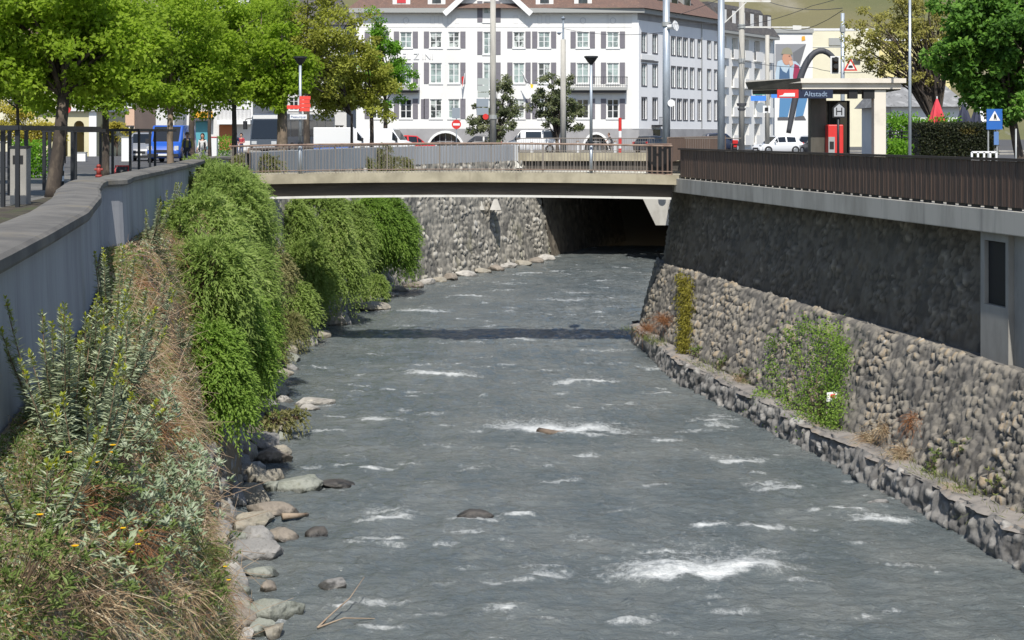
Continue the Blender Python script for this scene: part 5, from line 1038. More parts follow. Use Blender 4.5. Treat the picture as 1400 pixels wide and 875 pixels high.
m_offwhite = mat('offwhite_render', (.68,.68,.67), .9, [((.6,.6,.6), .5, S0, .45, .7, .7)]); m_orange = mat('orange_sign', (.72,.36,.03), .5); m_teal = mat('teal_door', (.1,.35,.42), .4); m_brick = mat('orange_wall', (.42,.16,.07), .85)
# cream arcade pavilion
PAV = empty('arcade_pavilion', (at(60,180,118).x, 118, 0), 0, 'pale cream arcade with round arches and a white corner pilaster behind the plane trees', 'building')
a = at(52,180,118); c = at(131,180,118); fp = Face((a.x, 118), (1, 0), (0, -1)); PL = c.x-a.x; sp = lambda px: (px-52)/F*118; zp = lambda y: EYE+(HY-y)/F*118
ar = [(sp(84), sp(92.5), 0, zp(165)), (sp(101), sp(115), 0, zp(165))]
b = MB(); wall_holes(b, fp, PL, 0, zp(152), ar, .5)
for h in ar:
    n = 10; cx = (h[0]+h[1])/2; r = (h[1]-h[0])/2
    for i in range(n):
        t0, t1 = math.pi*(1-i/n), math.pi*(1-(i+1)/n); p0 = (cx+r*math.cos(t0), h[3]-r+r*math.sin(t0)); p1 = (cx+r*math.cos(t1), h[3]-r+r*math.sin(t1)); b.quad(fp.p(*p0), fp.p(*p1), fp.p(p1[0],h[3]), fp.p(p0[0],h[3]))
fp.box(b, PL-.02, PL, 0, zp(152), .01, 9); b.build('arcade_wall', m_cream, PAV, world=True)
b = MB(); fp.box(b, -.3, PL+.25, zp(152)+.002, zp(147), -.35, 9); b.build('cornice', m_offwhite, PAV, world=True)
b = MB(); fp.box(b, 0, PL-.2, zp(147)+.002, zp(112), .2, 8.8); b.build('upper_wall', m_pale_cream, PAV, world=True)
b = MB(); fp.box(b, sp(122), PL+.06, 0, zp(152)-.003, -.08, -.003); b.build('pilaster', m_white, PAV, world=True)
b = MB(); fp.box(b, 0, PL, 0, zp(153), 3., 3.1); b.build('inner_wall', mat('ochre_wall', (.5,.34,.12), .9), PAV, world=True)
house('salmon_house', 'salmon pink house glimpsed between plane trunks beside the arcade', 153, 184, 96, 134, 8, m_salmon, 3, 2, eave=.3)
H1, f1, L1, z1 = house('shop_house', 'tall off-white house with an orange shop sign and a blue-green entrance behind the plane trees', 236, 346, -12, 150, 10, m_offwhite, 5, 4, z_first=4.6, dz=3.0)
def on_face(root, f, D, px0, px1, y0, y1, m, name, d0=-.15, d1=-.01):
    b = MB(); X0 = f.o.x; f.box(b, (px0-CX)/F*D-X0, (px1-CX)/F*D-X0, EYE+(HY-y1)/F*D, EYE+(HY-y0)/F*D, d0, d1); return b.build(name, m, root, world=True)
on_face(H1, f1, 150, 266, 291, 152.5, 161, m_orange, 'shop_sign'); on_face(H1, f1, 150, 268, 284, 166, 203, m_teal, 'entrance'); on_face(H1, f1, 150, 300, 322, 171, 206, m_brick, 'orange_wall_panel'); on_face(H1, f1, 150, 300, 345, 164, 170, m_white, 'balcony_slab', -1.2)
on_face(H1, f1, 150, 262, 292, 162, 165, m_surround, 'shop_canopy', -1.0)
b = MB()
for k in range(26): X = (300+k*1.8-CX)/F*150-f1.o.x; f1.box(b, X, X+.03, 2.95, 3.9, -1.18, -1.15)
f1.box(b, (300-CX)/F*150-f1.o.x, (345-CX)/F*150-f1.o.x, 3.9, 3.95, -1.2, -1.14); b.build('balcony_railing', m_surround, H1, world=True)
house('grey_house', 'grey-white house with a dark roof largely hidden by the bronze-leaved tree', 350, 474, 34, 168, 10, m_offwhite, 4, 6, roof=m_slate, z_first=1.2, roof_h=3.2)
house('white_low_house', 'low white shop front between salmon house and blue van', 186, 238, 128, 146, 8, m_offwhite, 1, 3, z_first=.6, wh=1.8, ww=1.2, roof=m_slate, roof_h=1.2)
house('yellow_house', 'yellowish house far behind the forsythia at the edge of the photo', -60, 50, 60, 150, 9, m_pale_cream, 4, 5)
# right background
CRM, fc, Lc, zc = house('cream_building', 'pale cream building with few windows below the hillside', 1108, 1202, 42, 206, 12, m_pale_cream, 0, 1, roof=m_offwhite, roof_h=.3, eave=.05)
on_face(CRM, fc, 206, 1133, 1152, 52, 62, m_soffit, 'grey_louvre'); on_face(CRM, fc, 206, 1166, 1176, 80, 87, m_glass_dark, 'small_window'); on_face(CRM, fc, 206, 1108, 1160, 64, 64.6, m_offwhite, 'string_course', -.05)
house('yellow_block', 'yellow block half hidden behind the olive-leaved tree', 1172, 1300, 56, 214, 10, mat('yellow_render', (.68,.60,.30), .9), 3, 4, roof=m_offwhite, roof_h=.3)
house('stone_cottage', 'low house with grey stone roof behind the folded red parasol', 1218, 1312, 146, 96, 8, m_offwhite, 1, 3, roof=mat('stone_roof', (.22,.22,.22), .85, [((.35,.35,.35), 2., S0, .5, .65), ((.1,.1,.1), 5., S0, .55, .7)]), roof_h=1.9, eave=.5, z_first=.5, wh=.9)
# painted poster wall
PST = empty('poster_wall', (at(1059,180,198).x, 198, 0), 0, 'white gable wall carrying a huge poster of a seated man in a flat cap', 'building')
a = at(1059,45,198); c = at(1111,45,198); b = MB(); b.box(a.x, c.x, 198, 206, 0, a.z); b.build('wall', m_white_wall, PST, world=True)
b = MB(); b.box(a.x-.2, c.x+.1, 197.8, 206.2, a.z+.002, a.z+.5); b.build('roof_edge', m_soffit, PST, world=True)
def poster(name, pts, m, lay):
    b = MB(); y0 = 198-.02-.012*lay; b.prism([((px-CX)/F*198, EYE+(HY-py)/F*198) for px, py in pts], y0-.01, y0, 'y'); return b.build(name, m, PST, world=True)
poster('grey_backdrop', [(1060,60),(1102,60),(1093,92),(1098,130),(1060,130)], mat('poster_grey', (.25,.255,.27), .8), 0)
poster('dark_backdrop', [(1102,60.5),(1096,80),(1086,96),(1084,72)], mat('poster_dark_grey', (.15,.155,.165), .8), 1)
poster('poster_torso', [(1063,84),(1068,82),(1088,84),(1094,90),(1097,112),(1096,128),(1060,128),(1060,100)], mat('poster_shirt', (.42,.52,.60), .8), 2)
poster('poster_jacket', [(1086,87),(1092,90),(1098,110),(1096,126),(1086,126),(1084,104)], mat('poster_maroon', (.30,.03,.08), .8), 3)
poster('poster_vest', [(1066,90),(1070,97),(1075,100),(1079,92),(1080,118),(1078,128),(1064,128)], mat('poster_blue', (.06,.12,.22), .8), 4)
n_ = 12; poster('poster_face', [(1075.5+6.2*math.cos(t), 80+9*math.sin(t)) for t in np.linspace(0, 6.283, n_, endpoint=False)], mat('poster_skin', (.52,.27,.18), .8), 5)
poster('poster_cap', [(1068,74),(1070,67),(1076,64.5),(1081,66.5),(1083.5,73),(1083,75),(1076,74)], mat('poster_cap', (.26,.25,.18), .8), 6)
poster('poster_hand', [(1078,84),(1083,82),(1084.5,88),(1080,91)], mat('poster_hand', (.60,.38,.28), .8), 7)
poster('poster_nose', [(1081.3,77),(1083.2,81),(1081,82)], mat('poster_skin', (.5,.25,.17), .8), 6); poster('poster_eye', [(1078.2,76.4),(1080,76.2),(1080,77.2),(1078.2,77.4)], m_black, 7)
m_jeans = mat('poster_jeans', (.09,.23,.42), .8)
poster('poster_leg', [(1066,134),(1083,134),(1077,160),(1065,160)], m_jeans, 2); poster('poster_leg', [(1091,134),(1104,134),(1098,158),(1087,160)], m_jeans, 2)
poster('poster_shoe', [(1063,160.5),(1079,160.5),(1080,164),(1063,164)], m_surround, 3); poster('poster_shoe', [(1086,160.5),(1099,158.5),(1102,164),(1086,164)], m_surround, 3)
poster('poster_logo', [(1096,50),(1100,49),(1101,55),(1096,56)], m_orange, 2)
# ================================================================== trees
m_plane_leaf = leafmat('plane_leaf', [(0, (.13,.20,.016)), (.5, (.31,.455,.032)), (1, (.44,.59,.07))], .66)
m_plane_dark = leafmat('plane_leaf_deep', [(0, (.11,.18,.014)), (.5, (.27,.41,.029)), (1, (.41,.55,.06))], .64)
m_bronze = leafmat('bronze_leaf', [(0, (.17,.175,.025)), (.5, (.345,.375,.055)), (1, (.49,.525,.10))], .55)
m_olive = leafmat('olive_leaf', [(0, (.19,.17,.045)), (.5, (.36,.34,.085)), (1, (.50,.48,.14))], .5)
m_bright = leafmat('bright_leaf', [(0, (.07,.18,.010)), (.5, (.15,.34,.022)), (1, (.26,.46,.045))], .5)
m_dkgreen = leafmat('deep_green_leaf', [(0, (.03,.08,.012)), (.5, (.10,.225,.028)), (1, (.22,.40,.06))], .45)
m_juniper = leafmat('juniper', [(0, (.05,.065,.03)), (.5, (.12,.145,.06)), (1, (.21,.22,.11))], .25)
m_forsythia = leafmat('forsythia', [(0, (.30,.26,.03)), (.5, (.46,.40,.06)), (1, (.58,.52,.12))], .4)
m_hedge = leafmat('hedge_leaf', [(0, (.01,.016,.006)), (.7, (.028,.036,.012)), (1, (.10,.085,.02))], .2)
def tree(label, tx, D, lobes, n, leaf, m, tw, name='plane_tree', group=None, bark=None, clumps=60, fork=None, flat=0., spread=.42, lean=0, tone0=.48, bx=None, limbs=26, seed=0):
    """lobes: (px, py, half-width px, half-height px[, depth offset m]); n leaves; tw: trunk width px"""
    k = D/F; X = (tx-CX)*k; e = empty(name, (X, D, 0), 0, label, 'tree', group); rt = np.random.default_rng(seed+int(abs(tx)*7+D))
    L = [(np.array([(l[0]-CX)*k, D+(l[4] if len(l) > 4 else 0), EYE+(HY-l[1])*k]), np.array([l[2]*k, l[2]*k*.9, l[3]*k])) for l in lobes]
    vol = np.array([r.prod() for _, r in L])**.8; cs = []; 
    for (c, r), q in zip(L, np.maximum(4, (clumps*vol/vol.sum())).astype(int)):
        d = unit(rt.normal(size=(q, 3))); rad = rt.uniform(.15, 1, (q, 1))**.42; p = c+d*r*rad*(1+.22*rt.normal(size=(q, 1))); 
        if flat: p[:,2] = np.maximum(p[:,2], c[2]-r[2]*(1-flat)+.2*rt.normal(size=q))
        cs.append(p)
    cs = np.concatenate(cs); q = len(cs); per = max(20, int(n*.85)//q); sz = np.cbrt(sum(vol**(1/.8))*4.2/q)*spread*1.45
    cl = np.repeat(np.arange(q), per); off = unit(rt.normal(size=(len(cl), 3)))*(rt.uniform(0, 1, (len(cl), 1))**.5)*sz*np.array([1.15, 1.15, .75])*np.repeat(rt.uniform(.65, 1.3, q), per)[:,None]
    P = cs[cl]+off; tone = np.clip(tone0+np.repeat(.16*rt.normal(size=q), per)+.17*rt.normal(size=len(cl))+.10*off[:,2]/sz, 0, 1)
    Dv = unit(off/sz*.5+.8*unit(rt.normal(size=(len(cl), 3)))+np.array([0, 0, -.25])); N = unit(np.array([0, -.5, .75])+.5*unit(rt.normal(size=(len(cl), 3))))
    V, Q, T = leaf_quads(P, Dv, N, leaf*rt.uniform(.65, 1.3, len(cl)), leaf*.72*rt.uniform(.7, 1.2, len(cl)), tone, .12)
    mesh_np('crown', V, Q, m, e, {'tone': T}, smooth=False)
    b = MB(); base = np.array([X, D, 0.]); ctr = L[0][0]; zf = fork if fork is not None else max(1.9, (min(c[2]-r[2] for c, r in L)+.3)); r0 = tw*k/2
    top = np.array([X+lean, D, zf]); b.tube([base-np.array([0,0,.05]), base+np.array([.0,0,.25]), base*.5+top*.5+np.array([.04*rt.normal()*zf*.2, 0, 0]), top], [r0*1.35, r0*1.08, r0*.95, r0*.82], 10)
    idx = rt.permutation(q)[:limbs]
    for i in idx:
        t_ = cs[i]; m1 = top+(t_-top)*.35+np.array([0, 0, .18*np.linalg.norm(t_-top)])+.12*rt.normal(size=3); m2 = top+(t_-top)*.7+np.array([0, 0, .12*np.linalg.norm(t_-top)])+.15*rt.normal(size=3)
        s_ = rt.uniform(.28, .5); b.tube([top-np.array([0,0,.15]), m1, m2, t_], [r0*s_, r0*s_*.72, r0*s_*.45, .012], 5, cap=False)
    b.build('trunk', bark or m_bark, e, world=True, smooth=True)
    return e
PG = 'plane trees on the quay'
tree('thick-trunked plane tree leaning beside the black and white banded bollard', 73, 42, [(75,20,105,85),(20,60,70,75),(140,70,62,70),(60,100,75,42)], 30000, .15, m_plane_leaf, 19, group=PG, clumps=120, lean=.28, flat=.35)
tree('thin-trunked plane tree rising from the steel frame at the photo edge', 24, 52, [(0,70,70,85),(30,105,45,45)], 13000, .16, m_plane_dark, 5, group=PG, clumps=60)
tree('plane tree with a mottled trunk behind the striped bollard and red hydrant', 144, 62, [(150,55,80,85),(185,95,55,65),(130,120,50,32)], 22000, .17, m_plane_dark, 10, group=PG, clumps=95)
tree('plane tree whose pale trunk stands in front of the blue van', 233, 74, [(240,50,85,85),(205,105,60,52),(275,90,55,55)], 24000, .18, m_plane_leaf, 9, group=PG, bark=m_bark_pale, clumps=105)
tree('plane tree with a dark straight trunk just beside the standing couple', 263, 84, [(285,65,65,75),(300,25,60,55)], 16000, .19, m_plane_leaf, 8, group=PG, clumps=75)
tree('slim plane tree with a slanting thin trunk before the orange shop sign', 287, 92, [(310,95,48,48),(340,50,50,60)], 13000, .19, m_plane_leaf, 5, group=PG, clumps=60)
tree('plane tree with a slender trunk before the balcony house', 320, 88, [(335,60,60,80),(325,110,50,38)], 15000, .19, m_plane_leaf, 7, group=PG, clumps=70)
tree('plane tree with a thick blotchy trunk standing in front of the dark coach', 386, 76, [(378,75,48,62),(365,118,45,32),(400,110,32,36)], 15000, .18, m_plane_leaf, 15, group=PG, bark=m_bark_pale, clumps=75, fork=3.2)
BG = 'bronze leaved trees by the road'
tree('large olive-bronze tree rising behind the red direction signs', 420, 104, [(415,20,72,62),(440,70,52,60),(395,60,45,50)], 17000, .2, m_bronze, 9, 'bronze_tree', BG, clumps=110, spread=.36)
tree('bronze-leaved tree with a slim dark trunk before the white van', 508, 110, [(495,105,48,50),(470,80,40,45),(520,125,34,34),(480,135,38,26)], 16000, .2, m_bronze, 6, 'bronze_tree', BG, clumps=95, spread=.38, tone0=.55)
tree('bronze-leaved tree with a thin trunk beside the white box truck', 481, 108, [(440,120,34,42),(425,95,34,45),(450,140,30,20)], 11000, .2, m_bronze, 4, 'bronze_tree', BG, clumps=70, spread=.38, tone0=.5)
tree('conical bright green tree against the shuttered white facade', 527, 132, [(530,112,36,30),(524,75,27,32),(517,42,17,24)], 15000, .2, m_bright, 6, 'broadleaf_tree', None, clumps=90, spread=.4)
# right-hand trees
tree('sparse olive-leaved tree with bare curving branches above the shelter', 1300, 72, [(1215,45,62,52),(1255,30,50,50),(1180,75,35,40),(1240,95,40,30),(1290,40,40,60)], 11000, .13, m_olive, 9, 'olive_tree', None, clumps=170, spread=.26, fork=1.9, lean=-.6, limbs=95)
tree('big deep green tree with a leaning dark trunk at the photo edge', 1400, 50, [(1370,60,80,75),(1330,45,55,50),(1385,130,55,35),(1310,80,35,30),(1345,120,45,30),(1400,20,70,60)], 34000, .17, m_dkgreen, 13, 'broadleaf_tree', None, clumps=190, spread=.36, lean=-.45, fork=2.6)
tree('yellow-flowering forsythia behind the steel frames', 45, 78, [(35,175,42,24),(15,165,32,30),(70,182,25,14)], 9000, .12, m_forsythia, 3, 'forsythia', None, clumps=70, fork=.6)
tree('young yellow-green tree beside the cream arcade', 160, 120, [(160,178,22,12),(128,178,14,8)], 3500, .16, m_forsythia, 2, 'forsythia', None, clumps=30, fork=.7, tone0=.3)
# junipers in front of the white facade
tree('irregular dark juniper standing behind the concrete pole with stacked signs', 678, 139, [(672,172,30,20),(682,135,22,32),(660,165,18,20),(697,160,16,22),(690,110,12,16)], 8000, .2, m_juniper, 5, 'juniper_tree', 'junipers before the white facade', clumps=75, spread=.3, fork=1.0)
tree('taller round juniper standing behind the slim concrete lamp pole', 762, 139, [(762,150,28,26),(760,118,22,22),(742,145,16,24),(785,155,16,22)], 9500, .2, m_juniper, 5, 'juniper_tree', 'junipers before the white facade', clumps=80, spread=.32, fork=1.0, tone0=.4)
# bright shrubs and the clipped hedge beyond the shelter
def bush(label, px0, px1, y0, y1, D, m, n, leaf=.13, name='bush', tone0=.5, fill=1.):
    a = at(px0, y1, D); c = at(px1, y0, D); e = empty(name, ((a.x+c.x)/2, D, 0), 0, label, 'bush'); z1 = c.z; w = c.x-a.x
    P = np.stack([RNG.uniform(a.x, c.x, n), D+RNG.uniform(-.7, .7, n)*min(1.2, w), RNG.uniform(.02, 1, n)**.8*z1], 1); P[:,2] *= 1+.16*fbm(P*1.7, 3, 8)
    V, Q, T = leaf_quads(P, rdir(n), np.array([0, -.4, .7])+.7*rdir(n), leaf*RNG.uniform(.7, 1.2, n), np.full(n, leaf*.6), np.clip(tone0+.2*RNG.normal(size=n)+.2*fbm(P*2, 2, 4), 0, 1)); mesh_np('foliage', V, Q, m, e, {'tone': T}, smooth=False)
    return e
bush('bright green bush row below the stone cottage', 1216, 1262, 158, 190, 64, m_bright, 4200)
bush('bright green bush peeping out beside the red parasol', 1262, 1312, 161, 176, 66, m_bright, 3200)
bush('bright green low bush between shelter column and lamp pole', 1214, 1244, 193, 212, 56, m_bright, 1500)
bush('round green bush beside the forsythia behind the steel frames', 22, 62, 195, 214, 60, m_bright, 1800)
bush('low green planter bush beside the standing couple', 296, 318, 186, 206, 108, m_bright, 900)
HG = empty('hedge', (at(1295,200,58).x, 58, 0), 0, 'dark clipped hedge beyond the slatted railing with a yellowed patch', 'hedge')
a = at(1251,172,58); c = at(1356,172,58); n = 26000; P = np.stack([RNG.uniform(a.x, c.x, n), RNG.uniform(57.4, 59, n), RNG.uniform(0, a.z, n)], 1); side = RNG.integers(0, 3, n); P[side == 0, 1] = 57.4; P[side == 1, 2] = a.z; P += .05*RNG.normal(size=(n, 3))
V, Q, T = leaf_quads(P, rdir(n), np.array([0, -.7, .4])+.6*rdir(n), np.full(n, .07), np.full(n, .05), np.clip(.35+.25*RNG.normal(size=n)+.9*np.exp(-(((P[:,0]-at(1318,172,58).x)/.3)**2+((P[:,2]-1.75)/.15)**2)), 0, 1)); mesh_np('foliage', V, Q, m_hedge, HG, {'tone': T}, smooth=False)
b = MB(); b.box(a.x+.08, c.x-.08, 57.5, 58.9, 0, a.z-.08); b.build('dark_core', m_black, HG, world=True)  # solid black box put in for the shade inside the hedge
# wood on the slope far behind the houses
n = 9000; Pw = np.stack([RNG.uniform(-190, 30, n), RNG.uniform(250, 330, n), RNG.uniform(1, 18, n)], 1); Pw[:,2] *= .6+.5*fbm(Pw*np.array([.06,.06,0]), 3, 2)
V, Q, T = leaf_quads(Pw, rdir(n), np.array([0,-.4,.7])+.6*rdir(n), np.full(n, 2.2), np.full(n, 1.8), np.clip(.4+.25*RNG.normal(size=n), 0, 1)); tag(mesh_np('far_wood', V, Q, m_dkgreen, None, {'tone': T}, smooth=False), 'dark wood filling the gaps far behind the houses', 'wood', kind='stuff')
# ================================================================== vehicles, people, street furniture
def paint(name, c): return mat('paint_'+name, c, .35, (), None, .0, .5, coat=.5)
m_trim = mat('black_trim', (.02,.02,.022), .6); m_plate = mat('number_plate', (.7,.7,.68), .5)
def vehicle(name, label, loc, rz, st, wid, pm, wheels, wr, glass, lights=(), group=None, belt=None, low=None, cat=None, grille=None, wheel_w=.2):
    """st: stations along the length (front +x): (x, z_bottom, z_belt, z_top, half-width at belt, half-width at top)"""
    e = empty(name, loc, rz, label, cat or name.split('_')[-1], group)
    def ring(s):
        x, zb, zl, zt, w, wt = s; zm = zb+(zl-zb)*.45
        return [(x,-w*.93,zb),(x,-w,zm),(x,-w*.985,zl),(x,-wt,zt),(x,wt,zt),(x,w*.985,zl),(x,w,zm),(x,w*.93,zb)]
    R = [ring(s) for s in st]; b = MB(); n = 8
    for r0, r1 in zip(R[:-1], R[1:]):
        for i in range(n): j = (i+1) % n; b.poly([r0[i], r0[j], r1[j], r1[i]])
    b.poly(R[0][::-1]); b.poly(R[-1])
    bm = bmesh.new(); me = bpy.data.meshes.new('body'); me.from_pydata(b.v, [], b.f); bm.from_mesh(me); bmesh.ops.remove_doubles(bm, verts=bm.verts, dist=1e-4); bmesh.ops.recalc_face_normals(bm, faces=bm.faces); bm.to_mesh(me); bm.free()
    o = link('body', me, pm, e); bv = o.modifiers.new('bevel', 'BEVEL'); bv.width = .045; bv.segments = 2; bv.angle_limit = .35; me.polygons.foreach_set('use_smooth', [True]*len(me.polygons))
    # glass: ('s', i, j, lo, hi, x0, x1) side pane between stations i..j ; ('t', i, j) windscreen across the top strip
    def lerp(p, q, t): return tuple(a+(c-a)*t for a, c in zip(p, q))
    for g in glass:
        if g[0] == 's':
            _, i, j, lo, hi, x0, x1 = g
            for sgn, (kb, kt) in ((-1, (2, 3)), (1, (5, 4))):
                q = []
                for (u, v) in ((x0,lo),(x1,lo),(x1,hi),(x0,hi)):
                    pb = lerp(R[i][kb], R[j][kb], u); pt = lerp(R[i][kt], R[j][kt], u); p = lerp(pb, pt, v); q.append((p[0], p[1]+sgn*.012, p[2]))
                b = MB(); inn = [(p[0], p[1]-sgn*.03, p[2]) for p in q]; b.hexa(q, inn); b.build('side_window', m_carglass, e)
        else:
            _, i, j, u0, u1 = g[:5]; q = []
            for u, (ka, kb_) in ((u0,(3,4)), (u1,(4,3))):
                for k in (ka, kb_):
                    p = lerp(R[i][k], R[j][k], u); q.append((p[0], p[1]*.88, p[2]))
            d = Vector(R[j][3])-Vector(R[i][3]); nrm_ = Vector((-d.z, 0, d.x)); nrm_ = nrm_ if nrm_.z > 0 else -nrm_; nrm_.normalize()
            b = MB(); b.hexa([tuple(Vector(p)+nrm_*.012) for p in q], [tuple(Vector(p)-nrm_*.03) for p in q]); b.build('windscreen' if i > 0 or len(g) < 6 else 'rear_window', m_carglass, e)
    half = max(s[4] for s in st)
    for x in wheels:
        for sgn in (-1, 1):
            y0, y1 = sgn*(half-wheel_w), sgn*(half+.012); b = MB(); b.tube([(x,y0,wr),(x,y0+(y1-y0)*.15,wr),(x,y0+(y1-y0)*.85,wr),(x,y1,wr)], [wr*.93, wr, wr, wr*.9], 18); w_ = b.build('wheel', m_tyre, e, smooth=False)
            b = MB(); b.tube([(x,y1+sgn*.002,wr),(x,y1+sgn*.018,wr)], [wr*.66, wr*.6], 14); b.build('rim', m_rim, w_)
            b = MB(); b.tube([(x, y1-sgn*.05, wr),(x, y1-sgn*.006, wr)], [wr*1.13, wr*1.13], 18); b.build('wheel_arch', m_trim, e)
    for (nm, x, y, z, sx, sy, sz, m) in lights:
        for sgn in ((-1, 1) if y else (0,)):
            b = MB(); b.box(x-sx/2, x+sx/2, sgn*y-sy/2, sgn*y+sy/2, z-sz/2, z+sz/2); b.build(nm, m, e, bevel=.01)
    return e
def car_st(L, H, W, hood=.27, cab=(.36,.60,.86,.97), belt=.60, zb=.2):
    h = L/2; w = W/2; f = lambda t: h-L*t; zl = H*belt
    return [(f(1.), zb+.12, zl*.95, zl*.98, w*.86, w*.7), (f(.985), zb, zl, zl*1.04, w*.95, w*.72), (f(cab[3]-.02), zb, zl*1.02, zl*1.08, w*.98, w*.74), (f(cab[2]-.02), zb, zl*1.02, H*.96, w, w*.70), (f(cab[1]), zb, zl, H, w, w*.72), (f(cab[0]+.05), zb, zl*.99, H*.965, w, w*.70), (f(hood-.03), zb, zl*.95, zl*.99, w*.99, w*.76), (f(.08), zb, zl*.82, zl*.85, w*.95, w*.72), (f(.02), zb+.02, zl*.68, zl*.72, w*.88, w*.66), (f(0.), zb+.1, zl*.52, zl*.56, w*.80, w*.6)]
CARGLASS = [('s', 3, 4, .12, .86, .1, .92), ('s', 4, 5, .12, .86, .08, .95), ('s', 5, 6, .12, .8, .02, .55), ('t', 5, 6, .08, .93), ('t', 2, 3, .1, .92)]
def car(label, loc, rz, pm, L=4.1, H=1.5, W=1.75, group='parked and passing cars', name='car', **k):
    lights = [('headlight', L/2-.16, W*.36, H*.46, .16, .3, .14, m_chrome_lamp), ('tail_light', -L/2+.05, W*.40, H*.56, .1, .2, .24, m_taillight), ('grille', L/2-.02, 0, H*.30, .06, W*.5, .16, m_trim), ('number_plate', L/2+.012, 0, H*.23, .02, .5, .11, m_plate), ('rear_plate', -L/2-.01, 0, H*.45, .02, .5, .11, m_plate), ('door_mirror', L*.17, W/2+.06, H*.66, .12, .16, .11, pm), ('bumper', L/2-.03, 0, .3, .1, W*.78, .12, m_trim)]
    return vehicle(name, label, loc, rz, car_st(L, H, W, **k), W, pm, (L*.315, -L*.30), .31, CARGLASS, lights, group, cat='car')
def van_st(L, H, W, nose=.24): 
    h = L/2; w = W/2; return [(-h, .32, 1.1, H*.97, w*.96, w*.86), (-h+.08, .25, 1.12, H, w, w*.88), (h-L*nose-.55, .25, 1.12, H, w, w*.88), (h-L*nose-.2, .25, 1.12, H*.985, w, w*.86), (h-L*.10-.25, .25, 1.05, 1.16, w*.99, w*.84), (h-.2, .25, .82, .98, w*.95, w*.78), (h-.02, .3, .6, .7, w*.86, w*.7)]
def van(label, loc, rz, pm, L=4.9, H=1.97, W=1.9, windows=True, nose=.24, group='vans by the bridge', name='van', cat='van', lower=None):
    g = [('s', 3, 4, .1, .86, .02, .62), ('t', 3, 4, .06, .95)]
    if windows: g += [('s', 1, 2, .14, .84, .06, .46), ('s', 1, 2, .14, .84, .52, .97)]
    lights = [('headlight', L/2-.13, W*.38, .84, .16, .24, .24, m_chrome_lamp), ('tail_light', -L/2-.005, W*.44, 1.0, .05, .12, .5, m_taillight), ('grille', L/2-.03, 0, .66, .07, W*.5, .16, m_trim), ('bumper', L/2-.04, 0, .42, .12, W*.88, .2, m_trim), ('number_plate', L/2+.03, 0, .46, .02, .52, .11, m_plate), ('door_mirror', L/2-L*nose+.2, W/2+.1, 1.22, .14, .2, .28, m_trim)]
    return vehicle(name, label, loc, rz, van_st(L, H, W, nose), W, pm, (L*.31, -L*.31), .34, g, lights, group, cat=cat)
pi = math.pi
p_white = paint('white', (.76,.77,.78)); p_blue = paint('blue', (.02,.10,.48)); p_red = paint('red', (.55,.02,.02)); p_grey = paint('grey', (.24,.25,.27)); p_dark = paint('dark', (.03,.035,.045)); p_navy = paint('navy', (.015,.025,.06)); p_coach = paint('coach_grey', (.07,.085,.11)); p_silver = paint('silver', (.42,.44,.46))
g_ = lambda px, D: ((px-CX)/F*D, D, .0)
van('royal blue delivery van facing the camera behind the plane trunks', g_(235, 94), -pi/2, p_blue, 4.9, 2.15, 2.0, windows=False)
car('dark grey car parked close beside the royal blue van', g_(197, 99), -pi/2+.05, p_grey, 4.3, 1.75, 1.8)
van('white minivan with dark side windows driving past the round juniper', g_(728, 140), pi, p_white, 4.75, 1.97, 1.9)
van('white van with a big windscreen just beside the red car', g_(524, 121), -.25, p_white, 4.6, 2.05, 1.95, windows=False)
bt = van('white box truck with a blue lower body behind the bronze-leaved trees', g_(470, 119), .12, p_white, 4.4, 2.0, 2.0, windows=False, group='vans by the bridge', name='box_truck', cat='truck')
b = MB(); b.box(-2.22, .75, -1.04, 1.04, .85, 2.12); b.build('cargo_box', p_white, bt, bevel=.03); b = MB(); b.box(-2.2, .73, -1.03, 1.03, .38, .846); b.build('side_skirt', paint('pale_blue', (.12,.2,.5)), bt)
car('red car half hidden behind the white van', g_(561, 126), .35, p_red, 4.1, 1.55, 1.75)
car('white hatchback parked at the roadside beside the shelter', g_(1063, 132), pi+.32, p_white, 4.0, 1.5, 1.75)
car('silver grey car parked just behind the white hatchback', g_(1106, 137), -pi/2-.5, p_silver, 4.2, 1.5, 1.78)
car('dark car whose tail shows beside the shelter wall', g_(1121, 128), pi/2+.3, p_dark, 4.2, 1.45, 1.75)
car('dark blue car passing above the brown street barrier', g_(985, 156), .2, p_navy, 4.4, 1.75, 1.8)
car('dark car standing behind the juniper and the concrete pole', g_(655, 147), pi, p_dark, 4.2, 1.5, 1.75)
car('black car in the doorway below the side balcony', g_(893, 143), .9, p_dark, 4.2, 1.5, 1.75)
# coach
CO = empty('coach', g_(402, 131), -pi/2-.30, 'dark grey coach with a huge windscreen behind the blotchy plane trunk', 'coach'); L, W, H = 11., 2.5, 3.25
b = MB(); b.prism([(L/2-.28,.35),(L/2,.6),(L/2-.02,1.2),(L/2-.35,H-.25),(L/2-.7,H),(-L/2+.1,H),(-L/2,H-.2),(-L/2,.4)], -W/2, W/2, 'y'); b.build('body', p_coach, CO, bevel=.08)
b = MB(); b.hexa([(L/2+.012,-1.12,1.28),(L/2+.012,1.12,1.28),(L/2-.29,1.08,H-.5),(L/2-.29,-1.08,H-.5)], [(L/2-.05,-1.12,1.28),(L/2-.05,1.12,1.28),(L/2-.36,1.08,H-.5),(L/2-.36,-1.08,H-.5)]); b.build('windscreen', m_carglass, CO)
b = MB(); b.box(L/2-.62, L/2-.28, -1.1, 1.1, H-.42, H-.12); b.build('destination_board', m_plate, CO)
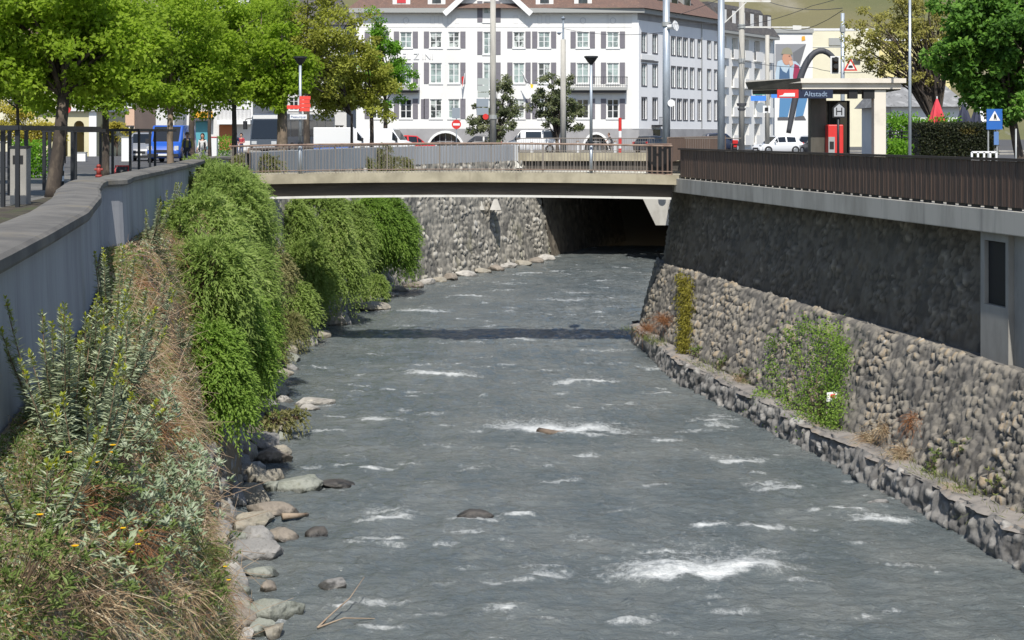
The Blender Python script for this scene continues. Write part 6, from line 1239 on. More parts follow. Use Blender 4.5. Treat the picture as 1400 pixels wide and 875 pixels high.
for s in (-1, 1):
    for k in range(6):
        b = MB(); x0 = -L/2+.5+k*1.68; b.box(x0, x0+1.55, s*W/2-.02, s*W/2+.012, 1.45, 2.75); b.build('side_window', m_carglass, CO)
    for x in (L*.28, -L*.24):
        b = MB(); b.tube([(x,s*(W/2-.3),.5),(x,s*(W/2+.01),.5)], [.5,.48], 18); w_ = b.build('wheel', m_tyre, CO); b = MB(); b.tube([(x,s*(W/2+.012),.5),(x,s*(W/2+.03),.5)], [.28,.25], 12); b.build('rim', m_rim, w_)
    b = MB(); b.box(L/2-.08, L/2+.06, s*.85-.22, s*.85+.22, .82, 1.08); b.build('headlight', m_chrome_lamp, CO, bevel=.02)
    b = MB(); b.tube([(L/2-.5, s*W/2, H-.35),(L/2+.2, s*(W/2+.2), H-.45),(L/2+.3, s*(W/2+.25), H-.6)], .03, 6); b.box(L/2+.18, L/2+.36, s*(W/2+.25)-.14, s*(W/2+.25)+.14, H-1.25, H-.6); b.build('mirror', m_trim, CO)
b = MB(); b.box(L/2-.02, L/2+.012, -.95, .95, .45, .78); b.build('grille', p_silver, CO, bevel=.02)

# ---------------------------------------------------------------- people
def person(label, loc, rz, J, cloth, hair, h=1.72, long_hair=False, cap=None, name='person'):
    """skin-surface body; J: joints in a 1.0-tall frame facing +y"""
    e = empty(name, loc, rz, label, 'person')
    base = dict(pelvis=(0,0,.53), waist=(0,0,.60), chest=(0,.005,.72), neck=(0,.0,.835), head0=(0,.01,.875), head=(0,.018,.93), top=(0,.01,.985),
        shl=(-.105,0,.80), ell=(-.135,-.01,.63), wrl=(-.14,.05,.50), hal=(-.14,.07,.445), shr=(.105,0,.80), elr=(.135,-.01,.63), wrr=(.14,.05,.50), har=(.14,.07,.445),
        hpl=(-.055,0,.51), knl=(-.06,.015,.285), anl=(-.06,-.01,.045), tol=(-.065,.085,.015), hpr=(.055,0,.51), knr=(.06,.015,.285), anr=(.06,-.01,.045), tor=(.065,.085,.015)); base.update(J)
    R_ = dict(pelvis=(.085,.07), waist=(.078,.058), chest=(.092,.065), neck=(.033,.033), head0=(.045,.05), head=(.052,.062), top=(.03,.036), shl=(.043,.043), ell=(.03,.03), wrl=(.02,.022), hal=(.02,.028), shr=(.043,.043), elr=(.03,.03), wrr=(.02,.022), har=(.02,.028), hpl=(.06,.06), knl=(.04,.042), anl=(.027,.027), tol=(.025,.02), hpr=(.06,.06), knr=(.04,.042), anr=(.027,.027), tor=(.025,.02))
    E = [('pelvis','waist'),('waist','chest'),('chest','neck'),('neck','head0'),('head0','head'),('head','top'),('chest','shl'),('shl','ell'),('ell','wrl'),('wrl','hal'),('chest','shr'),('shr','elr'),('elr','wrr'),('wrr','har'),('pelvis','hpl'),('hpl','knl'),('knl','anl'),('anl','tol'),('pelvis','hpr'),('hpr','knr'),('knr','anr'),('anr','tor')]
    K = list(base); V = [tuple(c*h for c in base[k]) for k in K]
    # five short fingers on each hand
    rad = [tuple(r*h for r in R_[k]) for k in K]; ed = [(K.index(a), K.index(c)) for a, c in E]
    for s in 'lr':
        hi = K.index('ha'+s); w = Vector(base['wr'+s]); p = Vector(base['ha'+s]); d = (p-w).normalized(); side = Vector((1,0,0)).cross(d).normalized()
        for q in range(5):
            o_ = side*(q-2)*.009; tip = p+d*(.045-.006*abs(q-2))+o_*1.6; V.append(tuple(tip*h)); rad.append((.0055*h,.0055*h)); ed.append((hi, len(V)-1))
    me = bpy.data.meshes.new('body'); me.from_pydata(V, ed, []); ob = bpy.data.objects.new('body_tmp', me); COL.objects.link(ob)
    ob.modifiers.new('skin', 'SKIN'); ob.modifiers.new('sub', 'SUBSURF').levels = 2
    for i, r in enumerate(rad): me.skin_vertices[0].data[i].radius = r
    me.skin_vertices[0].data[0].use_root = True
    dg = bpy.context.evaluated_depsgraph_get(); nm = bpy.data.meshes.new_from_object(ob.evaluated_get(dg)); bpy.data.objects.remove(ob)
    nm.materials.clear(); o = link('body', nm, [m_skin]+list(cloth), e)            # cloth: upper, lower, shoes
    jv = np.array(V[:len(K)]); reg = {}
    for k in K: reg[k] = 0 if k[:2] in ('he','to','ne','ha','wr') and k not in ('tol','tor') else (3 if k in ('tol','tor','anl','anr') else (2 if k[:2] in ('hp','kn') or k == 'pelvis' else 1))
    rg = [reg[k] for k in K]
    for p in nm.polygons: p.material_index = rg[int(np.argmin(((jv-np.array(p.center))**2).sum(1)))]; p.use_smooth = True
    hd = Vector(base['head'])*h; r = .066*h
    bm = bmesh.new(); bmesh.ops.create_uvsphere(bm, u_segments=14, v_segments=10, radius=1)
    bmesh.ops.delete(bm, geom=[v for v in bm.verts if (v.co.y > .35 and v.co.z < .45) or v.co.z < (-.9 if long_hair else -.35)], context='VERTS')
    for v in bm.verts: v.co = Vector((v.co.x*r*.98, v.co.y*r*1.08-.012*h, v.co.z*r*(1.22 if v.co.z > 0 else (2.1 if long_hair else 1.2))+.012*h))+hd
    hm = bpy.data.meshes.new('hair'); bm.to_mesh(hm); bm.free(); hm.polygons.foreach_set('use_smooth', [True]*len(hm.polygons)); so_ = link('hair', hm, hair, e); so_.modifiers.new('solid', 'SOLIDIFY').thickness = .012
    for nm_, c, rr, m in (('eye', (-.022,.058,.012), .006, m_black), ('eye', (.022,.058,.012), .006, m_black), ('nose', (0,.072,-.008), .009, m_skin), ('mouth', (0,.062,-.032), .009, m_taillight)):
        bm = bmesh.new(); bmesh.ops.create_icosphere(bm, subdivisions=2, radius=rr*h); q = bpy.data.meshes.new(nm_); bm.to_mesh(q); bm.free(); f_ = link(nm_, q, m, e); f_.location = hd+Vector(c)*h
    if cap is not None:
        b = MB(); b.tube([tuple(hd+Vector((0,0,.028))*h), tuple(hd+Vector((0,0,.06))*h), tuple(hd+Vector((0,0,.078))*h)], [.064*h,.058*h,.03*h], 14); b.hexa([tuple(hd+Vector(q)*h) for q in ((-.045,.05,.03),(.045,.05,.03),(.035,.125,.024),(-.035,.125,.024))], [tuple(hd+Vector(q)*h) for q in ((-.045,.05,.038),(.045,.05,.038),(.035,.125,.032),(-.035,.125,.032))]); b.build('cap', cap, e)
    return e
mc = lambda n, c: mat('cloth_'+n, c, .9)
c_olive, c_dark, c_jean, c_whitec, c_shoe, c_navy2, c_redc = mc('olive', (.20,.19,.06)), mc('charcoal', (.04,.042,.05)), mc('denim', (.06,.09,.17)), mc('white', (.70,.69,.68)), mc('shoe', (.03,.03,.03)), mc('navy', (.02,.035,.09)), mc('red', (.45,.06,.08))
m_hair = mat('dark_hair', (.035,.02,.014), .6); m_hairb = mat('brown_hair', (.10,.05,.025), .6)
walk = dict(knl=(-.06,.06,.29), anl=(-.06,.07,.05), tol=(-.065,.16,.02), knr=(.06,-.01,.285), anr=(.06,-.09,.06), tor=(.065,-.01,.02), wrl=(-.14,.0,.50), hal=(-.14,.01,.445), wrr=(.14,.09,.51), har=(.14,.115,.46))
P1 = person('man in a dark cap, olive shirt and open navy jacket walking by the parapet', g_(256, 80), pi+.15, walk, [c_olive, c_dark, c_shoe], m_hair, 1.72, cap=m_black)
b = MB()
for s in (-1, 1):                                       # open jacket: two fronts and a back
    b.hexa([(s*.075,.125,.92),(s*.17,.10,.92),(s*.20,-.02,.92),(s*.16,-.12,.92)], [(s*.06,.105,1.42),(s*.155,.07,1.44),(s*.19,-.01,1.40),(s*.15,-.09,1.43)])
b.hexa([(-.16,-.13,.92),(.16,-.13,.92),(.16,-.10,.92),(-.16,-.10,.92)], [(-.15,-.10,1.44),(.15,-.10,1.44),(.15,-.07,1.44),(-.15,-.07,1.44)]); b.build('jacket', c_navy2, P1, bevel=.02)
P2 = person('long-haired woman in a white top and open black jacket walking beside the capped man', g_(277, 81), pi-.2, {**walk, 'wrl': (-.12,.10,.53), 'hal': (-.10,.13,.51)}, [c_whitec, c_whitec, c_shoe], m_hair, 1.66, long_hair=True)
b = MB()
for s in (-1, 1): b.hexa([(s*.09,.10,.75),(s*.165,.07,.75),(s*.18,-.03,.75),(s*.13,-.11,.75)], [(s*.075,.09,1.38),(s*.15,.06,1.40),(s*.175,-.01,1.36),(s*.13,-.08,1.39)])
b.hexa([(-.14,-.12,.75),(.14,-.12,.75),(.14,-.09,.75),(-.14,-.09,.75)], [(-.13,-.09,1.40),(.13,-.09,1.40),(.13,-.06,1.40),(-.13,-.06,1.40)]); b.build('jacket', m_black, P2, bevel=.02)
stand = dict(wrl=(-.10,.11,.60), hal=(-.06,.14,.61))
person('person in a dark blue jacket and jeans standing before the coach', g_(322, 112), pi+.5, stand, [c_navy2, c_jean, c_shoe], m_hairb, 1.74)
person('person in a red top and jeans standing beside the coach front', g_(330, 113), pi-.4, stand, [c_redc, c_jean, c_shoe], m_hair, 1.68)
# cyclist: bicycle and rider are two things
BK = empty('bicycle', g_(834, 144), pi, 'dark bicycle ridden past the white arch', 'bicycle')
for nm, x in (('wheel', .52), ('wheel', -.52)):
    b = MB(); n = 22
    for i in range(n): a0, a1 = 2*pi*i/n, 2*pi*(i+1)/n; b.bar((x+.33*math.cos(a0),0,.34+.33*math.sin(a0)), (x+.33*math.cos(a1),0,.34+.33*math.sin(a1)), .035, .03, up=(0,1,0))
    for i in range(8): a0 = 2*pi*i/8; b.bar((x,0,.34), (x+.32*math.cos(a0),0,.34+.32*math.sin(a0)), .006, .006, up=(0,1,0))
    b.build(nm, m_tyre, BK)
b = MB()
for p, q in (((-.52,0,.34),(-.08,0,.30)), ((-.08,0,.30),(-.2,0,.86)), ((-.08,0,.30),(.36,0,.80)), ((-.19,0,.80),(.36,0,.84)), ((.52,0,.34),(.36,0,.9)), ((-.52,0,.34),(-.19,0,.78))): b.tube([p, q], .018, 6)
b.tube([(.36,-.24,1.0),(.36,0,.95),(.36,.24,1.0)], .014, 6); b.tube([(.36,0,.9),(.36,0,.96)], .016, 6); b.build('frame', m_dark_steel, BK); b = MB(); b.box(-.33, -.07, -.07, .07, .87, .93); b.build('saddle', m_black, BK, bevel=.02)
ride = dict(pelvis=(0,-.12,.53), waist=(0,-.09,.60), chest=(0,-.01,.71), neck=(0,.05,.82), head0=(0,.06,.86), head=(0,.075,.915), top=(0,.07,.97), shl=(-.10,.02,.79), shr=(.10,.02,.79), ell=(-.125,.10,.68), elr=(.125,.10,.68), wrl=(-.13,.19,.585), wrr=(.13,.19,.585), hal=(-.13,.215,.58), har=(.13,.215,.58), hpl=(-.055,-.10,.51), hpr=(.055,-.10,.51), knl=(-.06,.08,.40), knr=(.06,.02,.30), anl=(-.06,.0,.21), anr=(.06,-.04,.09), tol=(-.06,.08,.18), tor=(.06,.05,.07))
person('rider in dark clothes sitting on the bicycle by the white arch', g_(834, 144), pi/2, ride, [c_dark, c_dark, c_shoe], m_hairb, 1.74)

# ---------------------------------------------------------------- poles and signs
def pole(label, px, D, ytop, r0, r1, m, name='pole', cat='pole', rings=(), group=None, base=0.):
    X = (px-CX)/F*D; zt = EYE+(HY-ytop)/F*D; e = empty(name, (X, D, base), 0, label, cat, group); b = MB(); b.cyl(0, 0, 0, zt-base, r0, r1, 12); b.build('shaft', m, e, smooth=True)
    for y_ in rings: z = EYE+(HY-y_)/F*D-base; b = MB(); b.cyl(0, 0, z-.14, z+.14, r0*1.22, r0*1.22, 12); b.build('clamp', m_sage_zinc, e)
    return e
def plate(root, px0, px1, py0, py1, D, m, name, dy=-.15, t=.03):
    a = at(px0, py1, D); c = at(px1, py0, D); b = MB(); b.box(a.x, c.x, D+dy-t, D+dy, a.z, c.z); return b.build(name, m, root, world=True)
def disc(root, px, py, r, D, m, name, dy=-.16, t=.03):
    c = at(px, py, D); b = MB(); b.tube([(c.x, D+dy, c.z),(c.x, D+dy-t, c.z)], r/F*D, 20); return b.build(name, m, root, world=True)
PO1 = pole('tall thick concrete pole with a stack of traffic sign backs', 674, 116, -20, .25, .20, m_pole_concrete, 'concrete_pole', rings=(160,))
m_signback = mat('sign_back', (.40,.44,.42), .6); m_signgrey = mat('sign_grey_blue', (.25,.29,.33), .55)
for k, (y0, y1) in enumerate(((107,116),(117,125.5),(126.5,133.5))): plate(PO1, 653, 668.5, y0, y1, 116, m_signback, 'sign_plate')
for (y0, y1) in ((135,146),(147.5,157)): plate(PO1, 651.5, 668, y0, y1, 116, m_signgrey, 'sign_plate')
disc(PO1, 664, 159.5, 4, 116, m_red, 'round_sign'); b = MB(); 
for y_ in (112, 140, 158): q = at(674, y_, 116); b.box(at(655,0,116).x, q.x, 115.92, 115.97, q.z-.03, q.z+.03)
PO2 = pole('slim concrete lamp pole with a thin steel top and two small lamps', 770, 126, 54, .25, .20, m_pole_concrete, 'concrete_pole')
b = MB(); z0 = EYE+(HY-54)/F*126; z1 = EYE+(HY-22)/F*126; b.cyl(0, 0, z0, z1, .09, .06, 8); b.build('steel_top', m_galv, PO2)
for (dx, y_) in ((.0, 26), (-.32, 46)): z = EYE+(HY-y_)/F*126; b = MB(); b.cyl(dx, 0, z-.1, z+.06, .05, .2, 10); b.cyl(dx, 0, z+.06, z+.14, .2, .06, 10); b.tube([(0,0,z+.1),(dx-.001,0,z+.1)], .03, 5); b.build('lamp', m_galv, PO2)
PO3 = pole('tall bluish steel pole with a white horn loudspeaker near its top', 911, 101, -20, .25, .22, m_galv, 'steel_pole', rings=(33,), group='steel poles beyond the footbridge')
c = at(918, 37, 101); b = MB(); b.tube([(c.x-.25, 100.75, c.z),(c.x+.02, 100.6, c.z),(c.x+.22, 100.45, c.z+.05)], [.12,.16,.34], 12); b.build('loudspeaker', m_white, PO3, world=True); disc(PO3, 917, 141, 5, 101, m_white, 'round_sign', dy=-.3)
PO4 = pole('tall bluish steel pole carrying the horizontal overhead wire arm', 986, 96, -20, .22, .20, m_galv, 'steel_pole', group='steel poles beyond the footbridge')
b = MB(); z = EYE+(HY-1)/F*96; b.bar((0,0,z),(3.0,.4,z),.10,.12); b.bar((0,0,z-1.5),(1.6,.2,z),.05,.05); b.build('wire_arm', m_white_steel, PO4)
PO5 = pole('concrete pole with ring clamps and a dark collar beside the apartment block', 1014, 111, -20, .21, .19, m_pole_concrete, 'concrete_pole', rings=(83,36))
b = MB(); z = EYE+(HY-144)/F*111; b.cyl(0, 0, z-.35, z-.2, .24, .3, 12); b.cyl(0, 0, z-.05, z+.15, .3, .36, 12); b.build('collar', m_surround, PO5)
b = MB(); z = EYE+(HY-37)/F*111; b.bar((0,0,z),(4.8,.6,z+.02),.09,.1); b.bar((3.6,.45,z),(4.2,.5,z-.02),.1,.3); b.build('wire_arm', m_white_steel, PO5)
PO6 = pole('thinner concrete pole with blue and green direction signs and a white box sign', 1049, 131, 48, .2, .17, m_pole_concrete, 'concrete_pole')
plate(PO6, 1029, 1046, 123, 129.5, 131, mat('green_sign', (.01,.30,.22), .5), 'direction_sign'); plate(PO6, 1026, 1047, 131, 138, 131, mat('bright_blue_sign', (.06,.24,.72), .5), 'direction_sign'); plate(PO6, 1054, 1062, 123, 134, 131, mat('bright_blue_sign', (.06,.24,.72), .5), 'direction_sign')
plate(PO6, 1042.5, 1052.5, 144.5, 154.5, 131, m_white, 'white_sign'); plate(PO6, 1045, 1050, 147, 152, 131, m_black, 'sign_mark', dy=-.185, t=.01); disc(PO6, 1040, 147, 7, 131, m_signgrey, 'round_sign', dy=-.05)
PO7 = pole('grey steel mast behind the shelter carrying a traffic light and warning triangle', 1152, 78, 18, .11, .09, m_galv, 'signal_mast', 'traffic light', rings=(40,))
a = plate(PO7, 1134, 1147, 77, 101, 78, m_white, 'backing_board', dy=-.2); plate(PO7, 1136, 1145, 79, 99, 78, m_black, 'signal_box', dy=-.232, t=.05)
for y_ in (84, 93.5):
    c = at(1140.5, y_, 78); b = MB(); b.tube([(c.x,77.71,c.z),(c.x,77.66,c.z)], .10, 14); b.build('signal_lens', mat('amber_lens_off', (.13,.05,.012), .3), PO7, world=True); b = MB(); b.tube([(c.x,77.72,c.z+.07),(c.x,77.52,c.z+.09)], [.12,.12], 12); b.build('hood', m_black, PO7, world=True)
def tri(root, pts, D, m, name, dy, t=.02): b = MB(); b.prism([((px-CX)/F*D, EYE+(HY-py)/F*D) for px, py in pts], D+dy-t, D+dy, 'y'); return b.build(name, m, root, world=True)
tri(PO7, [(1161.5,79),(1171,97),(1152,97)], 78, m_red, 'warning_triangle', -.2); tri(PO7, [(1161.5,83.5),(1167.6,95),(1155.4,95)], 78, m_white, 'triangle_face', -.222, .012); tri(PO7, [(1158.5,93),(1158.5,91),(1160,89.6),(1163,89.6),(1164.5,91),(1164.5,93)], 78, m_black, 'train_symbol', -.236, .008)
PO8 = pole('very thin tall street lamp pole standing beside the shelter', 1244, 50, -25, .055, .04, m_galv, 'lamp_pole', 'street lamp')
NE = pole('thin sign post with a red no-entry disc below a grey sign back', 624, 113, 148, .035, .035, m_galv, 'sign_post', 'sign')
disc(NE, 624, 170, 6.4, 113, m_red, 'no_entry_disc', -.06); plate(NE, 619.6, 628.6, 168.6, 171.6, 113, m_white, 'white_bar', dy=-.092, t=.008); plate(NE, 618, 629, 147.5, 162, 113, m_signgrey, 'sign_back', -.06)
RW = empty('striped_post', g_(848, 106), 0, 'tall red and white striped marker post at the road bridge edge', 'marker post')
ys_ = [161, 179, 188, 198, 203, 210]
for k, (y0, y1) in enumerate(zip(ys_[:-1], ys_[1:])): a = at(848, y1, 106.2); c = at(848, y0, 106.2); b = MB(); b.cyl(0, .2, max(.02, a.z), c.z, .11, .11, 10); b.build('red_band' if k % 2 == 0 else 'white_band', m_red if k % 2 == 0 else m_white, RW)
for px, D, l in ((841,128,'short white bollard between cyclist and striped post'),(790,128,'short pale bollard at the end of the white arch'),(727,107,'brown-capped white bollard in front of the white minivan')):
    B_ = empty('bollard', g_(px, D), 0, l, 'bollard', 'bollards by the road bridge'); b = MB(); b.cyl(0, 0, 0, 1.0, .11, .1, 10); b.build('post', m_white, B_); b = MB(); b.cyl(0, 0, 1.0, 1.1, .13, .1, 10); b.build('cap', m_rail, B_)
def flag(label, pts, px, D, mcols, pole_pts):
    e = empty('flag', tuple(at(*pole_pts[0], D)), 0, label, 'flag'); b = MB(); b.tube([at(x, y, D) for x, y in pole_pts], .03, 6); b.build('flagpole', m_white, e, world=True)
    for nm, P, m in pts:
        b = MB(); b.hexa([tuple(at(x, y, D+.05*math.sin(i*2.1))) for i, (x, y) in enumerate(P)], [tuple(at(x, y, D+.05*math.sin(i*2.1))+Vector((0,.02,0))) for i, (x, y) in enumerate(P)]); b.build(nm, m, e, world=True)
flag('small red hanging flag on the white facade', [('cloth', [(631,105),(634.5,104),(633.5,116),(632,119)], m_taillight)], 632, 149.2, None, [(635.5,100),(632,122)])
flag('black, white and yellow drooping flag above the white minivan', [('dark_stripe', [(713.5,98),(716.5,103),(723,114),(717.5,112)], m_surround), ('white_stripe', [(716,104),(719.5,108),(728,124),(725,128)], m_white), ('yellow_patch', [(725,114),(729.5,116),(728,121),(725.5,120)], m_forsythia if False else mat('flag_yellow', (.7,.5,.03), .8))], 720, 148.6, None, [(713,97),(731,131)])
# overhead wires
def wire(label, pts, r=.018, cat='cable'):
    P = [at(*q) for q in pts]; out = []
    for a, c in zip(P[:-1], P[1:]):
        for t in np.linspace(0, 1, 8)[:-1]: q = a.lerp(c, t); q.z -= (c-a).length*.012*4*t*(1-t); out.append(q)
    out.append(P[-1]); e = empty('overhead_wire', tuple(P[0]), 0, label, cat, 'overhead wires'); b = MB(); b.tube(out, r, 5); b.build('cable', m_surround, e, world=True)
for l, pts in (('upper overhead wire running from the steel arm towards the signal mast', [(1052,3,97),(1152,11,78)]), ('overhead wire rising across the hillside to the olive-leaved tree', [(1008,36,111),(1110,8,96),(1190,-18,90)]), ('overhead wire dipping from the apartment block past the poster', [(1060,36,130),(1152,14,78)]), ('long wire from the loudspeaker pole to the apartment corner', [(911,32,101),(986,31,96)]), ('slanting wire from the loudspeaker pole up to the wire arm', [(914,24,101),(986,-2,96)]), ('low overhead wire crossing before the cream building', [(1014,83,111),(1110,92,100),(1240,88,70)]), ('thin wire between the slim lamp pole and the loudspeaker pole', [(770,39,126),(911,44,101)])): wire(l, pts)
# black arching lamp beside the poster
AR = empty('arched_mast', tuple(at(1078,185,96)), 0, 'big black curved arch mast rising behind the shelter roof beside the poster', 'arch')
b = MB(); P = smooth_path([at(x, y, 96) for x, y in ((1078,182),(1084,150),(1093,108),(1102,86),(1112,72.5),(1122,68.5),(1131,71),(1139,78),(1143,86))], 26, 2); b.tube([tuple(p) for p in P], [.15+.06*math.sin(pi*i/25) for i in range(26)], 10); b.build('arch_tube', mat('arch_grey', (.055,.057,.065), .6), AR, world=True, smooth=True)
# motor scooter by the pole
SCO = empty('motor_scooter', g_(1003, 121), pi/2, 'small dark motor scooter with a red tail light beside the concrete pole', 'scooter')
for x in (.6, -.6): b = MB(); b.tube([(x,-.06,.24),(x,.06,.24)], [.24,.24], 16); b.build('wheel', m_tyre, SCO)
b = MB(); b.prism([(-.85,.5),(-.8,.8),(-.1,.78),(.1,.4),(.4,.36),(.55,.95),(.65,.9),(.6,.35),(-.4,.28)], -.16, .16, 'y'); b.build('body', m_dark_steel, SCO, bevel=.03); b = MB(); b.box(-.88, -.84, -.12, .12, .66, .82); b.build('tail_light', m_taillight, SCO); b = MB(); b.tube([(.5,-.3,1.05),(.58,0,1.0),(.5,.3,1.05)], .02, 6); b.build('handlebar', m_black, SCO)
b = MB(); b.box(-.75, -.05, -.14, .14, .78, .88); b.build('seat', m_black, SCO, bevel=.03); b = MB(); b.box(-.95, -.6, -.2, .2, .9, 1.2); b.build('top_box', m_taillight, SCO, bevel=.03)

# ---------------------------------------------------------------- tram stop shelter
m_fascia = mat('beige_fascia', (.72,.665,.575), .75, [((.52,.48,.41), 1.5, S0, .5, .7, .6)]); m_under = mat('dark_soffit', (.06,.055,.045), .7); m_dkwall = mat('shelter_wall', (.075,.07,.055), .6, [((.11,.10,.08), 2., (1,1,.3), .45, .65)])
SH = empty('stop_shelter', (11, 52, 0), 0, 'flat-roofed tram stop shelter with a beige roof edge and one square column', 'shelter')
D0 = 52.; q = lambda px: (px-CX)/F*D0; zz = lambda y: EYE+(HY-y)/F*D0
plan = [(q(1095),D0),(q(1239),D0),(q(1239)+.6,D0+6),(q(1060),D0+6),(q(1020)*1.045,D0+2.3)]
b = MB(); b.hexa([(x,y,zz(113.3)) for x, y in plan], [(x,y,zz(107)) for x, y in plan]); b.build('roof_slab', m_fascia, SH, world=True)
pl2 = [(q(1096)+.0,D0+.12),(q(1233),D0+.12),(q(1233)+.5,D0+5.8),(q(1066),D0+5.8),(q(1030)*1.04,D0+2.3)]
b = MB(); b.hexa([(x,y,zz(121.5)) for x, y in pl2], [(x,y,zz(113.3)-.003) for x, y in pl2]); b.build('roof_beam', m_fascia, SH, world=True)
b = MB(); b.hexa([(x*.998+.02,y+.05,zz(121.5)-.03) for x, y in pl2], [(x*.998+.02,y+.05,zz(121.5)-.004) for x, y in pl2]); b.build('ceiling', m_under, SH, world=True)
b = MB(); b.hexa([(q(1097),D0+.02,zz(121)),(q(1097),D0+.11,zz(121)),(q(1024)*1.045,D0+2.35,zz(120)),(q(1022)*1.045,D0+2.2,zz(119))], [(q(1095)-.02,D0-.01,zz(107)+.004),(q(1095)+.02,D0+.1,zz(107)+.004),(q(1022)*1.045,D0+2.4,zz(109)),(q(1018)*1.045,D0+2.2,zz(109.5))]); b.build('shaded_side_fascia', m_dkwall, SH, world=True)  # roof edge turned from the sun, its shade put into the dark colour
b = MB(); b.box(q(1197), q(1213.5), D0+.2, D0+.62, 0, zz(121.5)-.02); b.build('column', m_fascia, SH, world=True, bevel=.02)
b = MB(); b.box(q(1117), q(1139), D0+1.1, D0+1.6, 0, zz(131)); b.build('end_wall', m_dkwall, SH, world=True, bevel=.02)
b = MB(); b.box(q(1140), q(1197), D0+4.2, D0+4.3, .1, zz(136)); b.build('rear_glazing', m_glass_dark, SH, world=True)
b = MB()
for k in range(5): x = q(1140)+(q(1197)-q(1140))*k/4; b.box(x-.03, x+.03, D0+4.1, D0+4.19, 0, zz(134))
b.box(q(1140), q(1197), D0+4.1, D0+4.19, zz(135)-.03, zz(134)); b.build('glazing_frame', m_dark_steel, SH, world=True)
b = MB(); b.box(q(1146), q(1192), D0+3.4, D0+3.8, .42, .48); b.build('bench', m_rail, SH, world=True)
sg = plate(SH, 1062, 1091, 122.5, 134, D0+.2, m_red, 'red_sign', -.06); 
b = MB(); a = at(1067,131.5,D0); b.prism([(q(1066),zz(131.8)),(q(1087.5),zz(131.8)),(q(1087.5),zz(127)),(q(1073),zz(127.3)),(q(1071),zz(129.8)),(q(1066.5),zz(130.6))], D0+.095, D0+.105, 'y'); b.build('sign_mark', m_white, sg, world=True)
ns = plate(SH, 1091.3, 1138, 122.5, 134.5, D0+.2, mat('night_blue_sign', (.012,.02,.05), .4), 'station_sign', -.06)
t = text_mesh('station_name', 'Altstadt', .235, mat('pale_blue_text', (.28,.36,.48), .5), ns, (q(1116)-SH.location.x, D0+.098-SH.location.y, zz(128.6)))
for px0, px1 in ((1158,1170),(1178,1193)): plate(SH, px0, px1, 122.6, 135, D0+.5, m_black, 'hanging_display', 0, .3)
HS = pole('black-framed tram stop sign post showing a large letter H', 1146, 51.2, 142, .04, .04, m_dark_steel, 'stop_sign', 'sign')
tri(HS, [(1137.5,161),(1137.5,147),(1146.5,139.5),(1155.5,147),(1155.5,161)], 51.2, m_black, 'sign_frame', -.05, .03); tri(HS, [(1139.5,159.3),(1139.5,148),(1146.5,142),(1153.5,148),(1153.5,159.3)], 51.2, mat('sign_pale_grey', (.40,.41,.42), .5), 'sign_face', -.085, .008)
c = at(1146.5, 152.8, 51.2); text_mesh('letter_h', 'H', .34, m_black, HS, (c.x-HS.location.x, -.098, c.z)); 
TM = empty('ticket_machine', (q(1147), D0+.55, 0), 0, 'red ticket machine with a pale grey front standing in the shelter', 'ticket machine')
b = MB(); b.box(-.24, .26, 0, .5, .0, 1.95); b.build('cabinet', m_red, TM, bevel=.03); b = MB(); b.box(-.235, -.03, -.03, -.003, .25, 1.55); b.build('front_panel', m_sage_zinc, TM); b = MB(); b.box(-.2, -.06, -.04, -.031, 1.15, 1.4); b.build('display', m_black, TM)
FN = empty('slatted_bench', (at(1228,188,60).x, 60, 0), 0, 'dark slatted bench back between the shelter column and the hedge', 'bench'); b = MB()
for y_ in (179, 183, 187): a = at(1215,y_+1.4,60); c = at(1250,y_,60); b.box(a.x, c.x, 59.95, 60, a.z, c.z)
for px in (1217, 1233, 1248): X = at(px,0,60).x; b.box(X-.03, X+.03, 60.002, 60.06, 0, at(px,178,60).z)
b.box(at(1215,0,60).x, at(1250,0,60).x, 59.5, 59.94, .42, .46); b.build('bench_slats', m_dark_steel, FN, world=True)
def parasol(label, px, y0, y1, D, wpx, cols_, name='parasol'):
    e = empty(name, (at(px,0,D).x, D, 0), 0, label, 'parasol', 'closed parasols beyond the hedge'); zt = EYE+(HY-y0)/F*D; zb = EYE+(HY-y1)/F*D; w = wpx/F*D/2
    b = MB(); b.cyl(0, 0, 0, zt+.1, .03, .025, 8); b.build('pole', m_white, e)
    b = MB(); n = 16; rings_ = []
    for t in np.linspace(0, 1, 6): rings_.append([((w*(.10+.95*t**.8))*(1+.22*(-1)**i*t)*math.cos(2*pi*i/n), (w*(.10+.95*t**.8))*(1+.22*(-1)**i*t)*math.sin(2*pi*i/n), zt+(zb-zt)*t) for i in range(n)])
    for r0, r1 in zip(rings_[:-1], rings_[1:]):
        for i in range(n): b.mi = (1 if len(cols_) > 1 and i in (12, 13) else 0); b.quad(r0[i], r0[(i+1) % n], r1[(i+1) % n], r1[i])
    b.build('canopy', cols_, e); return e
m_parred = mat('red_canvas', (.62,.05,.07), .8); m_parnavy = mat('navy_canvas', (.035,.04,.07), .8)
parasol('closed red parasol standing behind the dark hedge', 1281, 135, 171, 66, 22, [m_parred]); parasol('closed dark navy parasol behind the hedge', 1318, 140, 172, 66, 20, [m_parnavy]); parasol('closed navy parasol with a white strip beside the blue pedestrian sign', 1338, 138, 172, 65, 22, [m_parnavy, m_white])
PS = empty('pedestrian_sign', (at(1359,0,49).x, 49, 0), 0, 'blue pedestrian crossing sign with a white triangle on two thin posts', 'sign')
for px in (1351.5, 1363.5): X = at(px,0,49).x-PS.location.x; b = MB(); b.cyl(X, .03, 0, at(0,178,49).z+(.6 if px > 1360 else .0), .025, .025, 8); b.build('post', m_sage_zinc, PS)
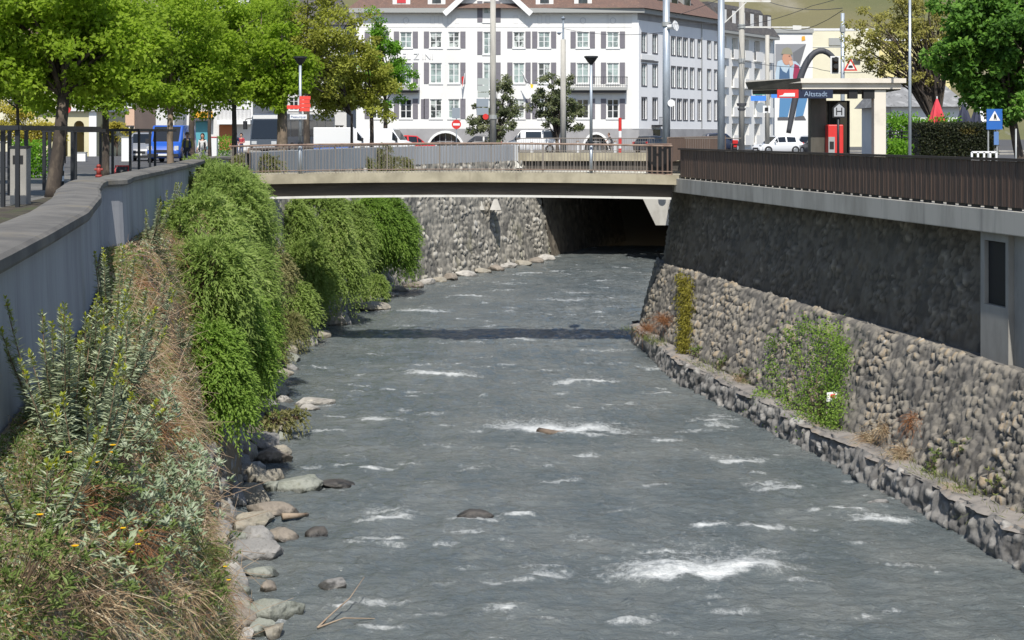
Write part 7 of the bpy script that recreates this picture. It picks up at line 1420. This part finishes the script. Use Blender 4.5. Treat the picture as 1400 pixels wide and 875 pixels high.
plate(PS, 1348.5, 1370, 149, 177, 49, m_blue, 'blue_plate', -.005); tri(PS, [(1359.3,151.5),(1367,165),(1351.6,165)], 49, m_white, 'white_triangle', -.037, .01); tri(PS, [(1358,163.5),(1358.3,158),(1359.5,155),(1361,157.5),(1362,163.5),(1360.6,163.5),(1359.8,160.5),(1359,163.5)], 49, m_black, 'walking_figure', -.05, .006)
plate(PS, 1358.5, 1365, 180, 198, 49, mat('small_blue_plate', (.10,.2,.42), .5), 'small_plate', -.005)
TP = pole('thin grey post standing before the leaning dark trunk', 1389, 48, 176, .025, .025, m_sage_zinc, 'thin_post', 'post')
BA = empty('cycle_stand', (at(1345,0,44).x, 44, 0), 0, 'low white tubular stand just behind the slatted railing', 'cycle stand'); b = MB(); a = at(1328.5,0,44).x-BA.location.x; c = at(1362,0,44).x-BA.location.x; z = at(0,208,44).z
b.bar((a,0,z),(c,0,z),.05); b.bar((a,0,z-.2),(c,0,z-.2),.04)
for t in np.linspace(0, 1, 5): b.bar((a+(c-a)*t,0,0),(a+(c-a)*t,0,z),.05)
b.build('tube_frame', m_white, BA)

# ---------------------------------------------------------------- quay furniture on the left
def steel_frame(label, x0, x1, y0, y1, ztop, posts, group='black steel frames on the quay'):
    e = empty('steel_pergola', ((x0+x1)/2, (y0+y1)/2, 0), 0, label, 'pergola', group); b = MB()
    for a, c in (((x0,y0),(x1,y0)),((x1,y0),(x1,y1)),((x1,y1),(x0,y1)),((x0,y1),(x0,y0))): b.bar((*a,ztop-.05),(*c,ztop-.05),.1,.1)
    b.build('top_beam', m_dark_steel, e, world=True)
    for x, y in posts: b = MB(); b.bar((x,y,0),(x,y,ztop-.1),.09,.09); b.build('post', m_dark_steel, e, world=True)
fx = lambda px, D: (px-CX)/F*D
steel_frame('black steel frame at the photo edge beside the concrete bin', fx(-20,38), fx(26,36), 36, 43, 1.84, [(fx(4,36.2),36.2),(fx(24,36.1),36.1),(fx(36,43),43),(fx(13,43),43),(fx(-12,40),40)])
steel_frame('smaller black steel frame around the closest thick-trunked plane tree', fx(59,47), fx(101,47), 47, 50.5, 1.80, [(fx(60.5,47),47),(fx(99,47),47),(fx(68,50.4),50.4),(fx(103,50.4),50.4)])
steel_frame('long black steel frame behind the red hydrant and in front of the blue van', fx(137,63), fx(212,66), 63, 70, 1.85, [(fx(137.5,63),63),(fx(154,63),63),(fx(178,63),63),(fx(190,66),66),(fx(205,69.8),69.8),(fx(212,66),66)])
BN = empty('concrete_bin', (fx(28,37.5), 37.5, 0), 0, 'grey concrete pillar bin standing inside the steel frame at the photo edge', 'bin'); b = MB(); b.box(-.19, .19, -.19, .19, 0, 1.32); b.build('body', m_grey_concrete, BN, bevel=.02); b = MB(); b.box(-.21, .21, -.21, .21, 1.323, 1.37); b.build('lid', m_dark_steel, BN); b = MB(); b.box(-.12, .12, -.2, -.191, .95, 1.15); b.build('slot', m_black, BN)
SB = empty('striped_bollard', (fx(84.5,46), 46, 0), 0, 'black and white banded bollard beside the thick plane trunk', 'bollard')
for k in range(6): b = MB(); b.cyl(0, 0, k*.15, k*.15+.149, .065, .065, 12); b.build('white_band' if k % 2 == 0 else 'black_band', m_white if k % 2 == 0 else m_black, SB)
HY_ = empty('fire_hydrant', (fx(135,61), 61, 0), 0, 'small red hydrant on the quay beyond the striped bollard', 'hydrant'); b = MB(); b.cyl(0, 0, 0, .1, .13, .12, 12); b.cyl(0, 0, .1, .4, .09, .085, 12); b.cyl(0, 0, .4, .5, .11, .04, 12); b.build('barrel', mat('dull_red', (.28,.04,.03), .6), HY_, smooth=True); b = MB(); b.tube([(-.16,0,.3),(.16,0,.3)], .045, 8); b.build('outlet', mat('dull_red', (.28,.04,.03), .6), HY_)
CB = empty('chalkboard', (fx(166,66), 66, 0), 0, 'small dark red-framed board lying low by the parapet behind the hydrant', 'board'); b = MB(); b.hexa([(-.3,-.02,0),(.3,-.02,0),(.3,.02,0),(-.3,.02,0)], [(-.3,.16,.36),(.3,.16,.36),(.3,.2,.36),(-.3,.2,.36)]); b.build('frame', m_taillight, CB); b = MB(); b.hexa([(-.24,-.004,.05),(.24,-.004,.05),(.24,-.012,.05),(-.24,-.012,.05)], [(-.24,.128,.31),(.24,.128,.31),(.24,.12,.31),(-.24,.12,.31)]); b.build('slate', m_black, CB)
RS = pole('thin pole with a round red and white sign behind the closest plane trunk', 89, 90, 136, .04, .04, m_dark_steel, 'sign_post', 'sign'); disc(RS, 89, 147.5, 9, 90, m_red, 'round_sign', -.06); plate(RS, 87.2, 90.4, 142, 152, 90, m_white, 'sign_mark', -.092, .008)
for px, D, w, y0, m, l in ((174, 96, 14, 188, m_white, 'white planter box before the salmon house'), (208, 104, 12, 190, m_white, 'white low cabinet beside the dark grey car'), (112, 96, 12, 209, m_white, 'low white planter in front of the cream arcade'), (293, 100, 8, 188, m_white, 'red and white information post beside the couple')):
    e = empty('planter' if 'planter' in l else ('cabinet' if 'cabinet' in l else 'info_post'), (fx(px, D), D, 0), 0, l, 'planter' if 'planter' in l else ('cabinet' if 'cabinet' in l else 'post')); ww = w/F*D/2; zt = max(.3, EYE+(HY-y0)/F*D); b = MB(); b.box(-ww, ww, -.2, .2, 0, zt); b.build('body', m, e, bevel=.02); b = MB(); b.box(-ww-.03, ww+.03, -.23, .23, zt+.002, zt+.05); b.build('rim', m_red if px == 293 else m_sage_zinc, e)
# ================================================================== camera, light, colour
cam = bpy.data.cameras.new('camera'); cam.sensor_width = 36; cam.lens = F/1400*36; cam.shift_y = -(437.5-HY)/1400; cam.clip_end = 6000; cam.clip_start = .1
co = bpy.data.objects.new('camera', cam); COL.objects.link(co); co.location = (0, 0, EYE); co.rotation_euler = (math.pi/2, 0, 0); SC.camera = co
AZ, EL = math.radians(-2.0), math.radians(52)
sl = bpy.data.lights.new('sun', 'SUN'); sl.energy = 4.4; sl.angle = math.radians(.53); sl.color = (1., .955, .88)
so = bpy.data.objects.new('sun', sl); COL.objects.link(so); so.location = (0, -20, 60)
d = Vector((math.sin(AZ)*math.cos(EL), math.cos(AZ)*math.cos(EL), -math.sin(EL))); so.rotation_euler = d.to_track_quat('-Z', 'Y').to_euler()
w = bpy.data.worlds.new('World'); SC.world = w; w.use_nodes = True; nt = w.node_tree; nt.nodes.clear()
sk = nt.nodes.new('ShaderNodeTexSky'); sk.sky_type = 'NISHITA'; sk.sun_disc = False; sk.sun_elevation = EL; sk.sun_rotation = math.pi+AZ; sk.altitude = 600; sk.dust_density = 1.2
bg = nt.nodes.new('ShaderNodeBackground'); bg.inputs['Strength'].default_value = .12; wo = nt.nodes.new('ShaderNodeOutputWorld')
nt.links.new(sk.outputs[0], bg.inputs[0]); nt.links.new(bg.outputs[0], wo.inputs[0])
vs = SC.view_settings; vs.view_transform = 'Standard'; vs.look = 'None'; vs.gamma = 1; vs.use_curve_mapping = False; vs.exposure = .25
SC.cycles.max_bounces = 6; SC.cycles.transparent_max_bounces = 8; SC.cycles.use_denoising = True
